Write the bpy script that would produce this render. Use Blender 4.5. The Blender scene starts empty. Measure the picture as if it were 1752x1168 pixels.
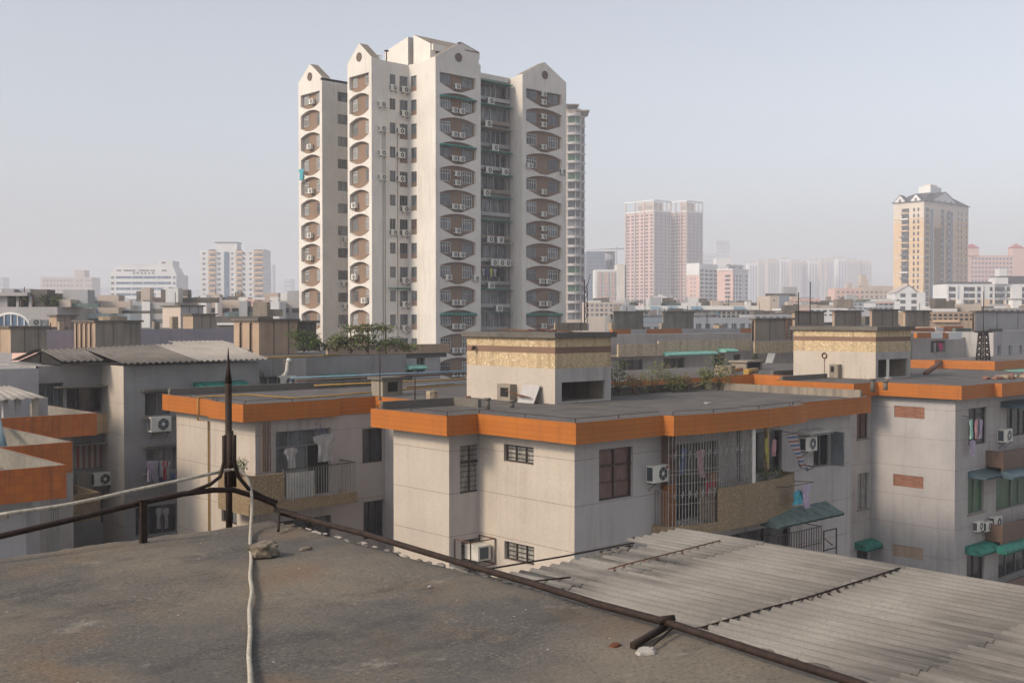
import bpy, math, random
from math import radians, sin, cos, pi, sqrt
random.seed(7)
S = bpy.context.scene
COL = S.collection
# ---------------------------------------------------------------- camera (eye at the origin, ground 26 m below)
FPX, CX, CY, HY = 1906.0, 876.0, 584.0, 545.0
PIT = math.atan((CY-HY)/FPX)
_n = math.hypot(.6717, .7408); FX, FY = .6717/_n, .7408/_n; RX, RY = FY, -FX
cam = bpy.data.cameras.new('camera'); camo = bpy.data.objects.new('camera', cam); COL.objects.link(camo)
cam.sensor_width = 36; cam.lens = FPX/1752*36; cam.clip_start = .05; cam.clip_end = 20000
camo.rotation_euler = (pi/2-PIT, 0, math.atan2(FY, FX)-pi/2)
S.camera = camo
# ---------------------------------------------------------------- sky, sun, exposure
SUN_EL, SUN_AZ = radians(34), radians(-80)      # azimuth from +Y towards +X
w = bpy.data.worlds.new('World'); S.world = w; w.use_nodes = True
nt = w.node_tree; bg = nt.nodes['Background']
sky = nt.nodes.new('ShaderNodeTexSky'); sky.sky_type = 'NISHITA'; sky.sun_disc = False
sky.sun_elevation = SUN_EL; sky.sun_rotation = SUN_AZ; sky.dust_density = 3.0; sky.air_density = 1.0; sky.ozone_density = 2.0
hs = nt.nodes.new('ShaderNodeHueSaturation'); hs.inputs['Saturation'].default_value = .38; nt.links.new(sky.outputs[0], hs.inputs['Color']); nt.links.new(hs.outputs[0], bg.inputs[0]); bg.inputs[1].default_value = .14
sl = bpy.data.lights.new('sun', 'SUN'); so = bpy.data.objects.new('sun', sl); COL.objects.link(so)
sl.energy = 2.1; sl.angle = radians(10); sl.color = (1, .80, .59)
sd = (sin(SUN_AZ)*cos(SUN_EL), cos(SUN_AZ)*cos(SUN_EL), sin(SUN_EL))
import mathutils
so.rotation_euler = mathutils.Vector(sd).to_track_quat('Z', 'Y').to_euler()
S.view_settings.view_transform = 'Standard'; S.view_settings.look = 'None'
S.view_settings.exposure = 0.42; S.view_settings.gamma = 1
try: S.cycles.volume_bounces = 2
except Exception: pass

# ---------------------------------------------------------------- measuring helpers (pixel of the photo -> point on a real plane)
def ray(px, py):
    a = px-CX; b = CY-py
    F = FPX*cos(PIT)+b*sin(PIT); U = -FPX*sin(PIT)+b*cos(PIT)
    return (F*FX+a*RX, F*FY+a*RY, U)
def onz(px, py, z): d = ray(px, py); t = z/d[2]; return (d[0]*t, d[1]*t, z)
def onx(px, py, x): d = ray(px, py); t = x/d[0]; return (x, d[1]*t, d[2]*t)
def ony(px, py, y): d = ray(px, py); t = y/d[1]; return (d[0]*t, y, d[2]*t)
def ond(px, py, D): d = ray(px, py); t = D/(d[0]*FX+d[1]*FY); return (d[0]*t, d[1]*t, d[2]*t)

# ---------------------------------------------------------------- materials
MATS = {}
def nodes(name):
    m = bpy.data.materials.new(name); m.use_nodes = True; MATS[name] = m
    n = m.node_tree.nodes; return m, n, m.node_tree.links, n['Principled BSDF']
def lin(c): return tuple(pow(max(v, 0), 1) for v in c)
def mixn(n, l, fac, a, b):
    x = n.new('ShaderNodeMix'); x.data_type = 'RGBA'
    if hasattr(fac, 'links'): l.new(fac, x.inputs[0])
    else: x.inputs[0].default_value = fac
    for i, v in ((6, a), (7, b)):
        if hasattr(v, 'links'): l.new(v, x.inputs[i])
        else: x.inputs[i].default_value = (*v, 1)
    return x.outputs[2]
def ramp(n, l, src, p0, p1):
    r = n.new('ShaderNodeMapRange'); l.new(src, r.inputs[0]); r.inputs[1].default_value = p0; r.inputs[2].default_value = p1
    return r.outputs[0]
def noise(n, l, vec, sc, det=6, rough=.6):
    x = n.new('ShaderNodeTexNoise'); x.inputs['Scale'].default_value = sc; x.inputs['Detail'].default_value = det; x.inputs['Roughness'].default_value = rough
    l.new(vec, x.inputs['Vector']); return x.outputs['Fac']
def mapping(n, l, vec, sc):
    x = n.new('ShaderNodeMapping'); x.inputs['Scale'].default_value = sc; l.new(vec, x.inputs['Vector']); return x.outputs[0]
def geo(n): return n.new('ShaderNodeNewGeometry').outputs['Position']
def plaster(name, c, c2=None, streak=.5, sc=.6, rough=.9, fine=30, bump=.15, stain=(.10, .09, .08), dirt=0.0, smin=.5):
    """weathered surface: soft patches, vertical run-off streaks, fine grain"""
    m, n, l, b = nodes(name); p = geo(n)
    c2 = c2 or tuple(v*.72 for v in c)
    f1 = ramp(n, l, noise(n, l, p, sc), .35, .7)
    col = mixn(n, l, f1, c, c2)
    if streak > 0:
        st = noise(n, l, mapping(n, l, p, (2.6, 2.6, .16)), 1.3, 5, .7)
        big = noise(n, l, p, .22, 3)
        mul = n.new('ShaderNodeMath'); mul.operation = 'MULTIPLY'
        l.new(ramp(n, l, st, smin, .78), mul.inputs[0]); l.new(ramp(n, l, big, .35, .65), mul.inputs[1])
        m2 = n.new('ShaderNodeMath'); m2.operation = 'MULTIPLY'; l.new(mul.outputs[0], m2.inputs[0]); m2.inputs[1].default_value = streak
        col = mixn(n, l, m2.outputs[0], col, stain)
    if dirt > 0:
        d = ramp(n, l, noise(n, l, p, 7, 8, .75), .5, .75)
        m3 = n.new('ShaderNodeMath'); m3.operation = 'MULTIPLY'; l.new(d, m3.inputs[0]); m3.inputs[1].default_value = dirt
        col = mixn(n, l, m3.outputs[0], col, stain)
    fn = noise(n, l, p, fine, 4)
    col = mixn(n, l, ramp(n, l, fn, .3, .7), col, mixn(n, l, .12, col, (0, 0, 0)))
    l.new(col, b.inputs['Base Color']); b.inputs['Roughness'].default_value = rough
    b.inputs['Specular IOR Level'].default_value = .25
    bp = n.new('ShaderNodeBump'); bp.inputs['Strength'].default_value = bump; bp.inputs['Distance'].default_value = .02
    l.new(fn, bp.inputs['Height']); l.new(bp.outputs[0], b.inputs['Normal'])
    return m
def plain(name, c, rough=.6, metal=0, var=.15, sc=3.0, spec=.4):
    m, n, l, b = nodes(name); p = geo(n)
    f = ramp(n, l, noise(n, l, p, sc), .3, .7)
    l.new(mixn(n, l, f, c, tuple(v*(1-var*2) for v in c)), b.inputs['Base Color'])
    b.inputs['Roughness'].default_value = rough; b.inputs['Metallic'].default_value = metal; b.inputs['Specular IOR Level'].default_value = spec
    return m
def wallcoord(n, l, sx=1, sz=1):
    s = n.new('ShaderNodeSeparateXYZ'); l.new(geo(n), s.inputs[0])
    a = n.new('ShaderNodeMath'); a.operation = 'ADD'; l.new(s.outputs[0], a.inputs[0]); l.new(s.outputs[1], a.inputs[1])
    c = n.new('ShaderNodeCombineXYZ'); l.new(a.outputs[0], c.inputs[0]); l.new(s.outputs[2], c.inputs[1])
    return c.outputs[0]
def brick(name, c1, c2, mortar, bw, bh, ms=.01, rough=.6, streak=.3, offset=.5, spec=.4, stain=(.06, .04, .03), base=None):
    m, n, l, b = nodes(name); v = wallcoord(n, l)
    t = n.new('ShaderNodeTexBrick'); l.new(v, t.inputs['Vector']); t.offset = offset
    t.inputs['Scale'].default_value = 1; t.inputs['Brick Width'].default_value = bw; t.inputs['Row Height'].default_value = bh
    t.inputs['Mortar Size'].default_value = ms; t.inputs['Mortar Smooth'].default_value = .3
    t.inputs['Color1'].default_value = (*c1, 1); t.inputs['Color2'].default_value = (*c2, 1); t.inputs['Mortar'].default_value = (*mortar, 1)
    p = geo(n)
    st = noise(n, l, mapping(n, l, p, (3, 3, .3)), 1.6, 6, .7)
    m2 = n.new('ShaderNodeMath'); m2.operation = 'MULTIPLY'; l.new(ramp(n, l, st, .52, .75), m2.inputs[0]); m2.inputs[1].default_value = streak
    col = mixn(n, l, m2.outputs[0], t.outputs['Color'], stain)
    big = ramp(n, l, noise(n, l, p, .8), .35, .7)
    col = mixn(n, l, big, col, mixn(n, l, .14, col, (0, 0, 0)))
    l.new(col, b.inputs['Base Color']); b.inputs['Roughness'].default_value = rough; b.inputs['Specular IOR Level'].default_value = spec
    return m
def chips(name, ca, cb, cc, sc, streak=.35):
    """stone-chip render: small voronoi stones of three tones"""
    m, n, l, b = nodes(name); p = geo(n)
    v = n.new('ShaderNodeTexVoronoi'); v.inputs['Scale'].default_value = sc; l.new(p, v.inputs['Vector'])
    s = n.new('ShaderNodeSeparateColor'); l.new(v.outputs['Color'], s.inputs[0])
    col = mixn(n, l, ramp(n, l, s.outputs[0], .2, .8), ca, cb)
    col = mixn(n, l, ramp(n, l, s.outputs[1], .86, .9), col, cc)
    col = mixn(n, l, ramp(n, l, v.outputs['Distance'], .35, .7), col, tuple(x*.72 for x in ca))
    st = noise(n, l, mapping(n, l, p, (2.2, 2.2, .12)), 1.2, 5, .7)
    m2 = n.new('ShaderNodeMath'); m2.operation = 'MULTIPLY'; l.new(ramp(n, l, st, .5, .7), m2.inputs[0]); m2.inputs[1].default_value = streak
    col = mixn(n, l, m2.outputs[0], col, (.12, .06, .025))
    l.new(col, b.inputs['Base Color']); b.inputs['Roughness'].default_value = .85
    bp = n.new('ShaderNodeBump'); bp.inputs['Strength'].default_value = .5; bp.inputs['Distance'].default_value = .02
    l.new(v.outputs['Distance'], bp.inputs['Height']); l.new(bp.outputs[0], b.inputs['Normal'])
    return m
def glass(name, c, c2, sc=1.2, rough=.15):
    m, n, l, b = nodes(name); p = geo(n)
    f = ramp(n, l, noise(n, l, mapping(n, l, p, (1, 1, .4)), sc, 3), .4, .6)
    l.new(mixn(n, l, f, c, c2), b.inputs['Base Color']); b.inputs['Roughness'].default_value = rough; b.inputs['Specular IOR Level'].default_value = .5
    return m
def leaf(name, c, c2):
    m, n, l, b = nodes(name); p = geo(n)
    f = ramp(n, l, noise(n, l, p, 2.2, 5), .35, .65)
    l.new(mixn(n, l, f, c, c2), b.inputs['Base Color']); b.inputs['Roughness'].default_value = .8; b.inputs['Specular IOR Level'].default_value = .2
    return m
def banded(name, cols, period, axis=2, rough=.6):
    """cloth stripes"""
    m, n, l, b = nodes(name); s = n.new('ShaderNodeSeparateXYZ'); l.new(geo(n), s.inputs[0])
    src = s.outputs[axis]
    if axis == 0:
        a = n.new('ShaderNodeMath'); a.operation = 'ADD'; l.new(s.outputs[0], a.inputs[0]); l.new(s.outputs[1], a.inputs[1]); src = a.outputs[0]
    d = n.new('ShaderNodeMath'); d.operation = 'MULTIPLY'; l.new(src, d.inputs[0]); d.inputs[1].default_value = 1/period
    fr = n.new('ShaderNodeMath'); fr.operation = 'FRACT'; l.new(d.outputs[0], fr.inputs[0])
    r = n.new('ShaderNodeValToRGB'); r.color_ramp.interpolation = 'CONSTANT'; l.new(fr.outputs[0], r.inputs[0])
    e = r.color_ramp.elements; e[0].color = (*cols[0], 1); e[0].position = 0; e[1].color = (*cols[1], 1); e[1].position = 1/len(cols)
    for i in range(2, len(cols)): x = e.new(i/len(cols)); x.color = (*cols[i], 1)
    l.new(r.outputs[0], b.inputs['Base Color']); b.inputs['Roughness'].default_value = .9
    return m
def slabmat():
    m, n, l, b = nodes('old_cement'); p = geo(n)
    big = ramp(n, l, noise(n, l, p, .9, 7, .62), .42, .6)
    col = mixn(n, l, big, (.175, .152, .122), (.105, .099, .092))
    br = ramp(n, l, noise(n, l, mapping(n, l, p, (1, .7, 1)), 2.3, 8, .65), .52, .72)
    col = mixn(n, l, br, col, (.175, .125, .085))
    dk = ramp(n, l, noise(n, l, mapping(n, l, p, (.8, 1.6, 1)), 1.7, 10, .72), .53, .72)
    col = mixn(n, l, dk, col, (.050, .049, .050))
    pale = ramp(n, l, noise(n, l, mapping(n, l, p, (1, 1.3, 1)), 3.1, 10, .75), .6, .74)
    col = mixn(n, l, pale, col, (.30, .275, .235))
    sp = ramp(n, l, noise(n, l, p, 60, 7, .8), .50, .72)
    sp3 = n.new('ShaderNodeMath'); sp3.operation = 'MULTIPLY'; l.new(sp, sp3.inputs[0]); l.new(ramp(n, l, noise(n, l, p, 3.5, 5, .7), .35, .65), sp3.inputs[1])
    col = mixn(n, l, sp3.outputs[0], col, (.30, .265, .21))
    sp2 = ramp(n, l, noise(n, l, p, 85, 6, .75), .53, .72)
    col = mixn(n, l, sp2, col, (.03, .028, .026))
    v = n.new('ShaderNodeTexVoronoi'); v.inputs['Scale'].default_value = 11; l.new(p, v.inputs['Vector'])
    wh = n.new('ShaderNodeMath'); wh.operation = 'LESS_THAN'; l.new(v.outputs['Distance'], wh.inputs[0]); wh.inputs[1].default_value = .045
    col = mixn(n, l, wh.outputs[0], col, (.42, .41, .38))
    l.new(col, b.inputs['Base Color']); b.inputs['Roughness'].default_value = .95; b.inputs['Specular IOR Level'].default_value = .15
    bp = n.new('ShaderNodeBump'); bp.inputs['Strength'].default_value = .42; bp.inputs['Distance'].default_value = .009
    l.new(noise(n, l, p, 40, 8, .7), bp.inputs['Height']); l.new(bp.outputs[0], b.inputs['Normal'])
slabmat()
def corrmat(name, c, c2, dark, dk=.7):
    m, n, l, b = nodes(name); p = geo(n)
    col = mixn(n, l, ramp(n, l, noise(n, l, p, .9, 6), .35, .68), c, c2)
    st = ramp(n, l, noise(n, l, mapping(n, l, p, (4.5, .22, 1)), 1.5, 6, .7), .44, .66)
    st2 = ramp(n, l, noise(n, l, p, .30, 3), .46, .58)
    mm = n.new('ShaderNodeMath'); mm.operation = 'MULTIPLY'; l.new(st, mm.inputs[0]); l.new(st2, mm.inputs[1])
    m3 = n.new('ShaderNodeMath'); m3.operation = 'MULTIPLY'; l.new(mm.outputs[0], m3.inputs[0]); m3.inputs[1].default_value = dk
    col = mixn(n, l, m3.outputs[0], col, dark)
    s = n.new('ShaderNodeSeparateXYZ'); l.new(p, s.inputs[0])
    gr = ramp(n, l, noise(n, l, p, 35, 6, .7), .5, .75)
    col = mixn(n, l, gr, col, tuple(v*.6 for v in c))
    l.new(col, b.inputs['Base Color']); b.inputs['Roughness'].default_value = .9; b.inputs['Specular IOR Level'].default_value = .2
corrmat('asbestos', (.25, .235, .213), (.17, .16, .146), (.04, .039, .039), 1.0)
corrmat('asbestos_dark', (.17, .155, .14), (.12, .11, .10), (.05, .048, .045))
corrmat('asbestos_pale', (.36, .335, .30), (.27, .25, .23), (.12, .11, .10))
plaster('cream_wall_lit', (.50, .445, .38), (.44, .39, .335), .75, stain=(.30, .25, .20), fine=14, smin=.46)  # sunlit wall faces: the sunlight is put into a warmer, lighter colour
plaster('shaded_side_wall', (.44, .41, .39), (.37, .345, .33), .95, stain=(.20, .17, .15), smin=.46)  # shaded faces of the same walls: shade put into a greyer colour
plaster('grey_wall', (.33, .32, .31), (.24, .235, .23), .75, stain=(.10, .095, .09))
plaster('pale_wall', (.42, .405, .40), (.34, .33, .33), .65, stain=(.2, .19, .18))
plaster('concrete', (.31, .265, .21), (.21, .185, .155), .9, stain=(.06, .05, .045), smin=.4)
plaster('concrete_warm', (.42, .31, .22), (.33, .25, .19), .7, stain=(.15, .11, .08), smin=.42)
plaster('concrete_dark', (.16, .145, .125), (.10, .093, .083), .8, stain=(.04, .038, .035), dirt=.5)
plaster('roof_grit', (.135, .126, .12), (.078, .073, .07), 0, sc=1.1, fine=18, bump=.4, dirt=.45, stain=(.03, .03, .03))
plaster('roof_grey', (.16, .15, .145), (.11, .105, .10), 0, sc=.5, fine=12, bump=.3, dirt=.4)
plaster('tower_white', (.70, .665, .61), (.60, .57, .525), .8, sc=.25, stain=(.40, .34, .27), fine=6, smin=.5)
plaster('tower_tile', (.25, .17, .12), (.20, .14, .10), .25, sc=.5, fine=9, stain=(.12, .08, .06))
plaster('lavender', (.30, .27, .30), (.25, .23, .26), .4)
plaster('far_white', (.70, .70, .70), (.6, .6, .6), .3, sc=.1)
plaster('far_pink', (.62, .42, .36), (.55, .37, .33), .3, sc=.1)
plaster('far_peach', (.68, .47, .30), (.60, .42, .28), .3, sc=.1)
plaster('far_yellow', (.62, .45, .28), (.56, .42, .28), .3, sc=.1)
plaster('far_grey', (.40, .41, .43), (.33, .34, .36), .3, sc=.1)
plaster('far_blue', (.22, .25, .30), (.18, .20, .25), .2, sc=.1)
plaster('far_beige', (.50, .43, .37), (.44, .38, .33), .4, sc=.2)
plaster('mint_wall', (.55, .62, .64), (.48, .55, .57), .4, sc=.3)
plaster('red_roof', (.40, .12, .12), (.33, .1, .1), .2)
brick('orange_tile', (.41, .128, .010), (.375, .114, .010), (.22, .06, .012), 1.9, .165, .006, rough=.6, streak=.35, offset=0, stain=(.14, .06, .03))
brick('orange_tile_old', (.42, .118, .014), (.35, .092, .015), (.24, .075, .018), .22, .21, .006, rough=.6, streak=.75, offset=0, stain=(.06, .035, .02))
brick('brown_tile', (.15, .09, .065), (.13, .08, .055), (.09, .06, .045), .2, .1, .006, streak=.2)
brick('wood_tile', (.30, .11, .02), (.26, .09, .02), (.10, .04, .01), .1, .4, .006, streak=.2, offset=0)
brick('red_brick', (.20, .075, .045), (.27, .12, .08), (.26, .20, .16), .24, .085, .006, rough=.9, streak=.5)
brick('tan_brick', (.48, .34, .17), (.40, .28, .15), (.25, .18, .1), .2, .1, .008, streak=.5)
chips('tan_chips', (.56, .43, .26), (.48, .365, .215), (.66, .55, .37), 11, .5)
chips('stone_chips', (.29, .21, .12), (.18, .125, .07), (.42, .34, .22), 30, .25)
chips('cream_band', (.52, .41, .28), (.45, .35, .24), (.58, .49, .35), 10, .6)
plaster('stained_wall', (.27, .25, .21), (.17, .16, .135), 1.0, stain=(.05, .045, .04), smin=.36, dirt=.7)
plaster('far_cream', (.64, .56, .47), (.58, .51, .44), .3, sc=.1)
plaster('far_mauve', (.42, .33, .32), (.36, .29, .29), .3, sc=.1)
plain('dark_roof', (.07, .066, .08), .7)
plaster('brown_band', (.22, .14, .10), (.19, .12, .085), .5)
glass('glass_dark', (.012, .014, .016), (.05, .055, .06))
glass('glass_grey', (.07, .08, .085), (.18, .20, .21))
glass('glass_curtain', (.10, .055, .045), (.16, .09, .075), 6, .3)
glass('glass_green', (.02, .07, .03), (.03, .12, .05), 2, .3)
glass('glass_pale', (.20, .20, .18), (.34, .33, .29), 5, .3)
glass('glass_blue', (.05, .09, .15), (.12, .18, .26), 1)
glass('glass_city', (.06, .07, .085), (.16, .17, .19), .4, .3)
banded('curtain_red', [(.45, .38, .33), (.35, .08, .06), (.5, .45, .38), (.30, .12, .10)], .55, 0)
banded('blanket', [(.42, .38, .36), (.25, .12, .10), (.38, .35, .33), (.08, .13, .26)], .30, 2)
plain('frame_dark', (.05, .035, .03), .5)
plain('frame_white', (.55, .55, .52), .5)
plain('frame_grey', (.22, .22, .215), .5)
plain('grille_metal', (.34, .32, .29), .6, 0, .25, 6)
plain('rust', (.045, .028, .022), .75, .3, .3, 40)
plain('rust_red', (.16, .06, .025), .9, 0, .3, 30)
plain('white_metal', (.62, .60, .54), .45)
plain('ac_white', (.66, .64, .57), .45, 0, .08, 5)
plain('ac_dark', (.06, .075, .09), .5)
plain('rope', (.50, .46, .38), .95, 0, .25, 60)
plain('stone', (.24, .20, .15), .95, 0, .4, 25)
plain('awning_green', (.025, .23, .18), .6, 0, .32, 2.5)
plain('awning_mint', (.22, .50, .42), .6, 0, .15)
plain('awning_blue', (.07, .12, .15), .4, 0, .2)
plain('awning_slate', (.13, .19, .175), .6, 0, .3)
plain('dark_void', (.012, .011, .010), .9)
plain('joint', (.27, .215, .185), .9)
plain('pipe_yellow', (.42, .25, .05), .6, 0, .2)
plain('pipe_brown', (.12, .075, .05), .7)
plain('pipe_blue', (.18, .28, .36), .5)
plain('cloth_white', (.40, .385, .375), .95); plain('cloth_pink', (.55, .30, .32), .95); plain('cloth_blue', (.06, .10, .22), .95)
plain('cloth_red', (.42, .02, .03), .95); plain('cloth_teal', (.08, .36, .44), .95); plain('cloth_lilac', (.42, .35, .46), .95)
plain('cloth_yellow', (.5, .48, .12), .95); plain('cloth_mint', (.35, .60, .52), .95); plain('cloth_magenta', (.55, .05, .18), .95); plain('cloth_black', (.02, .02, .025), .95)
plain('plastic_blue', (.05, .09, .22), .4); plain('debris', (.25, .13, .09), .95, 0, .3, 8); plain('debris_pale', (.42, .34, .24), .9, 0, .3, 8)
plain('wood', (.22, .14, .09), .9, 0, .3, 8)
leaf('leaf', (.055, .085, .022), (.11, .14, .045)); leaf('leaf_dark', (.028, .048, .018), (.05, .07, .025)); leaf('leaf_dry', (.16, .13, .06), (.10, .10, .04)); leaf('leaf_far', (.05, .07, .05), (.08, .10, .07))
plain('pale_city_ground', (.25, .24, .23), .95);  # pale city ground, lightened to reflect light up into the haze

# ---------------------------------------------------------------- mesh builder
def root_of(o):
    while o.parent: o = o.parent
    return o
class MB:
    def __init__(s): s.v = []; s.f = []; s.m = []; s.sm = []; s.mats = []
    def mi(s, m):
        if m not in s.mats: s.mats.append(m)
        return s.mats.index(m)
    def face(s, pts, m, smooth=False):
        b = len(s.v); s.v += [tuple(p) for p in pts]; s.f.append(tuple(range(b, b+len(pts)))); s.m.append(s.mi(m)); s.sm.append(smooth)
    def box(s, x0, x1, y0, y1, z0, z1, m, skip=''):
        if x0 > x1: x0, x1 = x1, x0
        if y0 > y1: y0, y1 = y1, y0
        if z0 > z1: z0, z1 = z1, z0
        a = [(x0,y0,z0),(x1,y0,z0),(x1,y1,z0),(x0,y1,z0),(x0,y0,z1),(x1,y0,z1),(x1,y1,z1),(x0,y1,z1)]
        b = len(s.v); s.v += a
        for k, f in (('b',(0,3,2,1)),('t',(4,5,6,7)),('y',(0,1,5,4)),('X',(1,2,6,5)),('Y',(2,3,7,6)),('x',(3,0,4,7))):
            if k in skip: continue
            s.f.append(tuple(b+i for i in f)); s.m.append(s.mi(m)); s.sm.append(False)
        return s
    def prism(s, poly, z0, z1, m, mt=None, mb=None, sides=True):
        n = len(poly)
        ar = sum(poly[i][0]*poly[(i+1)%n][1]-poly[(i+1)%n][0]*poly[i][1] for i in range(n))
        if ar < 0: poly = poly[::-1]
        s.face([(x, y, z1) for x, y in poly], mt or m); s.face([(x, y, z0) for x, y in poly[::-1]], mb or m)
        if sides:
            for i in range(n):
                a, b = poly[i], poly[(i+1)%n]; s.face([(a[0],a[1],z0),(b[0],b[1],z0),(b[0],b[1],z1),(a[0],a[1],z1)], m)
        return s
    def tube(s, pts, r, m, n=8, r1=None, caps=True):
        P = [mathutils.Vector(p) for p in pts]; k = len(P); b = len(s.v); up = None
        for i, p in enumerate(P):
            t = (P[min(i+1,k-1)]-P[max(i-1,0)]).normalized()
            if up is None: up = t.orthogonal().normalized()
            else:
                up = (up-t*up.dot(t)); up = up.normalized() if up.length > 1e-6 else t.orthogonal().normalized()
            q = t.cross(up); rr = r if r1 is None else r+(r1-r)*i/(k-1)
            for j in range(n):
                a = 2*pi*j/n; s.v.append(tuple(p+up*(cos(a)*rr)+q*(sin(a)*rr)))
        mi = s.mi(m)
        for i in range(k-1):
            for j in range(n):
                s.f.append((b+i*n+j, b+i*n+(j+1)%n, b+(i+1)*n+(j+1)%n, b+(i+1)*n+j)); s.m.append(mi); s.sm.append(True)
        if caps:
            s.f.append(tuple(b+j for j in range(n))[::-1]); s.m.append(mi); s.sm.append(False)
            s.f.append(tuple(b+(k-1)*n+j for j in range(n))); s.m.append(mi); s.sm.append(False)
        return s
    def beam(s, a, b, w, m): return s.tube([a, b], w*.7, m, 4)
    def build(s, name, parent=None, loc=None, local=False):
        me = bpy.data.meshes.new(name)
        L = (0, 0, 0)
        if not local:
            L = tuple(root_of(parent).location) if parent else (loc or (0, 0, 0))
        me.from_pydata([(x-L[0], y-L[1], z-L[2]) for x, y, z in s.v], [], s.f)
        for k in s.mats: me.materials.append(MATS[k])
        me.polygons.foreach_set('material_index', s.m); me.polygons.foreach_set('use_smooth', s.sm)
        me.update()
        o = bpy.data.objects.new(name, me); COL.objects.link(o)
        if parent: o.parent = parent
        elif loc or not local: o.location = L
        return o
def tag(o, label=None, cat=None, group=None, kind=None):
    if label: o['label'] = label
    if cat: o['category'] = cat
    if group: o['group'] = group
    if kind: o['kind'] = kind
    return o
def thing(name, loc, label, cat, group=None, rz=0):
    o = bpy.data.objects.new(name, None); COL.objects.link(o); o.location = loc; o.rotation_euler = (0, 0, rz); o.empty_display_size = .2
    return tag(o, label, cat, group)
def copy_tree(o, loc, rz=0, label=None, group=None, scale=None):
    r = o.copy(); COL.objects.link(r); r.location = loc; r.rotation_euler = (0, 0, rz)
    if scale: r.scale = scale
    if label: r['label'] = label
    if group: r['group'] = group
    for ch in list(o.children):
        c = ch.copy(); COL.objects.link(c); c.parent = r
        for g in list(ch.children): d = g.copy(); COL.objects.link(d); d.parent = c
    return r
# a wall plane with rectangular openings; ax 'x' = plane x=c facing -X (u is y), ax 'y' = plane y=c facing -Y (u is x)
def P3(ax, c, u, z): return (c, u, z) if ax == 'x' else (u, c, z)
def wallpanel(mb, ax, c, u0, u1, z0, z1, ops, m, depth=.18, mr=None):
    if u0 > u1: u0, u1 = u1, u0
    ops = [(max(u0, min(o[0], o[1])), min(u1, max(o[0], o[1])), max(z0, min(o[2], o[3])), min(z1, max(o[2], o[3]))) for o in ops]
    ops = [o for o in ops if o[1]-o[0] > .01 and o[3]-o[2] > .01]
    us = sorted({u0, u1, *[o[0] for o in ops], *[o[1] for o in ops]})
    zs = sorted({z0, z1, *[o[2] for o in ops], *[o[3] for o in ops]})
    def q(a, b, cc, d): mb.face([a, b, cc, d] if ax == 'y' else [a, d, cc, b], m)
    for j in range(len(zs)-1):
        zc = (zs[j]+zs[j+1])/2; run = None
        for i in range(len(us)):
            solid = False
            if i < len(us)-1:
                uc = (us[i]+us[i+1])/2
                solid = not any(o[0] < uc < o[1] and o[2] < zc < o[3] for o in ops)
            if solid and run is None: run = us[i]
            if not solid and run is not None:
                q(P3(ax,c,run,zs[j]), P3(ax,c,us[i],zs[j]), P3(ax,c,us[i],zs[j+1]), P3(ax,c,run,zs[j+1])); run = None
    mr = mr or m; d = c+depth
    for a, b, e, f in ops:
        mb.face([P3(ax,c,a,e),P3(ax,c,b,e),P3(ax,d,b,e),P3(ax,d,a,e)], mr); mb.face([P3(ax,c,a,f),P3(ax,d,a,f),P3(ax,d,b,f),P3(ax,c,b,f)], mr)
        mb.face([P3(ax,c,a,e),P3(ax,d,a,e),P3(ax,d,a,f),P3(ax,c,a,f)], mr); mb.face([P3(ax,c,b,e),P3(ax,c,b,f),P3(ax,d,b,f),P3(ax,d,b,e)], mr)
def abox(mb, ax, c0, c1, u0, u1, z0, z1, m):
    if ax == 'x': mb.box(c0, c1, u0, u1, z0, z1, m)
    else: mb.box(u0, u1, c0, c1, z0, z1, m)
def window(parent, ax, c, u0, u1, z0, z1, nx=2, nz=1, fm='frame_dark', gm='glass_dark', rec=.10, fw=.045, thin=0, name='window', sill=None, back=.0):
    """frame with mullions (part) and its pane (sub-part), set rec behind the wall face"""
    if u0 > u1: u0, u1 = u1, u0
    if z0 > z1: z0, z1 = z1, z0
    b = MB(); d = c+rec
    abox(b,ax,d,d+.05,u0,u0+fw,z0,z1,fm); abox(b,ax,d,d+.05,u1-fw,u1,z0,z1,fm)
    abox(b,ax,d+.003,d+.053,u0+fw,u1-fw,z0,z0+fw,fm); abox(b,ax,d+.003,d+.053,u0+fw,u1-fw,z1-fw,z1,fm)
    for i in range(1, nx): u = u0+(u1-u0)*i/nx; abox(b,ax,d+.006,d+.05,u-fw*.45,u+fw*.45,z0+fw,z1-fw,fm)
    for i in range(1, nz): z = z0+(z1-z0)*i/nz; abox(b,ax,d+.009,d+.047,u0+fw,u1-fw,z-fw*.4,z+fw*.4,fm)
    for i in range(1, thin): z = z0+(z1-z0)*i/thin; abox(b,ax,d+.012,d+.03,u0+fw,u1-fw,z-.01,z+.01,fm)
    if sill: abox(b,ax,c-.06,d,u0-.05,u1+.05,z0-.06,z0-.004,sill)
    f = b.build(name, parent)
    g = MB(); abox(g,ax,d+.06,d+.075,u0,u1,z0,z1,gm); g.build('pane', f)
    return f
# ================================================================ GROUND, HAZE-FREE SETTING
g = MB(); g.face([(-2600,-2600,-26),(2600,-2600,-26),(2600,2600,-26),(-2600,2600,-26)], 'pale_city_ground'); tag(g.build('ground'), kind='structure')

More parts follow.
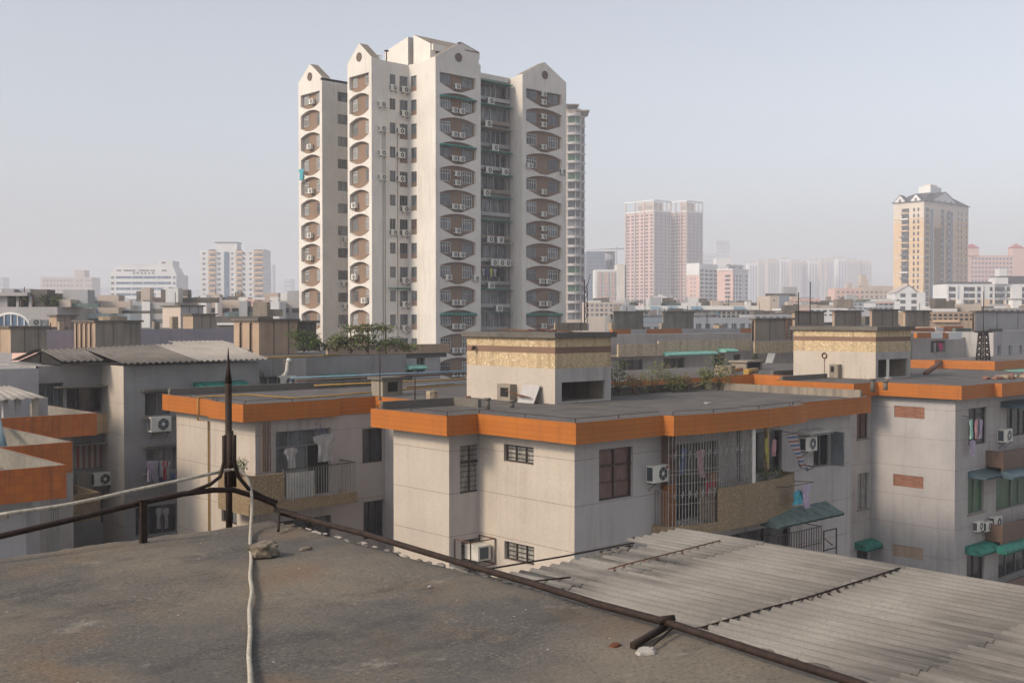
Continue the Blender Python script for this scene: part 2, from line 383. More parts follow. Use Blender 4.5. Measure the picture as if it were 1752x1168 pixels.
# ================================================================ FOREGROUND: our own roof slab
import mathutils.noise as MN
def slab():
    b = MB(); x0, x1, y0, y1 = -3.2, 2.85, -3.0, 4.93; st = .035
    nx = int((x1-x0)/st); ny = int((y1-y0)/st); base = 0
    def edge(v, s): return .022*MN.noise((v*9, s, 0))+.012*MN.noise((v*33, s, 3))
    for j in range(ny+1):
        for i in range(nx+1):
            x = x0+(x1-x0)*i/nx; y = y0+(y1-y0)*j/ny
            z = -1+.010*MN.noise((x*1.3, y*1.3, 0))+.004*MN.noise((x*7, y*7, 1))+.003*MN.noise((x*22, y*22, 2))
            dx = x1-x; dy = y1-y
            if i == nx: x += edge(y, 1)
            if j == ny: y += edge(x, 5)
            e = min(dx, dy)
            if e < .05: z -= (.05-e)*.35*(1+MN.noise((x*12, y*12, 9)))
            b.v.append((x, y, z))
    W = nx+1; mi = b.mi('old_cement')
    for j in range(ny):
        for i in range(nx): b.f.append((j*W+i, j*W+i+1, (j+1)*W+i+1, (j+1)*W+i)); b.m.append(mi); b.sm.append(True)
    # skirt along the two free edges
    for j in range(ny):
        a = j*W+nx; c = (j+1)*W+nx; k = len(b.v); b.v += [(b.v[a][0], b.v[a][1], -1.16), (b.v[c][0], b.v[c][1], -1.16)]
        b.f.append((a, k, k+1, c)); b.m.append(mi); b.sm.append(False)
    for i in range(nx):
        a = ny*W+i; c = a+1; k = len(b.v); b.v += [(b.v[a][0], b.v[a][1], -1.16), (b.v[c][0], b.v[c][1], -1.16)]
        b.f.append((a, c, k+1, k)); b.m.append(mi); b.sm.append(False)
    return b
own = thing('rooftop_building', (0, 0, -26), 'brown and grey weathered cement roof slab in the foreground', 'building')
slab().build('roof_slab', own)
b = MB(); b.box(-3.1, 2.7, -2.9, 4.76, -26, -1.15, 'grey_wall'); b.box(-12, 10.3, -9, 8.0, -26, -3.6, 'grey_wall', skip='b'); b.build('wall', own)

# lightning conductor: pipe band on the roof edge, spike, supports
YB, XB = 4.80, 2.80
lc = thing('lightning_band', (XB, YB, -1), 'long brown rusty pipe band running round the near roof edge', 'roof conductor')
left = [(-3.0, YB, -.915), (-.8, YB, -.905), ony(-60, 931, YB), ony(0, 917, YB), ony(120, 889, YB), ony(245, 859, YB), ony(310, 845, YB), ony(365, 838, YB), ony(400, 838, YB), ony(440, 850, YB)]
c0 = (XB-.02, YB-.02, onx(508, 878, XB)[2])
right = [onx(560, 897, XB), onx(620, 912, XB), onx(700, 936, XB), onx(800, 966, XB-.005)]+[onz(px, py, -.962) for px, py in ((905, 996), (1020, 1032), (1140, 1064), (1300, 1116), (1460, 1166), (1640, 1232))]
print('PIPE', [tuple(round(v, 2) for v in q) for q in right])
b = MB(); b.tube(left+[ony(470, 862, YB), c0]+right, .0128, 'rust', 10); b.build('pipe', lc)
b = MB(); b.tube([ony(248, 860, YB), ony(310, 847, YB), ony(345, 834, YB), ony(360, 828, YB), ony(377, 815, YB), ony(383, 790, YB), ony(383, 745, YB)], .009, 'rust', 8); b.build('branch_rod', lc)
b = MB(); b.tube([ony(401, 745, YB), ony(401, 790, YB), ony(408, 815, YB), ony(425, 836, YB), ony(455, 852, YB), ony(474, 858, YB)], .010, 'rust', 8); b.build('branch_rod', lc)
p = onz(245, 928, -1); b = MB(); t = ony(245, 858, p[1])
b.box(p[0]-.014, p[0]+.014, p[1]-.014, p[1]+.014, -1.01, t[2]+.005, 'rust'); b.box(p[0]-.024, p[0]+.020, p[1]-.02, p[1]+.02, t[2]+.003, t[2]+.012, 'rust'); b.build('post', lc)
b = MB(); b.tube([c0, onx(506, 886, XB), (2.74, 4.68, -.93), (2.66, 4.55, -.985)], .007, 'rust', 6); b.tube([onx(505, 880, XB), (2.79, 4.74, -.93)], .014, 'rust', 5); b.build('post', lc)
q = onz(1140, 1064, -.962); b = MB()
e_ = onz(1082, 1104, -.985); b.tube([(q[0], q[1], q[2]-.012), e_], .012, 'rust', 4); b.tube([(q[0]-.026, q[1]+.012, q[2]+.010), (q[0]+.024, q[1]-.012, q[2]+.012)], .0125, 'rust', 5); b.tube([(q[0]-.005, q[1]-.03, q[2]-.01), (e_[0]+.02, e_[1]-.05, -.985)], .004, 'rust', 5); b.build('post', lc)
# the spike
p = onz(392, 900, -1); sx, sy = p[0], p[1]
def zy(py): return ony(392, py, sy)[2]
lr = thing('lightning_rod', (sx, sy, -1), 'tall dark pointed iron spike standing at the roof corner', 'lightning rod')
b = MB(); b.tube([(sx, sy, -1.01), (sx, sy, zy(838)), (sx, sy, zy(655))], .0165, 'rust', 8); b.tube([(sx, sy, zy(655)), (sx, sy, zy(632)), (sx, sy, zy(594))], .0185, 'rust', 6, r1=.0012); b.build('rod', lr)
b = MB(); z0 = zy(832); z1 = zy(736)
for k, wd in ((-1, .009), (0, .0165), (1, .010)):
    cx_ = sx+k*.020*RX; cy_ = sy+k*.020*RY-.014
    b.tube([(cx_, cy_, z0), (cx_, cy_, z1+abs(k)*-.02)], wd, 'rust', 6)
b.build('clamp', lr)
# white rope
def rz(px, py, h=.012): return onz(px, py, -1+h)
ln = [(-3.1, 4.62, -.80), (-.9, 4.66, -.80), ony(-80, 897, 4.70), ony(0, 880, 4.70), ony(120, 862, 4.70), ony(230, 838, 4.72), ony(320, 819, 4.74), ony(385, 805, sy-.03)]
lp = [ony(400, 803, sy-.03), ony(413, 807, sy-.04), ony(424, 820, sy-.06), ony(430, 842, sy-.09), ony(431, 870, sy-.12), (onz(429, 905, -.985)[0], onz(429, 905, -.985)[1], -.975)]
gr = [rz(428, 930), rz(430, 955), rz(428, 985), rz(431, 1010), rz(427, 1040), rz(428, 1080), rz(426, 1120), rz(428, 1150), rz(429, 1200)]
def smoothpts(P, k=4):
    out = []
    for i in range(len(P)-1):
        p0 = P[max(i-1,0)]; p1 = P[i]; p2 = P[i+1]; p3 = P[min(i+2,len(P)-1)]
        for t in range(k):
            t /= k; out.append(tuple(.5*((2*p1[j])+(-p0[j]+p2[j])*t+(2*p0[j]-5*p1[j]+4*p2[j]-p3[j])*t*t+(-p0[j]+3*p1[j]-3*p2[j]+p3[j])*t**3) for j in range(3)))
    return out+[P[-1]]
b = MB(); b.tube(smoothpts(ln+lp+gr, 5), .0076, 'rope', 8); o = b.build('rope', None, (sx, sy, -1)); tag(o, 'off-white rope looped round the spike and trailing over the cement', 'rope')
# broken piece of concrete and pebbles
def lump(c, r, sq, seed, mat='stone', n=14):
    b = MB(); rs = random.Random(seed); rings = []
    for i in range(n+1):
        th = pi*i/n; row = []
        for j in range(n*2):
            ph = 2*pi*j/(n*2); d = (sin(th)*cos(ph), sin(th)*sin(ph), cos(th))
            k = 1+.42*MN.noise((d[0]*1.6+seed, d[1]*1.6, d[2]*1.6))+.16*MN.noise((d[0]*5, d[1]*5+seed, d[2]*5))
            z = d[2]*sq[2]*k; z = max(z, -.55*sq[2]); z = min(z, .62*sq[2]+.2*sq[2]*d[0])
            row.append((c[0]+r*d[0]*sq[0]*k, c[1]+r*d[1]*sq[1]*k, c[2]+r*z))
        rings.append(row)
    N = n*2
    for row in rings: b.v += row
    mi = b.mi(mat)
    for i in range(n):
        for j in range(N): b.f.append((i*N+j, (i+1)*N+j, (i+1)*N+(j+1)%N, i*N+(j+1)%N)); b.m.append(mi); b.sm.append(False)
    return b
c = onz(455, 956, -1); lump((c[0], c[1]+.02, -.965), .066, (1.05, .75, .68), 3).build('rock', None, (c[0], c[1], -1)); o = COL.objects['rock']
tag(o, 'fist-sized broken lump of concrete lying beside the rope', 'rock')
for i, (px, py, r, m, lb) in enumerate([(523, 941, .022, 'stone', 'dark rubble stub in the shallow hole behind the concrete lump'), (1105, 1118, .030, 'asbestos_pale', 'pale crumbling mortar piece below the bent pipe bracket'), (1052, 1107, .018, 'rust_red', 'small rusty flake at the foot of the bent pipe bracket'), (735, 1005, .007, 'cloth_white', 'tiny white pebble on the slab near the pipe band')]):
    c = onz(px, py, -1); o = lump((c[0], c[1], -.995), r, (1.3, .9, .6), 10+i, m, 8).build('pebble', None, (c[0], c[1], -1)); tag(o, lb, 'pebble', 'loose bits on the cement slab')
if 0:
  c = onz(540, 943, -1)
  b = MB(); N = 26
  pts = [(c[0]+(.10+.02*MN.noise((cos(a)*2, sin(a)*2, 5)))*cos(a), c[1]+(.06+.015*MN.noise((cos(a)*2, sin(a)*2, 8)))*sin(a), -.988) for a in [2*pi*i/N for i in range(N)]]
  b.face(pts, 'roof_grey'); b.build('patch', own)

# crumbling pale mortar along the slab's right edge
rs = random.Random(31)
for k in range(60):
    y = 4.8-k*.05+rs.uniform(-.03, .03); x = 2.83+rs.uniform(-.02, .012)
    lump((x, y, -1.004), rs.uniform(.008, .019), (.7, 1.5, .5), 60+k, rs.choice(['asbestos_pale', 'asbestos', 'old_cement']), 5).build('mortar_crumb', own)

# ================================================================ CORRUGATED SHED ROOF
def corrug(b, a0, a1, c0, c1, amp, pitch, m, nl=1, th=.008, spp=6, jag=0, seed=0):
    """sheet from edge a0->a1 (waves run across it) to edge c0->c1"""
    A0, A1, C0, C1 = map(mathutils.Vector, (a0, a1, c0, c1)); L = (A1-A0).length; n = max(2, int(L/pitch*spp)); rows = []
    rs = random.Random(seed)
    for j in range(nl+1):
        v = j/nl; row = []
        for i in range(n+1):
            u = i/n; p = A0.lerp(A1, u).lerp(C0.lerp(C1, u), v); p = p+mathutils.Vector((0, 0, amp*sin(2*pi*u*L/pitch)))
            row.append(p)
        rows.append(row)
    mi = b.mi(m); base = len(b.v)
    for dz in (0, -th):
        for row in rows:
            for p in row: b.v.append((p.x, p.y, p.z+dz))
    W = n+1; H = nl+1
    for j in range(nl):
        for i in range(n):
            a = base+j*W+i; q = (a, a+1, a+W+1, a+W); b.f.append(q); b.m.append(mi); b.sm.append(True)
            q2 = tuple(k+W*H for k in q[::-1]); b.f.append(q2); b.m.append(mi); b.sm.append(True)
    for i in range(n):
        for (r, fl) in ((0, 0), (H-1, 1)):
            a = base+r*W+i; q = (a, a+W*H, a+W*H+1, a+1); b.f.append(q[::-1] if fl else q); b.m.append(mi); b.sm.append(False)
sh = thing('shed_roof', (7, 3, -26), 'large grey corrugated cement sheet roof below the slab on the right', 'shed roof')
pit = .149; sheets = [(8.45, 7.55), (7.62, 5.80), (5.87, 3.98), (4.05, 2.1), (2.17, .3), (.37, -2.5)]
Z0 = -2.62; rs = random.Random(4); shw = pit*7
for k, (ya, yb) in enumerate(sheets):
    x = 3.6-(k % 2)*.3; xr = 10.86 if yb > 5.5 else (10.86 if k < 3 else 11.05)
    while x < xr-.05:
        x2 = min(x+shw, xr)
        dz = k*.011; jy = rs.uniform(-.018, .018); tl = rs.uniform(-.006, .006)
        if k == 0 and x > 7.2: ya2 = ya+(.35 if x > 9.4 else 0)+rs.uniform(-.06, .06)
        else: ya2 = ya
        b = MB(); corrug(b, (x-.01, yb+jy*.6, Z0+dz+.012+tl), (x2+.01, yb+jy*.6, Z0+dz+.021+tl), (x-.01, ya2, Z0+dz-.004), (x2+.01, ya2, Z0+dz+.008), .021, pit, 'asbestos', 2)
        b.build('roof_sheet', sh); x = x2
b = MB(); b.box(3.3, 10.7, -3, 8.1, -26, -2.78, 'grey_wall'); b.build('wall', sh)
def strip(P, r, name='tie_bar', hooks=0, m='rust'):
    b = MB(); b.tube(P, r, m, 6)
    V = [mathutils.Vector(p) for p in P]
    for i in range(hooks):
        t = (i+.5)/hooks*(len(V)-1); k = int(t); q = V[k].lerp(V[min(k+1, len(V)-1)], t-k)
        b.tube([q, q+mathutils.Vector((.0, -.045, -.03))], r*.9, m, 5)
    return b.build(name, sh)
zt = Z0+.04
strip([(7.0, 5.80, zt), onz(1300, 1043, zt), onz(1380, 1022, zt+.01), onz(1450, 1000, zt+.01), onz(1540, 971, zt+.01)], .010, hooks=17)
strip([onz(1040, 973, zt), onz(1090, 960, zt), onz(1150, 945, zt), onz(1232, 924, zt)], .007, hooks=9, m='rust_red')
strip([onz(890, 996, zt), onz(976, 987, zt)], .010)
strip([onz(1410, 920, zt), onz(1424, 932, zt)], .008)
b = MB(); P = [onz(840, 972, -2.55), ony(960, 952, 8.75), ony(1084, 928, 9.0), (10.6, 9.15, ony(1165, 908, 9.1)[2]+.02)]
b.tube(P, .011, 'rust', 6)
for px, yy in ((960, 8.7), (1084, 8.9)):
    t = ony(px, 952 if px < 1000 else 928, yy); b.tube([t, (t[0], t[1], Z0)], .012, 'rust', 6)
b.build('edge_rail', sh)
b = MB(); corrug(b, (8.9, 8.47, Z0-.02), (9.6, 8.5, Z0-.01), (8.92, 8.62, Z0-.03), (9.62, 8.66, Z0-.02), .017, pit, 'concrete_dark'); b.build('broken_edge', sh)

# ================================================================ ORANGE-BANDED BLOCKS
GROOVES = [-4.32, -5.72, -7.12, -8.52, -9.92, -11.32, -12.72, -14.1]
def grooves(b, ax, c, u0, u1, avoid=(), zs=GROOVES):
    if u0 > u1: u0, u1 = u1, u0
    for z in zs:
        cuts = sorted((a, e) for a, e, f, h in avoid if f-.02 < z < h+.02); s = u0
        for a, e in cuts+[(u1, u1)]:
            if a-s > .03: abox(b, ax, c-.004, c+.01, s, a, z-.008, z+.008, 'joint')
            s = max(s, e)
def fascia(parent, poly, z0, z1, m, t=.03):
    b = MB(); n = len(poly)
    for i in range(n-1):
        (xa, ya), (xb, yb) = poly[i], poly[i+1]; L = math.hypot(xb-xa, yb-ya); dx, dy = (xb-xa)/L, (yb-ya)/L
        nx_, ny_ = dy, -dx            # outward on the right-hand side of the walk
        b.face([(xa, ya, z0), (xb, yb, z0), (xb, yb, z1), (xa, ya, z1)], m)
        e = .14
        b.face([(xa, ya, z1), (xb, yb, z1), (xb-nx_*e, yb-ny_*e, z1), (xa-nx_*e, ya-ny_*e, z1)], 'roof_grit')
        b.face([(xa-nx_*e, ya-ny_*e, z1), (xb-nx_*e, yb-ny_*e, z1), (xb-nx_*e, yb-ny_*e, z1-.1), (xa-nx_*e, ya-ny_*e, z1-.1)], 'roof_grit')
    return b.build('orange_fascia', parent)
# ---- block AB (centre-left); outline walked so that outside is on the right
FA = [(20.1, 43.6), (20.1, 39.0), (19.8, 39.0), (19.8, 36.3), (23.95, 36.3), (23.95, 36.6), (25.8, 36.6), (25.8, 31.9), (22.3, 31.9), (22.3, 27.7), (23.6, 27.7), (23.6, 23.2),
      (27.6, 23.2), (27.7, 22.85), (29.5, 22.55), (32.0, 22.45), (34.0, 22.55), (35.2, 22.8), (35.2, 23.3), (40.5, 23.3), (40.5, 31.6), (38.6, 31.6), (38.6, 37.05), (45, 37.05)]
ab = thing('apartment_block', (30, 30, -26), 'cream walled block in the centre with an orange tiled roof band', 'apartment building', 'blocks with orange roof bands')
fascia(ab, FA, -3.75, -3.10, 'orange_tile')
b = MB(); b.prism([(x, y) for x, y in FA]+[(45, 46), (26.5, 46), (26.5, 43.6)], -3.745, -3.17, 'roof_grit', 'roof_grit', 'grey_wall', sides=False); b.build('roof', ab)
W = MB()
opA_y = []; opA_x = []
def hole(ax, c, px0, px1, py0, py1, ref='m'):
    f = onx if ax == 'x' else ony
    a = f(px0, (py0+py1)/2, c); e = f(px1, (py0+py1)/2, c); u0 = a[1 if ax == 'x' else 0]; u1 = e[1 if ax == 'x' else 0]
    pm = (px0+px1)/2
    return (min(u0, u1), max(u0, u1), f(pm, py1, c)[2], f(pm, py0, c)[2])
def wall(ax, c, u0, u1, ops, m, z0=-26, z1=-3.75, depth=.2, g=True, zs=GROOVES):
    wallpanel(W, ax, c, u0, u1, z0, z1, ops, m, depth)
    if g: grooves(W, ax, c, u0, u1, ops, zs)
# A part
AX, AY = 20.48, 36.65
sA1 = hole('x', AX, 379, 405, 867, 895); wall('x', AX, AY, 43.1, [sA1], 'cream_wall_lit')
dA = hole('y', AY, 472, 566, 735, 812); dA = (dA[0], dA[1], -6.75, dA[3]); wA = hole('y', AY, 620, 656, 732, 791); wA2 = hole('y', AY, 622, 660, 856, 920); lowA = hole('y', AY, 430, 480, 885, 940)
dA2 = (dA[0], dA[1], -9.5, -7.6)
wall('y', AY, AX, 26.3, [dA, wA, wA2, dA2], 'shaded_side_wall')
window(ab, 'x', AX, *sA1, 2, 1, gm='glass_grey')
window(ab, 'y', AY, *wA, 2, 1, 'frame_dark', 'glass_dark', rec=.12)
window(ab, 'y', AY, *wA2, 3, 1, 'frame_dark', 'glass_dark', rec=.12)
window(ab, 'y', AY, *dA2, 3, 1, 'frame_dark', 'glass_dark', rec=.12)
# balcony doors of A: transom + three leaves, one open
um = dA[0]+(dA[1]-dA[0])*.60
window(ab, 'y', AY, dA[0], dA[1], dA[3]-.62, dA[3], 4, 1, 'frame_grey', 'glass_grey', rec=.14)
window(ab, 'y', AY, dA[0], um, dA[2], dA[3]-.63, 2, 1, 'frame_grey', 'glass_grey', rec=.14)
b = MB(); b.box(um, dA[1], AY+.18, AY+.2, dA[2], dA[3]-.63, 'dark_void'); b.build('doorway', ab)
b = MB(); b.box(AX+1.6, AX+1.7, AY-.015, AY-.004, -3.76, -26, 'frame_grey'); 
# B part
BX1, BY1, BX2, BY2 = 22.8, 28.2, 24.1, 23.75
wall('x', BX1, BY1, 31.25, [], 'cream_wall_lit'); W.box(BX1, 26.3, 31.25, 31.26, -26, -3.75, 'shaded_side_wall', skip='yx')
wallpanel(W, 'x', 26.3, 31.25, AY, -26, -3.75, [], 'shaded_side_wall')
o1 = hole('y', BY1, 787, 827, 761, 842); o1b = hole('y', BY1, 789, 829, 921, 990)
wall('y', BY1, BX1, BX2, [o1, o1b], 'shaded_side_wall')
o2 = hole('x', BX2, 862, 913, 762, 792); o3 = hole('x', BX2, 863, 914, 930, 962)
wall('x', BX2, BY2, BY1, [o2, o3], 'cream_wall_lit')
window(ab, 'y', BY1, *o1, 2, 1, 'frame_dark', 'glass_pale', thin=9, rec=.12)
b = MB(); zt_ = o1[2]+(o1[3]-o1[2])*.64; b.box(o1[0], o1[1], BY1+.08, BY1+.12, zt_-.03, zt_+.03, 'frame_dark'); b.build('transom', ab)
window(ab, 'y', BY1, *o1b, 2, 1, 'frame_dark', 'glass_pale', thin=6, rec=.12)
window(ab, 'x', BX2, *o2, 3, 1, 'frame_dark', 'glass_pale', thin=4, rec=.1, fw=.05)
window(ab, 'x', BX2, *o3, 3, 1, 'frame_dark', 'glass_pale', thin=4, rec=.1, fw=.05)
o4 = hole('y', BY2, 1025, 1083, 766, 853); o5 = hole('y', BY2, 1026, 1084, 936, 1010)
DB0, DB1 = 27.9, 35.1
o6 = (28.5, 31.2, -6.75, -4.2); o7 = (33.0, 35.0, -5.6, -4.1); o8 = hole('y', BY2, 1392, 1421, 738, 798); o9 = (31.0, 35.6, -9.5, -7.6); o10 = (28.2, 30.6, -9.5, -7.7)
wall('y', BY2, BX2, 39.75, [o4, o5, o6, o7, o8, o9, o10], 'shaded_side_wall')
W.box(BX2+.3, 39.75, BY2+.6, 31.5, -26, -3.76, 'shaded_side_wall', skip='y'); W.box(26.3, 44.9, 37.5, 45.5, -26, -3.76, 'shaded_side_wall')
W.box(AX+.02, 26.3, AY+.6, 43.1, -26, -3.76, 'shaded_side_wall', skip='xy')
W.build('wall', ab)
window(ab, 'y', BY2, *o4, 2, 1, 'frame_dark', 'glass_curtain', rec=.1, thin=3, fw=.05)
b = MB(); zt_ = o4[2]+(o4[3]-o4[2])*.66; b.box(o4[0], o4[1], BY2+.07, BY2+.11, zt_-.025, zt_+.025, 'frame_dark'); b.build('transom', ab)
for o_, g_ in ((o5, 'glass_curtain'), (o6, 'glass_dark'), (o7, 'glass_dark'), (o9, 'glass_dark'), (o10, 'glass_dark')): window(ab, 'y', BY2, *o_, 3, 1, 'frame_dark', g_, rec=.12)
window(ab, 'y', BY2, *o8, 2, 1, 'frame_grey', 'glass_dark', rec=.1)
b = MB(); u = o8[1]; b.box(u-.02, u+.02, BY2-.55, BY2-.003, o8[2]+.02, o8[2]+.06, 'frame_grey'); b.box(u-.02, u+.02, BY2-.55, BY2-.003, o8[3]-.06, o8[3]-.02, 'frame_grey'); b.box(u-.02, u+.02, BY2-.6, BY2-.55, o8[2]+.02, o8[3]-.02, 'frame_grey'); b.box(u-.004, u+.004, BY2-.55, BY2-.01, o8[2]+.06, o8[3]-.06, 'glass_grey'); b.build('open_casement', ab)
# B balcony: curved chipped-stone parapet, sill, grille
def curve_y(x): # bulging front line of the balcony
    t = (x-27.8)/(35.0-27.8); return 23.2-.62*sin(pi*min(1, max(0, t)))**.6 if 0 < t < 1 else 23.2
def strip_wall(b, xs, z0, z1, m, t=.12, yoff=0):
    for i in range(len(xs)-1):
        xa, xb = xs[i], xs[i+1]; ya, yb = curve_y(xa)+yoff, curve_y(xb)+yoff
        b.face([(xa,ya,z0),(xb,yb,z0),(xb,yb,z1),(xa,ya,z1)], m); b.face([(xb,yb+t,z0),(xa,ya+t,z0),(xa,ya+t,z1),(xb,yb+t,z1)], m)
        b.face([(xa,ya,z1),(xb,yb,z1),(xb,yb+t,z1),(xa,ya+t,z1)], m); b.face([(xa,ya,z0),(xa,ya+t,z0),(xb,yb+t,z0),(xb,yb,z0)], m)
def lins(a, b_, n): return [a+(b_-a)*i/n for i in range(n+1)]
for lvl in (0, -2.8):
    bal = MB(); xs = lins(27.8, 35.0, 24)
    bal.prism([(27.8, BY2-.004)]+[(x, curve_y(x)+.13) for x in xs]+[(35.0, BY2-.004)], -6.98+lvl, -6.82+lvl, 'shaded_side_wall')
    strip_wall(bal, xs, -7.05+lvl, -6.72+lvl, 'stone_chips'); bal.box(27.68, 27.8, 23.2, BY2-.004, -7.05+lvl, -6.72+lvl, 'stone_chips')
    bal.build('balcony_slab', ab)
    par = MB(); xs2 = lins(29.75, 35.0, 20); strip_wall(par, xs2, -6.72+lvl, -5.62+lvl, 'stone_chips', .14)
    par.box(34.88, 35.02, 23.25, BY2-.004, -7.05+lvl, -5.62+lvl, 'stone_chips'); par.box(29.75, 29.9, curve_y(29.75)+.14, BY2-.3, -6.72+lvl, -5.62+lvl, 'stone_chips'); par.build('balcony_parapet', ab)
gb = MB(); xa, xb = 27.85, 31.55
n = 31
for i in range(n+1):
    x = xa+(xb-xa)*i/n; y = curve_y(x)+.05; z0 = -6.72 if x < 29.75 else -5.62
    gb.box(x-.011, x+.011, y-.011, y+.011, z0, -3.76, 'grille_metal')
for z, a0, a1 in ((-4.42, 0, 1), (-4.92, 0, 1), (-5.05, 0, .86), (-5.35, 0, .8), (-5.72, 0, .55), (-6.02, 0, .55)):
    for i in range(int(n*a0), int(n*a1)):
        x0_, x1_ = xa+(xb-xa)*i/n, xa+(xb-xa)*(i+1)/n
        gb.tube([(x0_, curve_y(x0_)+.04, z), (x1_, curve_y(x1_)+.04, z)], .013, 'grille_metal', 4, caps=False)
for i in range(0, 13):      # the row of looped ornaments
    x = xa+.2+i*.27
    for zc in (-4.42, -5.72):
        if zc < -5 and x > 29.8: continue
        ring = [(x+.055*cos(a)+.035*sin(a), curve_y(x)+.03, zc+.12*sin(a)) for a in [2*pi*k/4 for k in range(5)]]
        gb.tube(ring, .009, 'frame_white', 4, caps=False)
for y in lins(23.25, 23.7, 4): gb.box(27.80-.01, 27.80+.01, y-.01, y+.01, -6.72, -5.62, 'frame_grey')
gb.tube([(27.8, 23.2, -5.6), (27.8, 23.75, -5.6)], .014, 'frame_grey', 5)
gb.build('security_grille', ab)
b = MB(); b.box(31.6, 31.78, curve_y(31.7)+.03, curve_y(31.7)+.2, -5.62, -3.76, 'tower_white'); b.build('pillar', ab)
b = MB(); b.box(28.15, 28.55, 23.45, 23.74, -6.8, -5.45, 'wood_tile'); b.box(28.16, 28.54, 23.46, 23.74, -5.449, -3.76, 'brown_tile'); b.build('wooden_post', ab); b = MB(); b.box(30.55, 30.95, 23.6, 23.74, -6.8, -5.3, 'wood_tile'); b.build('wooden_post', ab)
b = MB(); b.box(31.9, 32.0, 23.35, 23.5, -5.7, -3.76, 'frame_grey'); b.build('pillar', ab); b = MB(); b.box(33.1, 33.2, 23.05, 23.2, -5.62, -3.76, 'tan_brick'); b.build('pillar', ab)
# A balcony (wraps the corner)
b = MB(); b.box(19.75, 24.2, 35.6, AY-.004, -6.98, -6.80, 'shaded_side_wall'); b.box(19.75, AX-.004, AY+.003, 37.9, -6.98, -6.80, 'shaded_side_wall')
b.box(19.65, 24.1, 35.50, 35.6, -7.02, -6.62, 'stone_chips'); b.box(24.1, 24.2, 35.5, AY-.004, -7.02, -6.62, 'stone_chips'); b.build('balcony_slab', ab)
b = MB(); b.box(19.62, 19.75, 35.6, 37.9, -7.04, -5.6, 'stone_chips'); b.box(19.75, AX-.004, 37.78, 37.9, -6.8, -5.6, 'stone_chips'); b.box(19.62, 21.0, 35.47, 35.6, -6.62, -5.6, 'stone_chips'); b.build('balcony_parapet', ab)
rb = MB(); zr = -5.50
for x in lins(21.0, 24.12, 27): rb.box(x-.011, x+.011, 35.54, 35.56, -6.62, zr, 'frame_grey')
for y in lins(35.6, 36.6, 8): rb.box(24.11, 24.13, y-.011, y+.011, -6.62, zr, 'frame_grey')
rb.box(21.0, 24.14, 35.53, 35.57, zr, zr+.03, 'frame_dark'); rb.box(24.10, 24.14, 35.57, 36.6, zr, zr+.03, 'frame_dark'); rb.build('balcony_railing', ab)
b = MB(); b.box(21.15, 22.35, 35.60, 35.62, -6.6, -5.65, 'frame_white'); b.build('balcony_screen', ab)
# roof-top parapets, pipes, stairhead of AB
b = MB(); b.box(20.3, 32, 43.3, 43.5, -3.17, -2.87, 'concrete_dark'); b.build('parapet', ab); b = MB()
b.box(22.6, 25.9, 31.6, 31.75, -3.17, -2.88, 'concrete_dark'); b.box(25.75, 25.9, 30.2, 31.6, -3.17, -2.88, 'concrete_dark'); b.build('parapet', ab); b = MB()
b.box(40.2, 40.36, 23.6, 31.5, -3.17, -2.86, 'concrete'); b.box(32.2, 40.2, 31.34, 31.5, -3.17, -2.86, 'concrete_dark'); b.build('parapet', ab)
def stairhead(parent, x0, x1, y0, y1, zt, op, zb=-3.17):
    b = MB(); zs = [zb, zt-1.34, zt-.78, zt-.54, zt-.20]; ms = ['shaded_side_wall', 'tan_chips', 'brown_band', 'tan_chips']
    xm = 'cream_wall_lit'
    for i, m in enumerate(ms):
        a, c = zs[i], zs[i+1]
        if i == 0:
            wallpanel(b, 'x', x0, y0, y1, a, c, [], xm); wallpanel(b, 'y', y0, x0, x1, a, c, [op], 'shaded_side_wall', .14)
            b.box(x0, x1, y0, y1, a, c, 'shaded_side_wall', skip='xyb')
            b.box(op[0]+.02, op[1]-.02, y0+.16, y1-.2, op[2], op[3]+.02, 'concrete', skip='y')
        else: b.box(x0, x1, y0, y1, a, c, m, skip='bt')
    st = b.build('stairhead', parent)
    b = MB(); b.box(x0-.16, x1+.16, y0-.16, y1+.16, zt-.198, zt, 'concrete_dark'); b.build('cap_slab', st)
    return st
op = hole('y', 29.5, 957, 1038, 653, 688); st1 = stairhead(ab, 28.9, 31.95, 29.5, 34.6, -.52, (29.25, 31.62, -3.1, -2.38))
b = MB()
for P, r, m in (([(20.05, 40.3, -3.06), (22.2, 40.5, -3.06), (22.6, 37.2, -3.06), (30, 38.8, -3.03), (38, 41, -3.03)], .035, 'pipe_yellow'), ([(27, 43, -3.0), (40, 42.6, -3.0)], .04, 'pipe_yellow'), ([(20.03, 40.3, -3.06), (20.03, 40.3, -3.95), (20.42, 40.2, -4.0), (20.42, 40.2, -26)], .035, 'pipe_yellow')):
    b.tube(P, r, m, 6)
b.build('gas_pipe', ab)
for pts in ([(22.45, 31.7), (22.45, 27.85), (23.8, 27.85), (23.78, 23.4), (27.6, 23.38)], [(27.9, 23.05), (29.6, 22.75), (32, 22.65), (34, 22.75), (35.1, 23.0)], [(20.25, 43.2), (20.0, 39), (20.0, 36.5), (23.9, 36.48)]):
    b = MB(); P = [(x, y, -2.99) for x, y in pts]; b.tube(P, .010, 'rust', 4)
    for i in range(len(pts)-1):
        (xa, ya), (xb, yb) = pts[i], pts[i+1]; n_ = max(1, int(math.hypot(xb-xa, yb-ya)/1.5))
        for k in range(n_): x = xa+(xb-xa)*k/n_; y = ya+(yb-ya)*k/n_; b.box(x-.01, x+.01, y-.01, y+.01, -3.12, -2.99, 'rust')
    b.build('roof_edge_wire', ab)
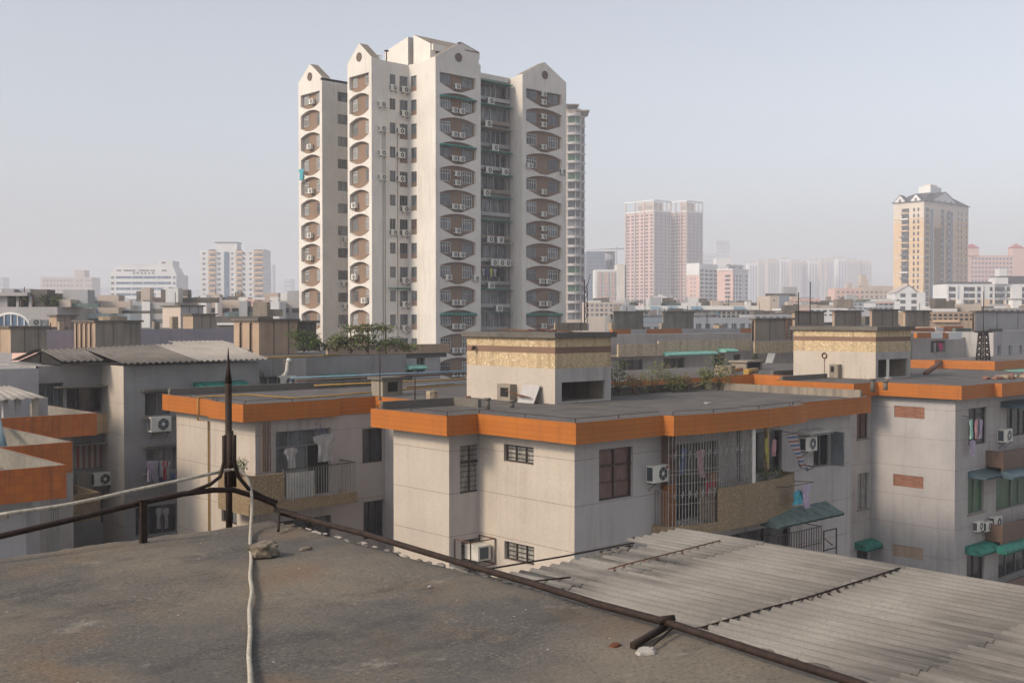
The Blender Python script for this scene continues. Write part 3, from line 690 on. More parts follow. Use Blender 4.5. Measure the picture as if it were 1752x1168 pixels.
b = MB(); b.tube([(26.5, 44.2, -2.7), (44, 44.0, -2.7)], .05, 'pipe_blue', 6); b.tube([(27, 44.6, -2.85), (44, 44.8, -2.85)], .05, 'pipe_brown', 6); b.build('water_pipe', ab)
def stub(px, py, h, r, lb, z=-3.17):
    p = onz(px, py, z); b = MB(); b.tube([(p[0], p[1], z), (p[0], p[1], z+h)], r, 'concrete_dark', 8); b.tube([(p[0], p[1], z+h-.002), (p[0], p[1], z+h+.07)], r*1.45, 'concrete_dark', 8)
    tag(b.build('vent_stub', None, (p[0], p[1], z)), lb, 'vent pipe', 'stub vent pipes on the roofs')
stub(834, 700, .33, .085, 'taller dark stub pipe on the roof before the central stairhead')
stub(876, 697, .20, .085, 'shorter dark stub pipe on the roof before the central stairhead')
# ---- block R
FR = [(45, 37.05), (51.8, 37.05), (51.8, 32.9), (47.7, 32.9), (47.7, 28.35), (49.85, 28.35), (49.85, 24.1), (53.2, 24.1), (53.25, 23.75), (66, 23.75), (66, 46)]
rr = thing('apartment_block', (52, 28, -26), 'grey-white walled block at the right with an orange tiled roof band', 'apartment building', 'blocks with orange roof bands')
fascia(rr, FR, -3.75, -3.10, 'orange_tile')
b = MB(); b.prism(FR+[(45, 46)], -3.745, -3.17, 'roof_grit', 'roof_grit', 'grey_wall', sides=False); b.build('roof', rr)
W = MB(); RX1, RY1, RX2, RY2 = 48.2, 28.9, 50.25, 24.58
wall('x', RX1, RY1, 33, [], 'cream_wall_lit')
p1 = hole('y', RY1, 1466, 1486, 700, 750); p2 = hole('y', RY1, 1467, 1486, 809, 870); p3 = hole('y', RY1, 1466, 1486, 936, 970)
wall('y', RY1, RX1, RX2, [p1, p2, p3], 'shaded_side_wall', depth=.22)
v1 = hole('x', RX2, 1530, 1582, 695, 715); v2 = hole('x', RX2, 1528, 1580, 813, 833); v3 = hole('x', RX2, 1527, 1579, 934, 954)
wall('x', RX2, RY2, RY1, [v1, v2, v3], 'pale_wall', depth=.06)
q1 = hole('y', RY2, 1657, 1688, 697, 760); q2 = hole('y', RY2, 1656, 1684, 815, 877); q3 = hole('y', RY2, 1654, 1684, 935, 1000)
d1 = hole('y', RY2, 1722, 1760, 697, 745); d2 = hole('y', RY2, 1704, 1772, 812, 866); d3 = hole('y', RY2, 1708, 1772, 938, 980)
wall('y', RY2, RX2, 66, [q1, q2, q3, d1, d2, d3], 'shaded_side_wall')
W.box(RX1, 66, RY1+.5, 45.5, -26, -3.76, 'shaded_side_wall', skip='xy'); W.box(51, 66, RY2+.5, 30, -26, -3.76, 'shaded_side_wall', skip='y'); W.box(45, 52.3, 37.5, 45, -26, -3.76, 'shaded_side_wall')
W.build('wall', rr)
for v in (v1, v2, v3):
    b = MB(); b.box(RX2+.03, RX2+.08, v[0], v[1], v[2], v[3], 'red_brick' if v is not v3 else 'concrete_warm'); b.build('bricked_up_opening', rr)
window(rr, 'y', RY1, *p1, 2, 1, 'frame_dark', 'glass_curtain', sill='concrete'); window(rr, 'y', RY1, *p2, 2, 1, 'frame_grey', 'glass_pale', thin=5, sill='concrete'); window(rr, 'y', RY1, *p3, 2, 1, 'frame_dark', 'glass_dark')
window(rr, 'y', RY2, *q1, 2, 1, 'frame_dark', 'glass_dark'); window(rr, 'y', RY2, *q2, 2, 1, 'frame_grey', 'glass_green', sill='concrete'); window(rr, 'y', RY2, *q3, 2, 1, 'frame_dark', 'glass_dark')
window(rr, 'y', RY2, *d1, 3, 1, 'frame_dark', 'glass_dark'); window(rr, 'y', RY2, d2[0], d2[0]+(d2[1]-d2[0])*.42, d2[2], d2[3], 1, 1, 'frame_grey', 'glass_green'); window(rr, 'y', RY2, d2[0]+(d2[1]-d2[0])*.42, d2[1], d2[2], d2[3], 3, 1, 'frame_grey', 'glass_green')
window(rr, 'y', RY2, *d3, 4, 1, 'frame_grey', 'glass_dark')
b = MB()
for v, zt_ in ((-7.3, -6.4), (-10.9, -9.95), (-13.6, -12.8)):
    x0_ = 53.4; b.box(x0_, 60, RY2-.85, RY2-.75, v, zt_, 'brown_tile'); b.box(x0_, x0_+.1, RY2-.75, RY2-.004, v, zt_, 'brown_tile'); b.box(x0_, 60, RY2-.75, RY2-.004, v, v+.12, 'shaded_side_wall')
b.build('balcony', rr)
b = MB(); b.box(40.6, 40.9, 31.8, 37, -26, -3.2, 'shaded_side_wall'); 
b = MB(); b.box(52.2, 56.6, 36, 36.2, -3.17, -2.9, 'concrete_dark'); b.build('parapet', rr); b = MB(); b.box(48.1, 52.2, 32.6, 32.75, -3.17, -2.92, 'concrete_dark'); b.build('parapet', rr)
st2 = stairhead(rr, 53.1, 56.75, 30.3, 35.3, -.42, (53.35, 56.45, -3.1, -2.15))
b = MB(); b.box(54.15, 54.3, 30.2, 30.29, -3.1, -2.15, 'tower_white'); b.box(53.95, 54.4, 30.1, 30.29, -3.17, -3.08, 'tower_white'); b.build('door_post', st2)
stub(1493, 672-2, .50, .10, 'left of two dark stub pipes before the right stairhead'); stub(1571-2, 668-2, .36, .10, 'right stub pipe on the roof edge by the right stairhead') if False else stub(1515, 667, .36, .10, 'right of two dark stub pipes before the right stairhead')
# ================================================================ REUSABLE THINGS
def ac_proto():
    t = thing('air_conditioner', (0, 0, 0), 'x', 'air conditioner')
    b = MB(); b.box(-.40, .40, -.30, 0, 0, .56, 'ac_white'); b.box(-.401, -.385, -.27, -.03, .06, .5, 'ac_dark'); b.build('casing', t, local=True)
    b = MB(); N = 20; cx_, cz_ = .08, .28
    b.face([(cx_+.22*cos(2*pi*i/N), -.304, cz_+.22*sin(2*pi*i/N)) for i in range(N)][::1], 'ac_dark')
    ring = [(cx_+.23*cos(2*pi*i/N), -.308, cz_+.23*sin(2*pi*i/N)) for i in range(N+1)]; b.tube(ring, .014, 'ac_white', 4, caps=False)
    b.face([(cx_+.07*cos(2*pi*i/10), -.309, cz_+.07*sin(2*pi*i/10)) for i in range(10)], 'ac_white')
    for k in range(6): a = 2*pi*k/6; b.tube([(cx_, -.308, cz_), (cx_+.22*cos(a), -.308, cz_+.22*sin(a))], .005, 'ac_white', 4)
    b.build('fan_grille', t, local=True)
    b = MB()
    for x in (-.3, .3): b.box(x-.015, x+.015, -.34, .0, -.045, -.004, 'frame_dark'); b.tube([(x, -.3, -.03), (x, 0, -.28)], .012, 'frame_dark', 4)
    b.build('bracket', t, local=True); return t
AC = ac_proto(); AC_used = [False]
def ac(x, y, z, face, label, group='air conditioner units on the walls', s=1.0):
    """face 'y': on a wall facing -Y, 'x': on a wall facing -X; (x,y) is on the wall"""
    rz = 0 if face == 'y' else -pi/2
    if face == 'y': y -= .012
    else: x -= .012
    if not AC_used[0]:
        AC_used[0] = True; AC.location = (x, y, z); AC.rotation_euler = (0, 0, rz); AC['label'] = label; AC['group'] = group; AC.scale = (s, s, s); return AC
    return copy_tree(AC, (x, y, z), rz, label, group, (s, s, s))
def acp(px, py, ax, c, label, s=1.0, **k):
    p = (onx if ax == 'x' else ony)(px, py, c); return ac(p[0], p[1], p[2], ax, label, s=s, **k)
def awning(ax, c, u0, u1, z, m, label, out=.7, drop=.28, nseg=5, sag=0, cat='awning', group='awnings over the windows', name='awning', curl=True, th=.02):
    """curved sheet awning projecting from the wall plane"""
    if u0 > u1: u0, u1 = u1, u0
    b = MB(); prof = [(-out*sin(pi/2*i/nseg) if curl else -out*i/nseg, z-drop*(1-cos(pi/2*i/nseg) if curl else i/nseg)) for i in range(nseg+1)]
    prof = prof+[(prof[-1][0], prof[-1][1]-.06)]
    ns = max(3, int((u1-u0)/.25))
    for k in range(ns):
        a, e = u0+(u1-u0)*k/ns, u0+(u1-u0)*(k+1)/ns
        for i in range(len(prof)-1):
            d0, z0 = prof[i]; d1, z1 = prof[i+1]; o1_ = .012*(k % 2)
            q = [P3(ax, c-.003+d0, a, z0+o1_), P3(ax, c-.003+d0, e, z0+o1_), P3(ax, c-.003+d1, e, z1+o1_), P3(ax, c-.003+d1, a, z1+o1_)]
            b.face(q, m); b.face([(p[0], p[1], p[2]-th) for p in q[::-1]], m)
    for u in (u0, u1):
        b.face([P3(ax, c-.003+d, u, z_) for d, z_ in prof]+[P3(ax, c-.003, u, prof[-1][1])], m)
    p0 = P3(ax, c, (u0+u1)/2, z)
    o = b.build(name, None, p0); return tag(o, label, cat, group)
def awn(ax, c, px0, px1, py, m, label, **k):
    f = onx if ax == 'x' else ony; a = f(px0, py, c); e = f(px1, py, c); i = 1 if ax == 'x' else 0
    return awning(ax, c, a[i], e[i], (a[2]+e[2])/2, m, label, **k)
def garment(x, y, z, ax, m, w_, h, label, kind='shirt', name='garment'):
    """a piece of washing hanging from (x,y,z); ax is the direction of the line"""
    b = MB(); N = 8; rows = []
    for j in range(N+1):
        v = j/N; row = []
        for i in range(7):
            u = i/6-.5
            ww = w_*(1.0 if kind != 'shirt' else (1.25 if v < .3 else .82))*(1-.1*sin(v*7+x))
            off = .035*sin(i*2.1+v*4+x*9)*(.4+v); top = -.06*abs(u)*2 if v == 0 else 0
            row.append((x+u*ww, y+off, z-h*v+top) if ax == 'x' else (x+off, y+u*ww, z-h*v+top))
        rows.append(row)
    for d in (0, .012):
        for j in range(N):
            for i in range(6):
                q = [rows[j][i], rows[j+1][i], rows[j+1][i+1], rows[j][i+1]]
                if ax == 'x': q = [(p[0], p[1]+d, p[2]) for p in q]
                else: q = [(p[0]+d, p[1], p[2]) for p in q]
                b.face(q if d == 0 else q[::-1], m, True)
    b.tube([(x-.02, y, z), (x, y, z+.05)], .008, 'frame_dark', 4)
    return tag(b.build(name, None, (x, y, z)), label, 'laundry', 'washing hung out to dry')
def clump(b, c, r, n, ls, mats, rs, flat=1.0):
    for _ in range(n):
        while True:
            d = (rs.uniform(-1, 1), rs.uniform(-1, 1), rs.uniform(-1, 1))
            q = d[0]**2+d[1]**2+d[2]**2
            if .1 < q < 1: break
        p = mathutils.Vector((c[0]+d[0]*r[0], c[1]+d[1]*r[1], c[2]+d[2]*r[2]))
        a = mathutils.Vector((rs.uniform(-1, 1), rs.uniform(-1, 1), rs.uniform(-.6, 1))).normalized(); t = a.orthogonal().normalized(); l_ = ls*rs.uniform(.6, 1.4)
        b.face([p-t*l_*.3, p+a*l_*.5-t*l_*.05, p+a*l_, p+t*l_*.3+a*l_*.4], rs.choice(mats))
def shrub(px, py, z, h, w_, label, mats=('leaf', 'leaf_dark'), ls=.12, n=420, seed=0, cat='shrub', name='shrub', D=None, group='plants on the roof tops', stems=5):
    """leafy plant with stems; foot at pixel (px,py) on height z, or at distance D"""
    p = onz(px, py, z) if D is None else ond(px, py, D); rs = random.Random(seed+int(px)); z = p[2]
    t = thing(name, p, label, cat, group)
    s = MB(); f = MB()
    for k in range(stems):
        a = rs.uniform(0, 2*pi); e = (p[0]+w_*.45*cos(a)*rs.random(), p[1]+w_*.45*sin(a)*rs.random(), z+h*rs.uniform(.5, .9))
        s.tube([p, ((p[0]+e[0])/2+rs.uniform(-.05, .05)*w_, (p[1]+e[1])/2, z+h*.4), e], .02*h+.004, 'wood', 4, r1=.006)
        clump(f, e, (w_*.32, w_*.32, h*.30), n//stems, ls, mats, rs)
    clump(f, (p[0], p[1], z+h*.35), (w_*.5, w_*.5, h*.33), n//3, ls, mats, rs)
    s.build('stem', t); f.build('foliage', t); return t

# ---------------------------------------------------------------- things on block AB / R
acp(1119, 823, 'y', BY2, 'white boxed fan unit with a small red sticker between the curtained window and the grille', s=1.0)
acp(1377, 770, 'y', BY2, 'white fan unit up under the eaves beside the striped blanket', s=.95)
# old window box unit on the B notch wall
p = onx(812, 962, BX2); 
t = thing('window_air_conditioner', (23.55, BY1, -8.0), 'old rusty boxed unit in an iron cage at the foot of the notch', 'air conditioner')
b = MB(); b.box(23.45, 24.0, 27.5, BY1-.01, -7.9, -7.42, 'white_metal'); b.build('casing', t)
b = MB(); b.box(23.52, 23.88, 27.485, 27.498, -7.85, -7.47, 'ac_dark'); b.build('grille', t)
b = MB()
for x in (23.0, 24.05):
    for y in (27.35, 28.15): b.box(x-.015, x+.015, y-.015, y+.015, -8.05, -7.2, 'rust')
for z in (-8.05, -7.22):
    b.box(23.0, 24.05, 27.34, 27.36, z, z+.03, 'rust_red'); b.box(22.99, 23.01, 27.35, 28.15, z, z+.03, 'rust_red'); b.box(24.04, 24.06, 27.35, 28.15, z, z+.03, 'rust_red')
b.build('cage', t)
# washing behind the grille, blanket, teal cloth
yb = 23.05
for i, (px, py, m, w_, h, lb) in enumerate([(1170, 765, 'cloth_blue', .28, .85, 'dark blue trousers hanging behind the left of the window grille'), (1200, 768, 'cloth_pink', .32, .95, 'pale mauve top hanging behind the middle of the window grille'),
     (1216, 822, 'cloth_red', .55, .42, 'bright red cloth hung low behind the window grille')]):
    q = ony(px, py, yb); garment(q[0], q[1], q[2], 'x', m, w_, h, lb, 'trousers' if i == 0 else 'shirt')
q = ony(1312, 748, 22.95); garment(q[0], q[1], q[2], 'x', 'cloth_yellow', .16, .85, 'narrow yellow-green towel hanging right of the white balcony pillar', 'towel')
q = ony(1325, 750, 22.95); garment(q[0], q[1], q[2], 'x', 'cloth_pink', .22, .62, 'pink towel hanging right of the yellow-green towel', 'towel')
yb2 = 22.7; R_ = []
for j in range(9):
    t_ = j/8; a = ony(1345+26*t_+1.5*sin(5*t_), 743+58*t_, yb2); e = ony(1361+21*t_+1.5*sin(6*t_), 741+62*t_, yb2)
    R_.append([tuple(a[i]+(e[i]-a[i])*k/5+(0, .05*sin(k*2.3+j*.7), 0)[i] for i in range(3)) for k in range(6)])
b = MB()
for j in range(8):
    for k in range(5): q4 = [R_[j][k], R_[j+1][k], R_[j+1][k+1], R_[j][k+1]]; b.face(q4, 'blanket', True); b.face([(p[0], p[1]+.02, p[2]) for p in q4[::-1]], 'blanket', True)
b.tube([R_[0][0], R_[0][5], (R_[0][5][0], BY2, R_[0][5][2]+.05)], .012, 'frame_dark', 4)
tag(b.build('blanket', None, R_[0][0]), 'striped red, white and blue blanket hanging slantwise below the orange band', 'laundry', 'washing hung out to dry')
q = ony(1366, 838, 22.3); garment(q[0], q[1], q[2], 'x', 'cloth_teal', .62, .50, 'turquoise cloth hanging on the pole below the striped blanket', 'towel')
q = ony(1380, 828, 22.2); garment(q[0], q[1], q[2], 'x', 'cloth_lilac', .42, .85, 'pale patterned shirt hanging right of the turquoise cloth')
b = MB(); y = 22.3; a = ony(1345, 833, y); c = ony(1392, 824, y); b.tube([a, c], .014, 'frame_dark', 5); b.tube([(a[0], y, a[2]), (a[0], BY2, a[2]-.1)], .014, 'frame_dark', 5); b.tube([(c[0], y, c[2]), (c[0], BY2, c[2]-.1)], .014, 'frame_dark', 5)
a = ony(1380, 805, 22.4); b.tube([a, (a[0]+1.3, 22.9, a[2]-.02), (a[0]+1.6, BY2, a[2]-.06)], .02, 'frame_dark', 5); tag(b.build('drying_pole', None, a), 'dark drying poles sticking out of the wall beside the striped blanket', 'drying pole')
garment(ony(556, 742, 36.0)[0], 36.0, ony(556, 742, 36)[2], 'x', 'cloth_white', .75, 1.05, 'pale checked shirt hanging at the right of the left balcony door')
garment(ony(498, 765, 36.3)[0], 36.3, ony(498, 765, 36.3)[2], 'x', 'cloth_white', .42, .8, 'grey-white shirt hanging inside the left of the balcony door')
q = ony(548, 735, 36.1); b = MB(); clump(b, q, (.3, .15, .22), 60, .1, ['cloth_blue', 'cloth_black'], random.Random(3)); tag(b.build('cap', None, q), 'dark bunch of cloth hung above the pale checked shirt', 'laundry', 'washing hung out to dry')
# curtain at the open end of balcony A
b = MB()
for i in range(7):
    b.box(AX+.03+i*.055, AX+.06+i*.055, 36.2+.04*(i % 2), 36.24+.04*(i % 2), -5.6, -3.8, 'wood')
tag(b.build('curtain', None, (AX, 36.2, -5.6)), 'narrow brown striped screen at the corner of the left balcony', 'curtain')
def pot(px, py, ax, c, m, lb, z=None):
    q = (ony if ax == 'y' else onx)(px, py, c); t = thing('potted_plant', q, lb, 'potted plant', 'potted plants on the balconies')
    b = MB(); b.tube([q, (q[0], q[1], q[2]+.2)], .1, m, 10, r1=.14); b.build('pot', t)
    rs = random.Random(int(px)); f = MB(); clump(f, (q[0], q[1], q[2]+.42), (.26, .2, .26), 170, .10, ['leaf', 'leaf_dark'], rs); f.build('foliage', t)
pot(1307, 833, 'y', 22.85, 'plastic_blue', 'left leafy green pot plant on the chipped stone balcony wall'); pot(1328, 829, 'y', 22.85, 'debris', 'right leafy green pot plant on the chipped stone balcony wall')
pot(412, 815, 'y', 35.55, 'debris', 'green pot plant on the stone wall behind the iron spike')
q = ony(528, 858, 36.1); b = MB(); b.box(q[0]-.2, q[0]+.2, 35.95, 36.25, -6.79, -6.3, 'pipe_yellow'); tag(b.build('crate', None, (q[0], 36.1, -6.79)), 'yellow-brown box standing behind the balcony railing', 'crate')
# awnings and caged balcony one floor down at the right of B
z2 = ony(1300, 903, 22.9)
t = awning('y', 22.95, ony(1300, 900, 22.95)[0], ony(1412, 880, 22.95)[0], ony(1300, 885, 22.95)[2]+.12, 'awning_slate', 'ragged grey-green sheet awning under the chipped stone balcony', out=.8, drop=.35, curl=False)
cg = thing('window_cage', (34.5, 22.6, -9.5), 'dark iron cage of thin bars below the ragged grey-green awning', 'window cage')
b = MB(); xa, xb, yc = ony(1328, 910, 22.5)[0], ony(1405, 900, 22.5)[0], 22.5
for i in range(19): x = xa+(xb-xa)*i/18; b.box(x-.01, x+.01, yc-.01, yc+.01, -9.6, -7.6, 'frame_dark')
for z in (-9.6, -8.9, -8.2, -7.6): b.box(xa, xb, yc-.014, yc+.014, z, z+.025, 'frame_dark')
for x in (xa, xb):
    for z in (-9.6, -7.6): b.box(x-.012, x+.012, yc, BY2, z, z+.025, 'frame_dark')
b.build('bars', cg)
b = MB(); x0_, x1_ = xb+.05, ony(1432, 890, 22.4)[0]
for x in (x0_, x1_): b.box(x-.02, x+.02, 22.4, 22.44, -9.2, -7.75, 'frame_dark')
for z in (-9.2, -8.5, -7.79): b.box(x0_, x1_, 22.4, 22.44, z, z+.04, 'frame_dark')
b.build('open_leaf', cg)
awning('y', BY2, ony(1366, 740, BY2)[0]-.1, ony(1395, 740, BY2)[0]+.3, ony(1385, 733, BY2)[2], 'white_metal', 'small pale sheet canopy above the unit under the eaves', out=.6, drop=.1, curl=False)
for px, h, lb in ((710, 1.1, 'thin bare rod standing on the left part of the centre block'), (650, 1.9, 'thin tall pole rising from the dark roof wall left of the centre')):
    q = onz(px, 694 if px == 710 else 682, -3.1); b = MB(); b.tube([q, (q[0], q[1], q[2]+h)], .022, 'rust', 5); b.box(q[0]-.05, q[0]+.05, q[1]-.05, q[1]+.05, q[2]-.06, q[2]+.03, 'concrete_dark'); tag(b.build('pole', None, q), lb, 'pole', 'poles on the roofs')
# chimney stack block, meter box, leaning board, by stairhead 1
q = onz(662, 676, -3.17); b = MB(); b.box(q[0]-.5, q[0]+.5, q[1]-.4, q[1]+.4, -3.17, -2.5, 'concrete'); b.box(q[0]-.62, q[0]+.62, q[1]-.52, q[1]+.52, -2.5, -2.4, 'concrete_dark'); b.box(q[0]-.25, q[0]+.25, q[1]-.41, q[1]-.4, -3.0, -2.6, 'dark_void'); tag(b.build('vent_stack', None, q), 'square concrete vent stack with cap on the left roof', 'vent stack')
x = 28.9; a = onx(862, 684, x); c = onx(884, 684, x)
b = MB(); b.box(x-.35, x-.003, c[1], a[1], -3.16, -2.52, 'concrete'); b.box(x-.36, x-.35, c[1]+.1, a[1]-.2, -3.0, -2.65, 'dark_void'); tag(b.build('meter_box', None, (x-.2, a[1], -3.17)), 'small grimy concrete box with a dark hole at the central stairhead', 'meter box')
a = onx(890, 692, x-.35); c = onx(918, 692, x-.35); b = MB(); b.face([(x-.5, a[1], -3.16), (x-.5, c[1], -3.16), (x-.12, c[1]+.05, -2.5), (x-.12, a[1]+.05, -2.5)][::-1], 'pale_wall'); b.face([(x-.46, a[1], -3.16), (x-.46, c[1], -3.16), (x-.08, c[1]+.05, -2.5), (x-.08, a[1]+.05, -2.5)], 'pale_wall')
for k in range(3): b.tube([(x-.55, a[1]+.6-.3*k, -2.75-.08*k), (x-.53, c[1]+.1, -2.95)], .018, 'rust_red', 4)
tag(b.build('leaning_board', None, (x-.3, c[1], -3.17)), 'grey-white board leaning on the central stairhead with rusty bars', 'board')
# debris on the AB roof back part
rs = random.Random(12)
def junk(px, py, w_, h, m, lb, z=-3.17, name='plank', shape=0, ang=None):
    q = onz(px, py, z); b = MB(); a = rs.uniform(0, pi) if ang is None else ang; L = w_/2
    dx, dy = cos(a)*L, sin(a)*L
    if shape == 0: b.tube([(q[0]-dx, q[1]-dy, z+h*.5), (q[0]+dx, q[1]+dy, z+h*.5+.02)], h*.5, m, 4)
    else:
        k = [(L*rs.uniform(.7, 1.1)*cos(2*pi*i/7), L*rs.uniform(.7, 1.1)*sin(2*pi*i/7)) for i in range(7)]
        b.prism([(q[0]+u, q[1]+v) for u, v in k], z, z+h*rs.uniform(.6, 1), m)
    tag(b.build(name, None, q), lb, 'roof clutter', 'odds and ends lying on the roofs')
junk(770, 660, 4, .14, 'pipe_blue', 'pale blue pipe lying behind the central stairhead at its left', name='pipe', ang=-.05)
junk(740, 662, 3.2, .12, 'pipe_brown', 'brown pipe lying left of the pale blue pipe', name='pipe', ang=.1)
junk(740, 683, .5, .35, 'debris_pale', 'small tan lump near the orange inner corner', name='block', shape=1)
junk(800, 684, .3, .2, 'debris', 'orange-red brick end at the foot of the central stairhead', name='brick', shape=1)
junk(1240, 640, 1.3, .5, 'debris_pale', 'yellowish heap on the far part of the roof behind the weeds', name='block', shape=1)
junk(1285, 641, 1.8, .4, 'pipe_yellow', 'yellow plank pile right of the yellowish heap', name='plank', ang=.3)
junk(1262, 636, 1.2, .25, 'orange_tile', 'orange board behind the yellowish heap', name='board', ang=.2)
q = onz(1278, 632, -3.17); b = MB(); b.box(q[0]-.7, q[0]+.7, q[1]-.5, q[1]+.5, -3.17, -2.75, 'dark_void'); 
for sx_ in (-.75, .75): b.box(q[0]+sx_-.08, q[0]+sx_+.08, q[1]-.55, q[1]+.55, -3.17, -2.7, 'concrete')
b.prism([(q[0]-.95, q[1]-.7), (q[0]+.95, q[1]-.7), (q[0]+.95, q[1]+.7), (q[0]-.95, q[1]+.7)], -2.7, -2.6, 'concrete'); tag(b.build('vent_stack', None, q), 'low capped concrete vent among the clutter right of the weeds', 'vent stack')
junk(1210, 693-3, .35, .05, 'cloth_white', 'white scrap lying on the dark roof in front of the weeds', name='scrap', shape=1)
# weeds on the AB roof
for i, (px, py, h, w_, lb, mt) in enumerate([(1058, 676, 1.3, 1.2, 'tall green weed at the right foot of the central stairhead', ('leaf', 'leaf_dark', 'leaf_dry')), (1085, 674, .8, 1.1, 'low dry weed beside the central stairhead', ('leaf_dry', 'debris')),
    (1118, 672, 1.35, 1.4, 'spreading green weed second from the stairhead', ('leaf', 'leaf_dry')), (1150, 671, .7, 1.2, 'low brownish weed between the two green ones', ('leaf_dry', 'leaf')), (1176, 669, .75, 1.1, 'short reddish weed right of the spreading green one', ('leaf_dry', 'debris')),
    (1205, 667, 1.0, 1.0, 'medium olive weed left of the biggest bush', ('leaf_dry', 'leaf')), (1230, 667, 1.45, 1.35, 'biggest bushy olive weed on the roof edge', ('leaf', 'leaf_dry', 'leaf_dark'))]):
    shrub(px, py, -3.17, h, w_, lb, mt, ls=.13, n=330, seed=i, cat='weed', name='weed', group='weeds growing on the roof')
b = MB(); b.box(32.1, 39.9, 31.9, 32.6, -3.17, -2.96, 'debris'); b.build('planter_kerb', ab)
# rubble on the R roof
rs = random.Random(21)
for i in range(46):
    x = rs.uniform(57.5, 65.5); y = 26.2+rs.gauss(0, .25)+(x-57)*-.05; s_ = rs.uniform(.14, .5); m = rs.choice(['debris', 'debris', 'debris_pale', 'concrete', 'red_brick'])
    b = lump((x, y, -3.17+s_*.22), s_*.6, (1, 1, .65), i, m, 5)
    tag(b.build('rubble', None, (x, y, -3.17)), 'brick and concrete rubble strewn in a row on the right-hand roof', 'rubble', 'rubble on the right roof')
q = onz(1600, 640, -3.17); b = MB(); b.tube([(q[0]-1.2, q[1], -3.1), (q[0]+1.0, q[1]+.2, -2.55)], .14, 'debris', 4); tag(b.build('slab_piece', None, q), 'tilted reddish slab sticking up from the rubble right of the stairhead', 'rubble')
# R details: washing, units, awnings
for px, m, lb in ((1662, 'cloth_mint', 'mint green shirt, leftmost on the line of the right block'), (1671, 'cloth_pink', 'pink shirt in the middle of the line of the right block'), (1678, 'cloth_lilac', 'grey-lilac shirt, right of the pink one')):
    q = ony(px, 716, RY2-.35); garment(q[0], q[1], q[2], 'x', m, .26, .95, lb)
q = ony(1664, 752, RY2-.35); garment(q[0], q[1], q[2], 'x', 'cloth_lilac', .5, .8, 'dark checked garment hanging below the mint green shirt')
q = ony(1660, 715, RY2-.35); b = MB(); b.tube([(q[0]-.2, q[1], q[2]+.06), (q[0]+1.5, q[1], q[2]+.06)], .014, 'frame_dark', 5); b.tube([(q[0]-.1, q[1], q[2]+.06), (q[0]-.1, RY2, q[2]+.1)], .014, 'frame_dark', 5); b.tube([(q[0]+1.4, q[1], q[2]+.06), (q[0]+1.4, RY2, q[2]+.1)], .014, 'frame_dark', 5); tag(b.build('drying_pole', None, q), 'drying pole with shirts on the right block', 'drying pole')
acp(1713, 755, 'y', RY2, 'round-fanned cream unit beside the top balcony of the right block', s=1.15)
for px, lb in ((1669, 'left of the two small units between the green-curtained and the lowest window'), (1684, 'second of the two small units beside the big blank one'),): acp(px, 907, 'y', RY2-.02, lb, s=.82)
acp(1697, 902, 'y', RY2-.03, 'larger white unit right of the two small ones on the right block', s=1.05)
awn('y', RY2, 1712, 1790, 682, 'awning_blue', 'blue-grey glassy canopy under the orange band at the far right', out=1.1, drop=.25, curl=False)
awn('y', RY2, 1656, 1718, 800, 'awning_blue', 'slate-blue canopy over the green-curtained window', out=.9, drop=.25, curl=False)
awn('y', RY2-.8, 1712, 1790, 797, 'awning_blue', 'slate-blue faceted canopy over the glazed balcony', out=.6, drop=.3)
awn('y', RY2, 1651, 1712, 925, 'awning_green', 'green canopy over the lowest window of the right block', out=.8, drop=.3)
awn('y', RY2-.8, 1705, 1790, 920, 'awning_green', 'green canopy over the lowest glazed balcony', out=.5, drop=.3)
awn('y', RY1, 1462, 1502, 922, 'awning_green', 'small rounded green canopy in the corner of the right block', out=.7, drop=.3)

q = onx(815, 594, 28.9); b = MB(); b.tube([(28.9-.003, q[1], q[2]), (28.9-.16, q[1], q[2]+.03)], .03, 'rust', 5); b.tube([(28.9-.16, q[1], q[2]-.1), (28.9-.16, q[1], q[2]+.06)], .09, 'rust', 8, r1=.04); tag(b.build('wall_lamp', None, q), 'small dark lamp bracket on the tan band of the central stairhead', 'wall lamp')
q = onx(1425, 643, 53.1); e = onx(1440, 643, 53.1)
b = MB(); b.box(53.1-.35, 53.1-.004, e[1], q[1], -3.16, -2.45, 'concrete'); b.box(53.1-.36, 53.1-.351, e[1]+.25, q[1]-.08, -2.85, -2.55, 'dark_void'); tag(b.build('meter_box', None, q), 'grimy concrete meter box against the right stairhead wall', 'meter box')
q = onx(1411, 608, 53.1); b = MB(); b.tube([(53.06, q[1]+.14*cos(a), q[2]+.14*sin(a)) for a in lins(0, 2*pi, 14)], .035, 'rust_red', 5, caps=False); b.tube([(53.07, q[1], q[2]-.14), (53.07, q[1], -3.0)], .012, 'rust_red', 4); tag(b.build('wall_ring', None, q), 'rusty ring with a hanging wire on the right stairhead wall', 'wall ring')
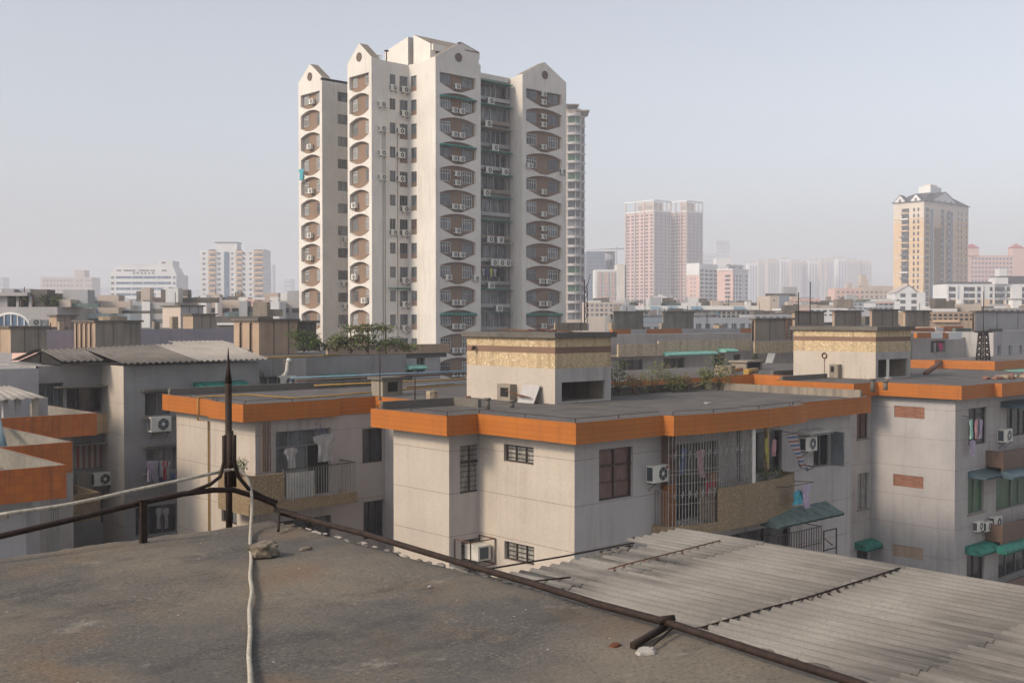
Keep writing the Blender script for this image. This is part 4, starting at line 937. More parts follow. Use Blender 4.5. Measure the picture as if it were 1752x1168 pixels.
# ================================================================ THE WHITE TOWER WITH GABLES
TW = thing('tower_block', (85, 108, -26), 'tall white tower with stacked arched brown bays and small gables on top', 'tower')
ZT = 29.8
def arch_stack(ax, c, u0, u1, h0, h1, rows, name_idx):
    """white screen wall with lens shaped openings, brown tiled wall set back behind"""
    W = MB(); dep = .42; NS = 18
    def top(k, t): return 28.3 if k == 0 else (26.15-2.79*(k-1))-(.50 if k else 0)*abs(2*t-1)**2.1
    def bot(k, t):
        zc = 26.15-2.79*(k-1)
        if k == 0: zc = 28.94
        s = abs(2*t-1); return zc-2.62+(.55*s**2.1 if ax == 'x' else (0 if s < .2 else (s-.2)/.8*.8))
    def P(u, z, d=0): return P3(ax, c+d, u, z)
    def q(a, b_, e, f, m, sm=False): W.face([a, b_, e, f] if ax == 'y' else [a, f, e, b_], m, sm)
    zb = -26
    q(P(u0, zb), P(h0, zb), P(h0, ZT), P(u0, ZT), 'tower_white'); q(P(h1, zb), P(u1, zb), P(u1, ZT), P(h1, ZT), 'tower_white')
    for i in range(NS):
        a, e = i/NS, (i+1)/NS; ua, ue = h0+(h1-h0)*a, h0+(h1-h0)*e
        q(P(ua, top(0, a)), P(ue, top(0, e)), P(ue, ZT), P(ua, ZT), 'tower_white')
        for k in range(rows):
            zl = (top(k+1, a), top(k+1, e)) if k < rows-1 else (zb, zb)
            q(P(ua, zl[0]), P(ue, zl[1]), P(ue, bot(k, e)), P(ua, bot(k, a)), 'tower_white')
            q(P(ua, bot(k, a)), P(ue, bot(k, e)), P(ue, bot(k, e), dep), P(ua, bot(k, a), dep), 'tower_white')
            q(P(ua, top(k, a), dep), P(ue, top(k, e), dep), P(ue, top(k, e)), P(ua, top(k, a)), 'tower_white')
    for k in range(rows):
        for u in (h0, h1):
            t = 0 if u == h0 else 1
            W.face([P(u, bot(k, t)), P(u, bot(k, t), dep), P(u, top(k, t), dep), P(u, top(k, t))], 'tower_white')
    # gable on top with a round vent
    um = (u0+u1)/2; th = 1.2
    g0 = [P(u0, ZT), P(u1, ZT), P(u1, ZT+.15), P(um, ZT+2.15), P(u0, ZT+.15)]; g1 = [P3(ax, c+th, *((p[0] if ax == 'y' else p[1]), p[2])) for p in g0]
    W.face(g0 if ax == 'y' else g0[::-1], 'tower_white'); W.face(g1[::-1], 'tower_white')
    for i in range(1, 5):
        a, b_ = g0[i], g0[(i+1) % 5]; a1, b1 = g1[i], g1[(i+1) % 5]; W.face([a, a1, b1, b_], 'concrete' if i in (2, 3) else 'tower_white')
    W.build('gable_front', TW)
    b = MB(); N = 20; zc = ZT+.55; r = .48
    ring = [P(um+r*cos(2*pi*i/N), zc+r*sin(2*pi*i/N), -.03) for i in range(N)]; b.face(ring, 'brown_tile')
    b.tube([P(um+r*cos(2*pi*i/N), zc+r*sin(2*pi*i/N), -.04) for i in range(N+1)], .05, 'concrete_dark', 5, caps=False); b.build('round_vent', TW)
    for k in range(rows):
        b = MB(); zt_, zb_ = top(k, .5)+.02, bot(k, .5)-.02
        q_ = [P(h0, zb_, dep+.01), P(h1, zb_, dep+.01), P(h1, zt_, dep+.01), P(h0, zt_, dep+.01)]
        b.face(q_ if ax == 'y' else q_[::-1], 'tower_tile'); bay = b.build('arched_bay', TW)
        wz1 = (26.15-2.79*(k-1) if k else 28.94)-.55; wz0 = wz1-1.28; hw = (h1-h0)*(.21 if ax == 'x' else .26)
        for a in (h0+(h1-h0)*.07, h1-(h1-h0)*.07-hw):
            f = MB(); d = c+dep-.05; g_ = rw.choice(['glass_grey', 'glass_dark', 'glass_grey', 'glass_city']); fm = rw.choice(['frame_white', 'frame_grey', 'frame_white'])
            abox(f, ax, d+.03, d+.05, a, a+hw, wz0, wz1, g_)
            for u in lins(a, a+hw, 4): abox(f, ax, d, d+.03, u-.035, u+.035, wz0, wz1, fm)
            for z in (wz0, wz0+.9, wz1): abox(f, ax, d-.004, d+.028, a-.03, a+hw+.03, z-.035, z+.035, fm)
            f.build('window', bay)
rw = random.Random(5)
S1 = (75.6, 118.4, 123.9); S2 = (74.2, 105.8, 110.7); S3 = (100.7, 79.5, 86.3); S4 = (100.7, 93.05, 100.6)
arch_stack('x', S1[0], S1[1], S1[2], S1[1]+.55, S1[2]-.55, 12, 0)
arch_stack('x', S2[0], S2[1], S2[2], S2[1]+.55, S2[2]-.4, 12, 1)
arch_stack('y', S3[0], S3[1], S3[2], S3[1]+.62, S3[2]-.72, 15, 2)
arch_stack('y', S4[0], S4[1], S4[2], S4[1]+.6, S4[2]-.75, 12, 3)
W = MB(); sw_ops = []
# side faces with window columns
rowz = [26.15-2.79*(k-1) for k in range(0, 14)]
ops1 = [(77.9, 80.4, z-1.75, z-.55) for z in rowz[:13]]
wallpanel(W, 'y', S1[1], S1[0], 82, -26, ZT, ops1, 'tower_white', .2)
uA = (ony(667, 300, S2[1])[0], ony(677, 300, S2[1])[0]); uB = (ony(684, 300, S2[1])[0], ony(698, 300, S2[1])[0])
ops2 = [(uA[0], uA[1], z-1.85, z-.55) for z in rowz[:13]]+[(uB[0], uB[1], z-2.35, z-.55) for z in rowz[:13]]
wallpanel(W, 'y', S2[1], S2[0], S3[1], -26, ZT, ops2, 'tower_white', .2)
vC = (onx(713, 300, S3[1])[1], onx(703, 300, S3[1])[1]); vC = (min(vC), max(vC))
ops3 = [(vC[0], vC[1], z-2.35, z-.55) for z in rowz[:13]]
wallpanel(W, 'x', S3[1], S3[0], S2[1], -26, ZT, ops3, 'tower_white', .2)
wallpanel(W, 'x', S4[1], S4[0], 103.1, -26, ZT, [], 'tower_white')
# remaining body (no face in a shared plane)
W.box(S1[0]+.8, 90, S1[1]+.25, S1[2], -26, ZT, 'tower_white', skip='xyb'); W.face([(S1[0], S1[2], -26), (S1[0], S1[2], ZT), (90, S1[2], ZT), (90, S1[2], -26)], 'tower_white')
W.box(S2[0]+.8, 90, S2[1]+.25, S2[2], -26, ZT-.01, 'tower_white', skip='xyb'); W.face([(S2[0], S2[2], -26), (S2[0], S2[2], ZT), (90, S2[2], ZT), (90, S2[2], -26)], 'tower_white')
W.box(S3[1]+.25, S3[2], S3[0]+.8, 118, -26, ZT-.02, 'tower_white', skip='xyb'); W.face([(S3[2], S3[0], -26), (S3[2], 104, -26), (S3[2], 104, ZT), (S3[2], S3[0], ZT)], 'tower_white')
W.box(S4[1]+.05, S4[2], S4[0]+.8, 118, -26, ZT-.03, 'tower_white', skip='yb'); W.face([(S4[2], S4[0], -26), (S4[2], 102, -26), (S4[2], 102, ZT), (S4[2], S4[0], ZT)], 'tower_white')
W.box(82, 102, 104.3, 126, -26, ZT-.05, 'tower_white', skip='b'); W.box(S1[0], 82, S1[1], S1[1]+.3, ZT-.3, ZT, 'tower_white'); 
W.build('wall', TW)
def bit(ax, c, o, nx, fm, g_, nm='slot_window', mr=0):
    f = MB(); abox(f, ax, c+.14, c+.16, o[0], o[1], o[2], o[3], g_)
    if mr: abox(f, ax, c+.10, c+.138, o[0], o[1], o[2], o[2]+mr, 'tower_tile')
    for u in lins(o[0], o[1], nx): abox(f, ax, c+.09, c+.135, u-.03, u+.03, o[2]+mr, o[3], fm)
    for z in (o[2]+mr, o[3]): abox(f, ax, c+.085, c+.13, o[0], o[1], z-.03, z+.03, fm)
    f.build(nm, TW)
for o in ops1: bit('y', S1[1], o, 4, 'frame_grey', rw.choice(['glass_dark', 'glass_grey']))
for o in ops2[:13]: bit('y', S2[1], o, 2, 'frame_grey', rw.choice(['glass_dark', 'glass_grey', 'glass_city']))
for o in ops2[13:]: bit('y', S2[1], o, 3, 'frame_grey', rw.choice(['glass_dark', 'glass_grey', 'glass_city']), mr=.6)
for o in ops3: bit('x', S3[1], o, 2, 'frame_grey', rw.choice(['glass_grey', 'glass_curtain', 'glass_city']), mr=.6)
# recessed balcony column
xb0, xb1, yb_ = S3[2], S4[1]+.02, 103.1
ops = []
for k in range(15): z = 26.15-2.79*(k-1); ops.append((xb0+1.35, xb1-.55, z-2.0, z-.35)); ops.append((xb0+.15, xb0+1.15, z-2.2, z-.35))
b = MB(); wallpanel(b, 'y', yb_, xb0, xb1, -26, ZT-.6, ops, 'grey_wall', .6); b.box(xb0, xb1, yb_-.02, yb_+.8, ZT-.6, ZT, 'tower_white'); b.build('recessed_wall', TW)
for k in range(15):
    z = 26.15-2.79*(k-1)
    b = MB(); m = rw.choice(['awning_green', 'awning_green', 'concrete', 'awning_green'])
    b.box(xb0+.9, xb1-.3, yb_-1.0, yb_-.003, z-.30, z-.20, m); b.box(xb0+.02, xb0+.9, yb_-.5, yb_-.003, z-.42, z-.34, m); b.build('balcony_canopy', TW)
    b = MB(); b.box(xb0+1.2, xb1-.45, yb_-.55, yb_-.45, z-2.9+.45, z-2.02, rw.choice(['grey_wall', 'pale_wall', 'concrete'])); b.box(xb0+1.2, xb1-.45, yb_-.45, yb_-.003, z-2.5, z-2.36, 'concrete'); b.build('balcony_parapet', TW)
    f = MB(); o = (xb0+1.35, xb1-.55, z-2.0, z-.35); abox(f, 'y', yb_+.3, yb_+.32, *o, rw.choice(['glass_dark', 'glass_grey', 'glass_dark']))
    for u in lins(o[0], o[1], rw.choice([4, 5, 6])): abox(f, 'y', yb_+.22, yb_+.29, u-.045, u+.045, o[2], o[3], rw.choice(['frame_grey', 'frame_white']))
    f.box(xb0+.15, xb0+1.15, yb_+.3, yb_+.33, z-2.2, z-.35, 'glass_dark'); f.build('balcony_glazing', TW)
# penthouse with split gable
b = MB(); y0, y1, yg0, yg1 = 105.5, 114.7, 108.8, 109.9
xp = 82.5; 
def sl(y): return {y0: 32.9, yg0: 34.55, yg1: 34.5, y1: 33.5}[y]-.1
for a, e in ((y0, yg0), (yg1, y1)):
    b.face([(xp, a, ZT-.5), (xp, a, sl(a)), (xp, e, sl(e)), (xp, e, ZT-.5)], 'tower_white'); b.face([(xp, a, sl(a)), (90, a, sl(a)), (90, e, sl(e)), (xp, e, sl(e))], 'concrete')
    b.face([(xp, a, ZT-.5), (90, a, ZT-.5), (90, a, sl(a)), (xp, a, sl(a))], 'tower_white'); b.face([(xp, e, ZT-.5), (xp, e, sl(e)), (90, e, sl(e)), (90, e, ZT-.5)], 'brown_tile')
b.box(83.2, 89, yg0, yg1, ZT-.5, ZT+2.6, 'tower_tile'); b.box(83.0, 83.19, yg0+.2, yg1-.2, ZT-.4, ZT+1.3, 'glass_grey')
b.build('penthouse', TW)
b = MB(); b.box(82.7, 90, 105.2, 105.49, ZT+2.2, 32.75, 'tower_white'); b.build('roof_beam', TW); b = MB(); b.box(83.3, 89.5, 105.42, 105.48, ZT+1.0, ZT+2.19, 'glass_dark'); b.build('window_band', TW)
b = MB(); Q = [(85.5, ZT-.5), (88.4, ZT-.5), (88.4, 32.3), (85.5, 33.1)]; b.face([(x, 103.5, z) for x, z in Q], 'tower_white'); b.face([(x, 104.1, z) for x, z in Q[::-1]], 'tower_white'); b.face([(85.5, 103.4, 33.1), (88.45, 103.4, 32.3), (88.45, 104.2, 32.3), (85.5, 104.2, 33.1)], 'debris'); b.box(85.4, 88.45, 103.42, 103.49, 32.2, 32.28, 'debris'); b.face([(88.4, 103.5, ZT-.5), (88.4, 104.1, ZT-.5), (88.4, 104.1, 32.3), (88.4, 103.5, 32.3)], 'tower_white'); b.build('sloping_parapet', TW)
b = MB(); b.tube([(76.6, 106.2, ZT), (76.6, 106.2, ZT+1.3)], .07, 'rust', 5); b.box(76.4, 76.8, 106, 106.4, ZT+1.2, ZT+1.35, 'rust'); b.build('chimney_pipe', TW)
b = MB()
for x, y in ((78.6, 112), (80, 112), (78.6, 114), (80, 114)): b.tube([(x, y, ZT), (x, y, ZT+2.3)], .05, 'frame_white', 4)
b.box(78.6, 80, 112, 114, ZT+2.25, ZT+2.3, 'frame_white'); b.build('roof_frame', TW)
b = MB(); b.tube([(xb1-.15, yb_-.15, -20), (xb1-.15, yb_-.15, ZT-.2)], .07, 'concrete', 5); b.build('drain_pipe', TW)
for x in (uA[0]-1.0, uA[0]-.7, uB[0]-.35): b = MB(); b.tube([(x, S2[1]-.05, -15), (x, S2[1]-.05, 22)], .035, 'concrete', 4); b.build('drain_pipe', TW)
ORD = ['top', 'second', 'third', 'fourth', 'fifth', 'sixth', 'seventh', 'eighth', 'ninth', 'tenth', 'eleventh', 'twelfth', 'thirteenth', 'fourteenth', 'fifteenth']
GT = 'air conditioner units on the white tower'
def tac(ax, c, u, z, stack, k, pos, s=1.08):
    p = P3(ax, c, u, z); ac(p[0], p[1], p[2], ax, 'unit %s %s bay, %s' % (pos, ORD[k], stack), GT, s)
ST3, ST4, ST1, ST2 = 'central stack of the white tower', 'right stack of the white tower', 'far left stack of the white tower', 'second left stack of the white tower'
pats3 = ['c', 'cr', 'cr', 'cr', 'v', 'cr', 'c', 'cr', 'lR', 'cr', 'cr', 'cr', 'cr']
for k, s_ in enumerate(pats3):
    z = (26.15-2.79*(k-1) if k else 28.94)-2.25; um = (S3[1]+S3[2])/2-.1
    for ch in s_:
        if ch == 'c': tac('y', S3[0]+.30, um-(.45 if 'r' in s_ else 0), z, ST3, k, 'left of a pair in the' if 'r' in s_ else 'alone in the')
        if ch == 'r': tac('y', S3[0]+.30, um+.65, z, ST3, k, 'right of a pair in the')
        if ch == 'v': tac('y', S3[0]+.30, um, z, ST3, k, 'lower of two in the'); tac('y', S3[0]+.30, um, z+1.05, ST3, k, 'upper of two in the')
        if ch == 'l': tac('y', S3[0]-.02, um-1.6, z+.1, ST3, k, 'at the left corner of the')
        if ch == 'R': tac('y', S3[0]-.02, um+2.6, z+.1, ST3, k, 'at the right corner of the')
pats4 = ['v', 'v', 'c', 'lR', 'c', 'c', 'v', 'c', 'cr', 'cr', 'c']
for k, s_ in enumerate(pats4):
    z = (26.15-2.79*(k-1) if k else 28.94)-2.25; um = (S4[1]+S4[2])/2-.1
    for ch in s_:
        if ch == 'c': tac('y', S4[0]+.30, um-(.4 if 'r' in s_ else 0), z, ST4, k, 'left of a pair in the' if 'r' in s_ else 'alone in the')
        if ch == 'r': tac('y', S4[0]+.30, um+.8, z, ST4, k, 'right of a pair in the')
        if ch == 'v': tac('y', S4[0]+.30, um, z, ST4, k, 'lower of two in the'); tac('y', S4[0]+.30, um, z+1.0, ST4, k, 'upper of two in the')
        if ch == 'l': tac('y', S4[0]-.02, um-2.7, z+.2, ST4, k, 'at the left corner of the')
        if ch == 'R': tac('y', S4[0]-.02, um+3.1, z, ST4, k, 'at the right corner of the')
for k, u in ((0, .45), (2, .55), (4, .5), (6, .55), (7, .55)): tac('x', S1[0]+.28, S1[1]+(S1[2]-S1[1])*u, (26.15-2.79*(k-1) if k else 28.94)-2.05, ST1, k, 'low in the', 1.15)
for k, u in ((5, .75), (8, .75), (9, .35)): tac('x', S2[0]+.28, S2[1]+(S2[2]-S2[1])*u, 26.15-2.79*(k-1)-2.05, ST2, k, 'low in the', 1.15)
for k, (c, d) in enumerate([(1, 1), (-.9, 1), (-.9, -.6), (-.9, -.6), (-.9, -.6), (0, 2), (1, 1), (0, 0), (0, 1), (0, 3), (0, 1)]):
    z = 26.15-2.79*(k-1)
    if c: ac((uA[0]+uA[1])/2+c-.7 if c < 0 else (uA[0]+uA[1])/2, S2[1]-.02, z-2.5 if c > 0 else z-1.8, 'y', 'unit by the narrow left window, %s floor down, white tower side wall' % ORD[k], GT, 1.2)
    if d: ac((uB[0]+uB[1])/2+(d if d < 0 else 0), S2[1]-.02, z-2.5 if d > 0 else z-1.8, 'y', 'unit by the wider right window, %s floor down, white tower side wall' % ORD[k], GT, 1.25)
for k, n_ in enumerate([(2.9,), (2.5,), (3.6,), (2.6, 5.2), (2.2,), (), (2.8, 4.4), (3.4, 4.6, 5.6), (2.9,), (4.2,), ()]):
    for j, dx in enumerate(n_): ac(xb0+dx, yb_-.57, 26.15-2.79*(k-1)-2.95, 'y', '%sunit on the %s balcony down of the tower recess' % (['left ', 'middle ' if len(n_) == 3 else 'right ', 'right '][j] if len(n_) > 1 else 'lone ', ORD[k]), GT, 1.35)
for k, dx in ((8, .2), (9, .4), (10, .9), (6, .5)): ac(78.6+dx, S1[1]-.02, 26.15-2.79*(k-1)-2.6, 'y', 'unit %s under the side window, %s floor down, far left of the tower' % ('at left' if dx < .3 else 'at right', ORD[k]), GT, 1.2)
for c_, k, st in ((S3, 1, 'central'), (S3, 3, 'central'), (S3, 10, 'central'), (S3, 14, 'central'), (S4, 10, 'right')):
    awning('y', c_[0]+.2, c_[1]+.7, c_[2]-.8, 26.15-2.79*(k-1)-.35, 'awning_green', 'green awning over the %s arched bay down of the %s tower stack' % (ORD[k], st), out=.5, drop=.25, group='green awnings on the white tower')
awning('y', S2[1], uA[0]-.2, S3[1]-.1, 26.15-2.79*8-.2, 'awning_green', 'long thin green awning above the narrow windows of the white tower', out=.5, drop=.1, group='green awnings on the white tower')
q = (xb0+4.4, yb_-.7, 26.15-2.79*5-2.1); garment(*q, 'x', 'cloth_red', 1.0, .9, 'red cloth hanging in the middle of the white tower recess')
for i, m in enumerate(['cloth_white', 'cloth_blue', 'cloth_yellow', 'cloth_white', 'cloth_black']):
    garment(xb0+1.9+i*.62, yb_-.7, 26.15-2.79*7-.5, 'x', m, .4, 1.0, '%s garment, %s of five hung on the eighth balcony down of the tower recess' % (m[6:], ORD[i] if i else 'first'))
garment(S1[0]-.2, S1[2]-.9, 26.15-2.79*2-1.6, 'y', 'cloth_teal', 1.0, 1.4, 'dark green cloth hanging on the far left tower stack')

# ================================================================ GREY BLOCK WITH SHEET ROOF (left)
GX, GY, GB = 21.35, 50.4, 52.9
G = thing('apartment_block', (25, 54, -26), 'grimy grey block at the left under corrugated sheet roofs', 'apartment building')
W = MB()
gs = [-3.95, -5.4, -6.85, -8.3, -9.7]
def wallG(ax, c, u0, u1, ops, m, z1=-2.2, depth=.25, z0=-26): wallpanel(W, ax, c, u0, u1, z0, z1, ops, m, depth); grooves(W, ax, c, u0, u1, ops, gs)
a1 = hole('y', GY, 248, 294, 671, 711); a2 = hole('y', GY, 250, 302, 766, 806); a3 = hole('y', GY, 232, 304, 864, 914)
wallG('y', GY, GX, 28.4, [a1, a2, a3], 'grey_wall')
wallG('x', GX, GY, GB, [], 'cream_wall_lit')
r1_ = hole('y', GB, 114, 186, 663, 705); r2 = hole('y', GB, 126, 183, 760, 802); r3 = hole('y', GB, 172, 196, 850, 892); l1 = hole('y', GB, 66, 108, 655, 702)
l1 = (l1[0], l1[1], -5.2, l1[3])
wallG('y', GB, ony(66, 650, GB)[0], GX, [r1_, r2, r3, l1], 'grey_wall')
xl = ony(66, 640, GB)[0]
wallpanel(W, 'y', 50.6, 5, ony(66, 640, 50.6)[0], -26, -2.2, [], 'pale_wall')
W.box(5, ony(66, 640, 50.6)[0], 51, 60, -26, -2.21, 'grey_wall', skip='yb'); W.box(xl, 28.4, GB+.35, 60, -26, -2.21, 'grey_wall', skip='yb'); W.box(GX+.5, 28.4, GY+.3, GB+.5, -26, -2.215, 'grey_wall', skip='xyb'); W.face([(28.4, GY, -26), (28.4, GY+3, -26), (28.4, GY+3, -2.2), (28.4, GY, -2.2)], 'grey_wall')
W.build('wall', G)
window(G, 'y', GY, *a1, 2, 1, 'frame_grey', 'glass_dark', rec=.18); window(G, 'y', GY, *a2, 3, 1, 'frame_grey', 'glass_grey', rec=.18); window(G, 'y', GY, *a3, 3, 1, 'frame_grey', 'glass_dark', rec=.18)
window(G, 'y', GB, *r1_, 3, 1, 'frame_dark', 'glass_dark', rec=.2); window(G, 'y', GB, *r2, 2, 1, 'frame_grey', 'curtain_red', rec=.15); window(G, 'y', GB, *r3, 1, 1, 'frame_dark', 'glass_dark'); window(G, 'y', GB, *l1, 3, 1, 'frame_grey', 'glass_grey', rec=.2)
for o, m in ((a1, 'pale_wall'), (a2, 'concrete')):
    b = MB(); b.box(o[0]-.15, 27.4, GY-.16, GY-.003, o[2]-.12, o[2]-.02, 'concrete'); b.box(o[0]-.2, 27.4, GY-.35, GY-.003, o[3]+.08, o[3]+.16, 'concrete_dark'); b.build('sill', G)
for o in (r1_, r2):
    b = MB(); b.box(o[0]-.6, GX-.01, GB-.7, GB-.003, o[3]+.05, o[3]+.12, 'concrete_dark'); b.box(o[0]-.1, GX-.01, GB-.65, GB-.55, o[2]-1.0, o[2]-.05, 'tan_brick' if o is r1_ else 'concrete'); b.box(o[0]-.1, GX-.01, GB-.55, GB-.003, o[2]-1.0, o[2]-.9, 'concrete'); b.build('balcony', G)
b = MB(); b.box(ony(86, 860, 48.5)[0], ony(172, 860, 48.5)[0], 48.5, 48.62, ony(130, 893, 48.5)[2], ony(130, 846, 48.5)[2], 'stone_chips'); z_ = ony(130, 893, 48.5)[2]; x1_ = ony(172, 860, 48.5)[0]
b.box(x1_-.12, x1_, 48.62, GB, z_, z_+1.2, 'stone_chips'); b.box(ony(86, 860, 48.5)[0], x1_-.12, 48.62, GB-.01, z_, z_+.15, 'concrete'); b.build('balcony', G)
def sheet_roof(parent, eL, eR, rL, rR, m, amp=.045, pitch=.30):
    b = MB(); corrug(b, rL, rR, eL, eR, amp, pitch, m, 2, .015); b.build('roof_sheet', parent)
EY, RYg = 50.0, 56.0
def rp(px, py, y): return ony(px, py, y)
def rdz(x): return -1.49+(x-19.15)*.026
for xa_, xb_, ye, za_, m in ((19.15, 21.15, 51.9, -1.98, 'asbestos_dark'), (21.15, 24.9, 49.9, -2.06, 'asbestos_dark'), (24.93, 28.7, 49.87, -2.04, 'asbestos_pale')):
    sheet_roof(G, (xa_, ye, za_), (xb_, ye, za_+.01), (xa_, 54.8, rdz(xa_)), (xb_, 54.8, rdz(xb_)), m)
sheet_roof(G, (29.2, 57.9, -1.86), (32.7, 57.9, -1.84), (29.2, 62.5, -1.35), (32.7, 62.5, -1.35), 'asbestos_pale')
b = MB(); b.box(19.2, 28.6, 54.9, 55.1, -2.2, -1.6, 'concrete_dark'); b.build('ridge_wall', G)
b = MB(); b.face([(19.2, 51.95, -2.15), (19.2, 54.8, -1.55), (19.2, 58.2, -2.15)], 'dark_void'); b.face([(18.9, 54.8, -1.46), (19.3, 54.8, -1.46), (19.3, 58.4, -2.1), (18.9, 58.4, -2.1)], 'asbestos_dark'); b.build('gable_end', G)
awn('y', GY, 330, 414, 652, 'awning_green', 'long rolled green awning behind the iron spike', out=.9, drop=.35)
acp(270, 737, 'y', GY-.02, 'large white unit between two openings of the grimy grey block', s=1.25)
acp(172, 829, 'y', GB-.6, 'white unit in the shaded recess of the grimy grey block', s=1.1)
gy = 49.6
for i, (px, m, h) in enumerate([(256, 'cloth_lilac', 1.0), (263, 'cloth_lilac', .95), (267, 'cloth_white', 1.15), (271, 'cloth_blue', .9), (276, 'cloth_white', .8), (282, 'cloth_red', .9), (286, 'cloth_white', .9)]):
    q = ony(px, 787, gy); garment(q[0], q[1], q[2], 'x', m, .26 if m != 'cloth_blue' else .1, h, ['mauve shirt, leftmost on the line of the grey block', 'lilac shirt beside the mauve one on the grey block', 'long white shirt on the line of the grey block', 'thin navy garment between white shirts', 'short white shirt before the red one', 'bright red shirt on the line of the grey block', 'white shirt at the right end of the line'][i])
for i, px in enumerate((272, 284)): q = ony(px, 868, 50.2); garment(q[0], q[1], q[2], 'x', 'cloth_white', .22, 1.0, ['left', 'right'][i]+' pale garment hanging in the lowest dark opening of the grey block')
q = ony(283, 812, 49.9); b = MB(); b.box(q[0]-.4, q[0]+.4, 49.7, 50.35, q[2]-.3, q[2]+.05, 'plastic_blue'); tag(b.build('wash_tub', None, q), 'dark blue tub on the ledge beneath the washing', 'tub')

# ---- low terraces with orange parapets at the far left
T = thing('terraced_block', (10, 32, -26), 'stepped terraces with dirty orange tiled parapets at the left edge', 'apartment building', 'blocks with orange roof bands')
def terr(x0, x1, y0, y1, z1, z0, zf, nm):
    b = MB(); t = .14
    b.box(x0, x1, y0, y0+.02, z0, z1, 'orange_tile_old'); b.box(x1, x1+.02, y0, y1, z0, z1, 'orange_tile_old')
    b.box(x0, x1-t, y0+.021, y0+t, z0, z1-.002, 'stained_wall'); b.box(x1-t, x1-.002, y0+.021, y1, z0, z1-.002, 'stained_wall')
    b.box(x0, x1-t, y0+t, y1, z0, zf, 'roof_grey'); b.build('terrace', T)
za = -3.6
terr(-2, 10.25, 27.7, 32.6, za, -4.42, -4.1, 'a'); terr(-2, 12.3, 32.75, 39, za, -4.5, -4.15, 'b'); terr(-2, 16.8, 42.2, 49, za, -4.45, -4.2, 'c')
W = MB(); wallpanel(W, 'y', 28.6, -2, 9.6, -26, -4.44, [], 'pale_wall'); W.box(9.6, 10.0, 29.3, 30, -26, -4.6, 'pale_wall'); W.box(-2, 9.55, 29, 32.5, -26, -4.45, 'pale_wall', skip='y'); W.box(-2, 11.6, 33.4, 39, -26, -4.55, 'pale_wall'); W.box(-2, 16.2, 43, 49, -26, -4.5, 'grey_wall'); W.build('wall', T)
b = MB()
for k in range(4): x = ony(88+4*k, 860, 30.2)[0]; b.box(x-.012, x+.012, 30.2, 30.22, -8, ony(90, 848, 30.2)[2], 'frame_grey')
b.box(ony(86, 860, 30.2)[0], ony(104, 860, 30.2)[0], 30.2, 30.22, -5.1, -5.07, 'frame_grey'); b.build('bars', T)
sr = thing('lean_to_roof', (14, 42.6, -3.6), 'small pale wavy sheet roof on white posts at the left edge', 'shed roof')
b = MB(); e0, e1 = ony(-30, 686, 42.6), ony(78, 680, 42.6); corrug(b, ony(-40, 662, 45.5), ony(14, 660, 45.5), e0, e1, .03, .19, 'asbestos_pale', 3, .02); b.build('roof_sheet', sr)
b = MB()
for px in (10, 32, 62): x = ony(px, 700, 43)[0]; b.box(x-.09, x+.09, 43, 43.2, -4.2, ony(px, 682, 43)[2], 'pale_wall' if px < 60 else 'cream_wall_lit')
b.box(ony(67, 700, 43.4)[0], ony(82, 700, 43.4)[0], 43.4, 43.6, -4.2, ony(67, 682, 43)[2], 'pale_wall'); b.build('post', sr)
b = MB(); corrug(b, ony(-14, 716, 38), ony(2, 716, 38), ony(-14, 765, 33.5), ony(13, 765, 33.5), .03, .18, 'awning_blue', 2, .02); tag(b.build('sheet_canopy', None, ony(0, 740, 36)), 'steep blue-striped corrugated canopy cut by the left picture edge', 'canopy')

# ================================================================ ROOF-GARDEN BUILDING behind the left block
R2 = thing('rooftop_garden_building', (38, 57, -26), 'long grey building topped by a green roof garden behind the left block', 'building')
DY = 54.6; W = MB()
dr = hole('y', DY-.7, 420, 437, 640, 666); dw = hole('y', DY-.7, 445, 478, 644, 664)
wallpanel(W, 'y', DY-.7, 28.5, 31.9, -8, -2.18, [(dr[0], dr[1], -4.5, dr[3]), (dw[0], dw[1], -4.5, dw[3])], 'grey_wall', .4); W.box(28.5, 31.9, DY-.2, 60, -8, -2.19, 'grey_wall', skip='y')
wallpanel(W, 'x', 31.9, DY-.7+.002, DY+.9, -8, -2.18, [], 'cream_wall_lit')
g1 = hole('y', DY+.9, 556, 596, 645, 655); g2 = hole('y', DY+.9, 634, 668, 644, 654)
x2 = ony(706, 600, DY+.9)[0]
wallpanel(W, 'y', DY-.7, 31.9, ony(524, 600, DY-.7)[0], -8, -2.18, [], 'shaded_side_wall')
xs_ = ony(524, 600, DY-.7)[0]
wallpanel(W, 'y', DY+.2, xs_, ony(695, 600, DY+.2)[0], -8, -2.17, [hole('y', DY+.2, 556, 596, 645, 655), hole('y', DY+.2, 632, 668, 644, 654)], 'grey_wall', .3)
W.box(31.95, xs_, DY-.1, 64, -8, -2.19, 'grey_wall', skip='y'); W.box(xs_, ony(695, 600, DY+.2)[0], DY+.6, 64, -8, -2.2, 'grey_wall', skip='y')
xe = ony(693, 600, DY+.2)[0]; xf = ony(753, 600, 55.5)[0]
dd = hole('y', 55.5, 693, 706, 630, 652); dw2 = hole('y', 55.5, 713, 727, 612, 639)
wallpanel(W, 'y', 55.5, xe, xf, -8, -2.45, [dd, dw2], 'pale_wall', .3); W.box(xe, xf, 55.9, 64, -8, -2.46, 'pale_wall', skip='y')
W.box(xs_-2, xf+.6, 54.9, 55.2, -2.44, -1.75, 'concrete_warm', skip='') if False else W.box(ony(560, 600, 55.3)[0], xf+.55, 55.25, 55.45, ony(650, 606, 55.3)[2], ony(650, 590, 55.3)[2], 'concrete_warm')
W.build('wall', R2)
W = MB(); W.box(28.5, xf+.5, 55.46, 66, -2.44, -2.1, 'roof_grey'); W.build('roof', R2)
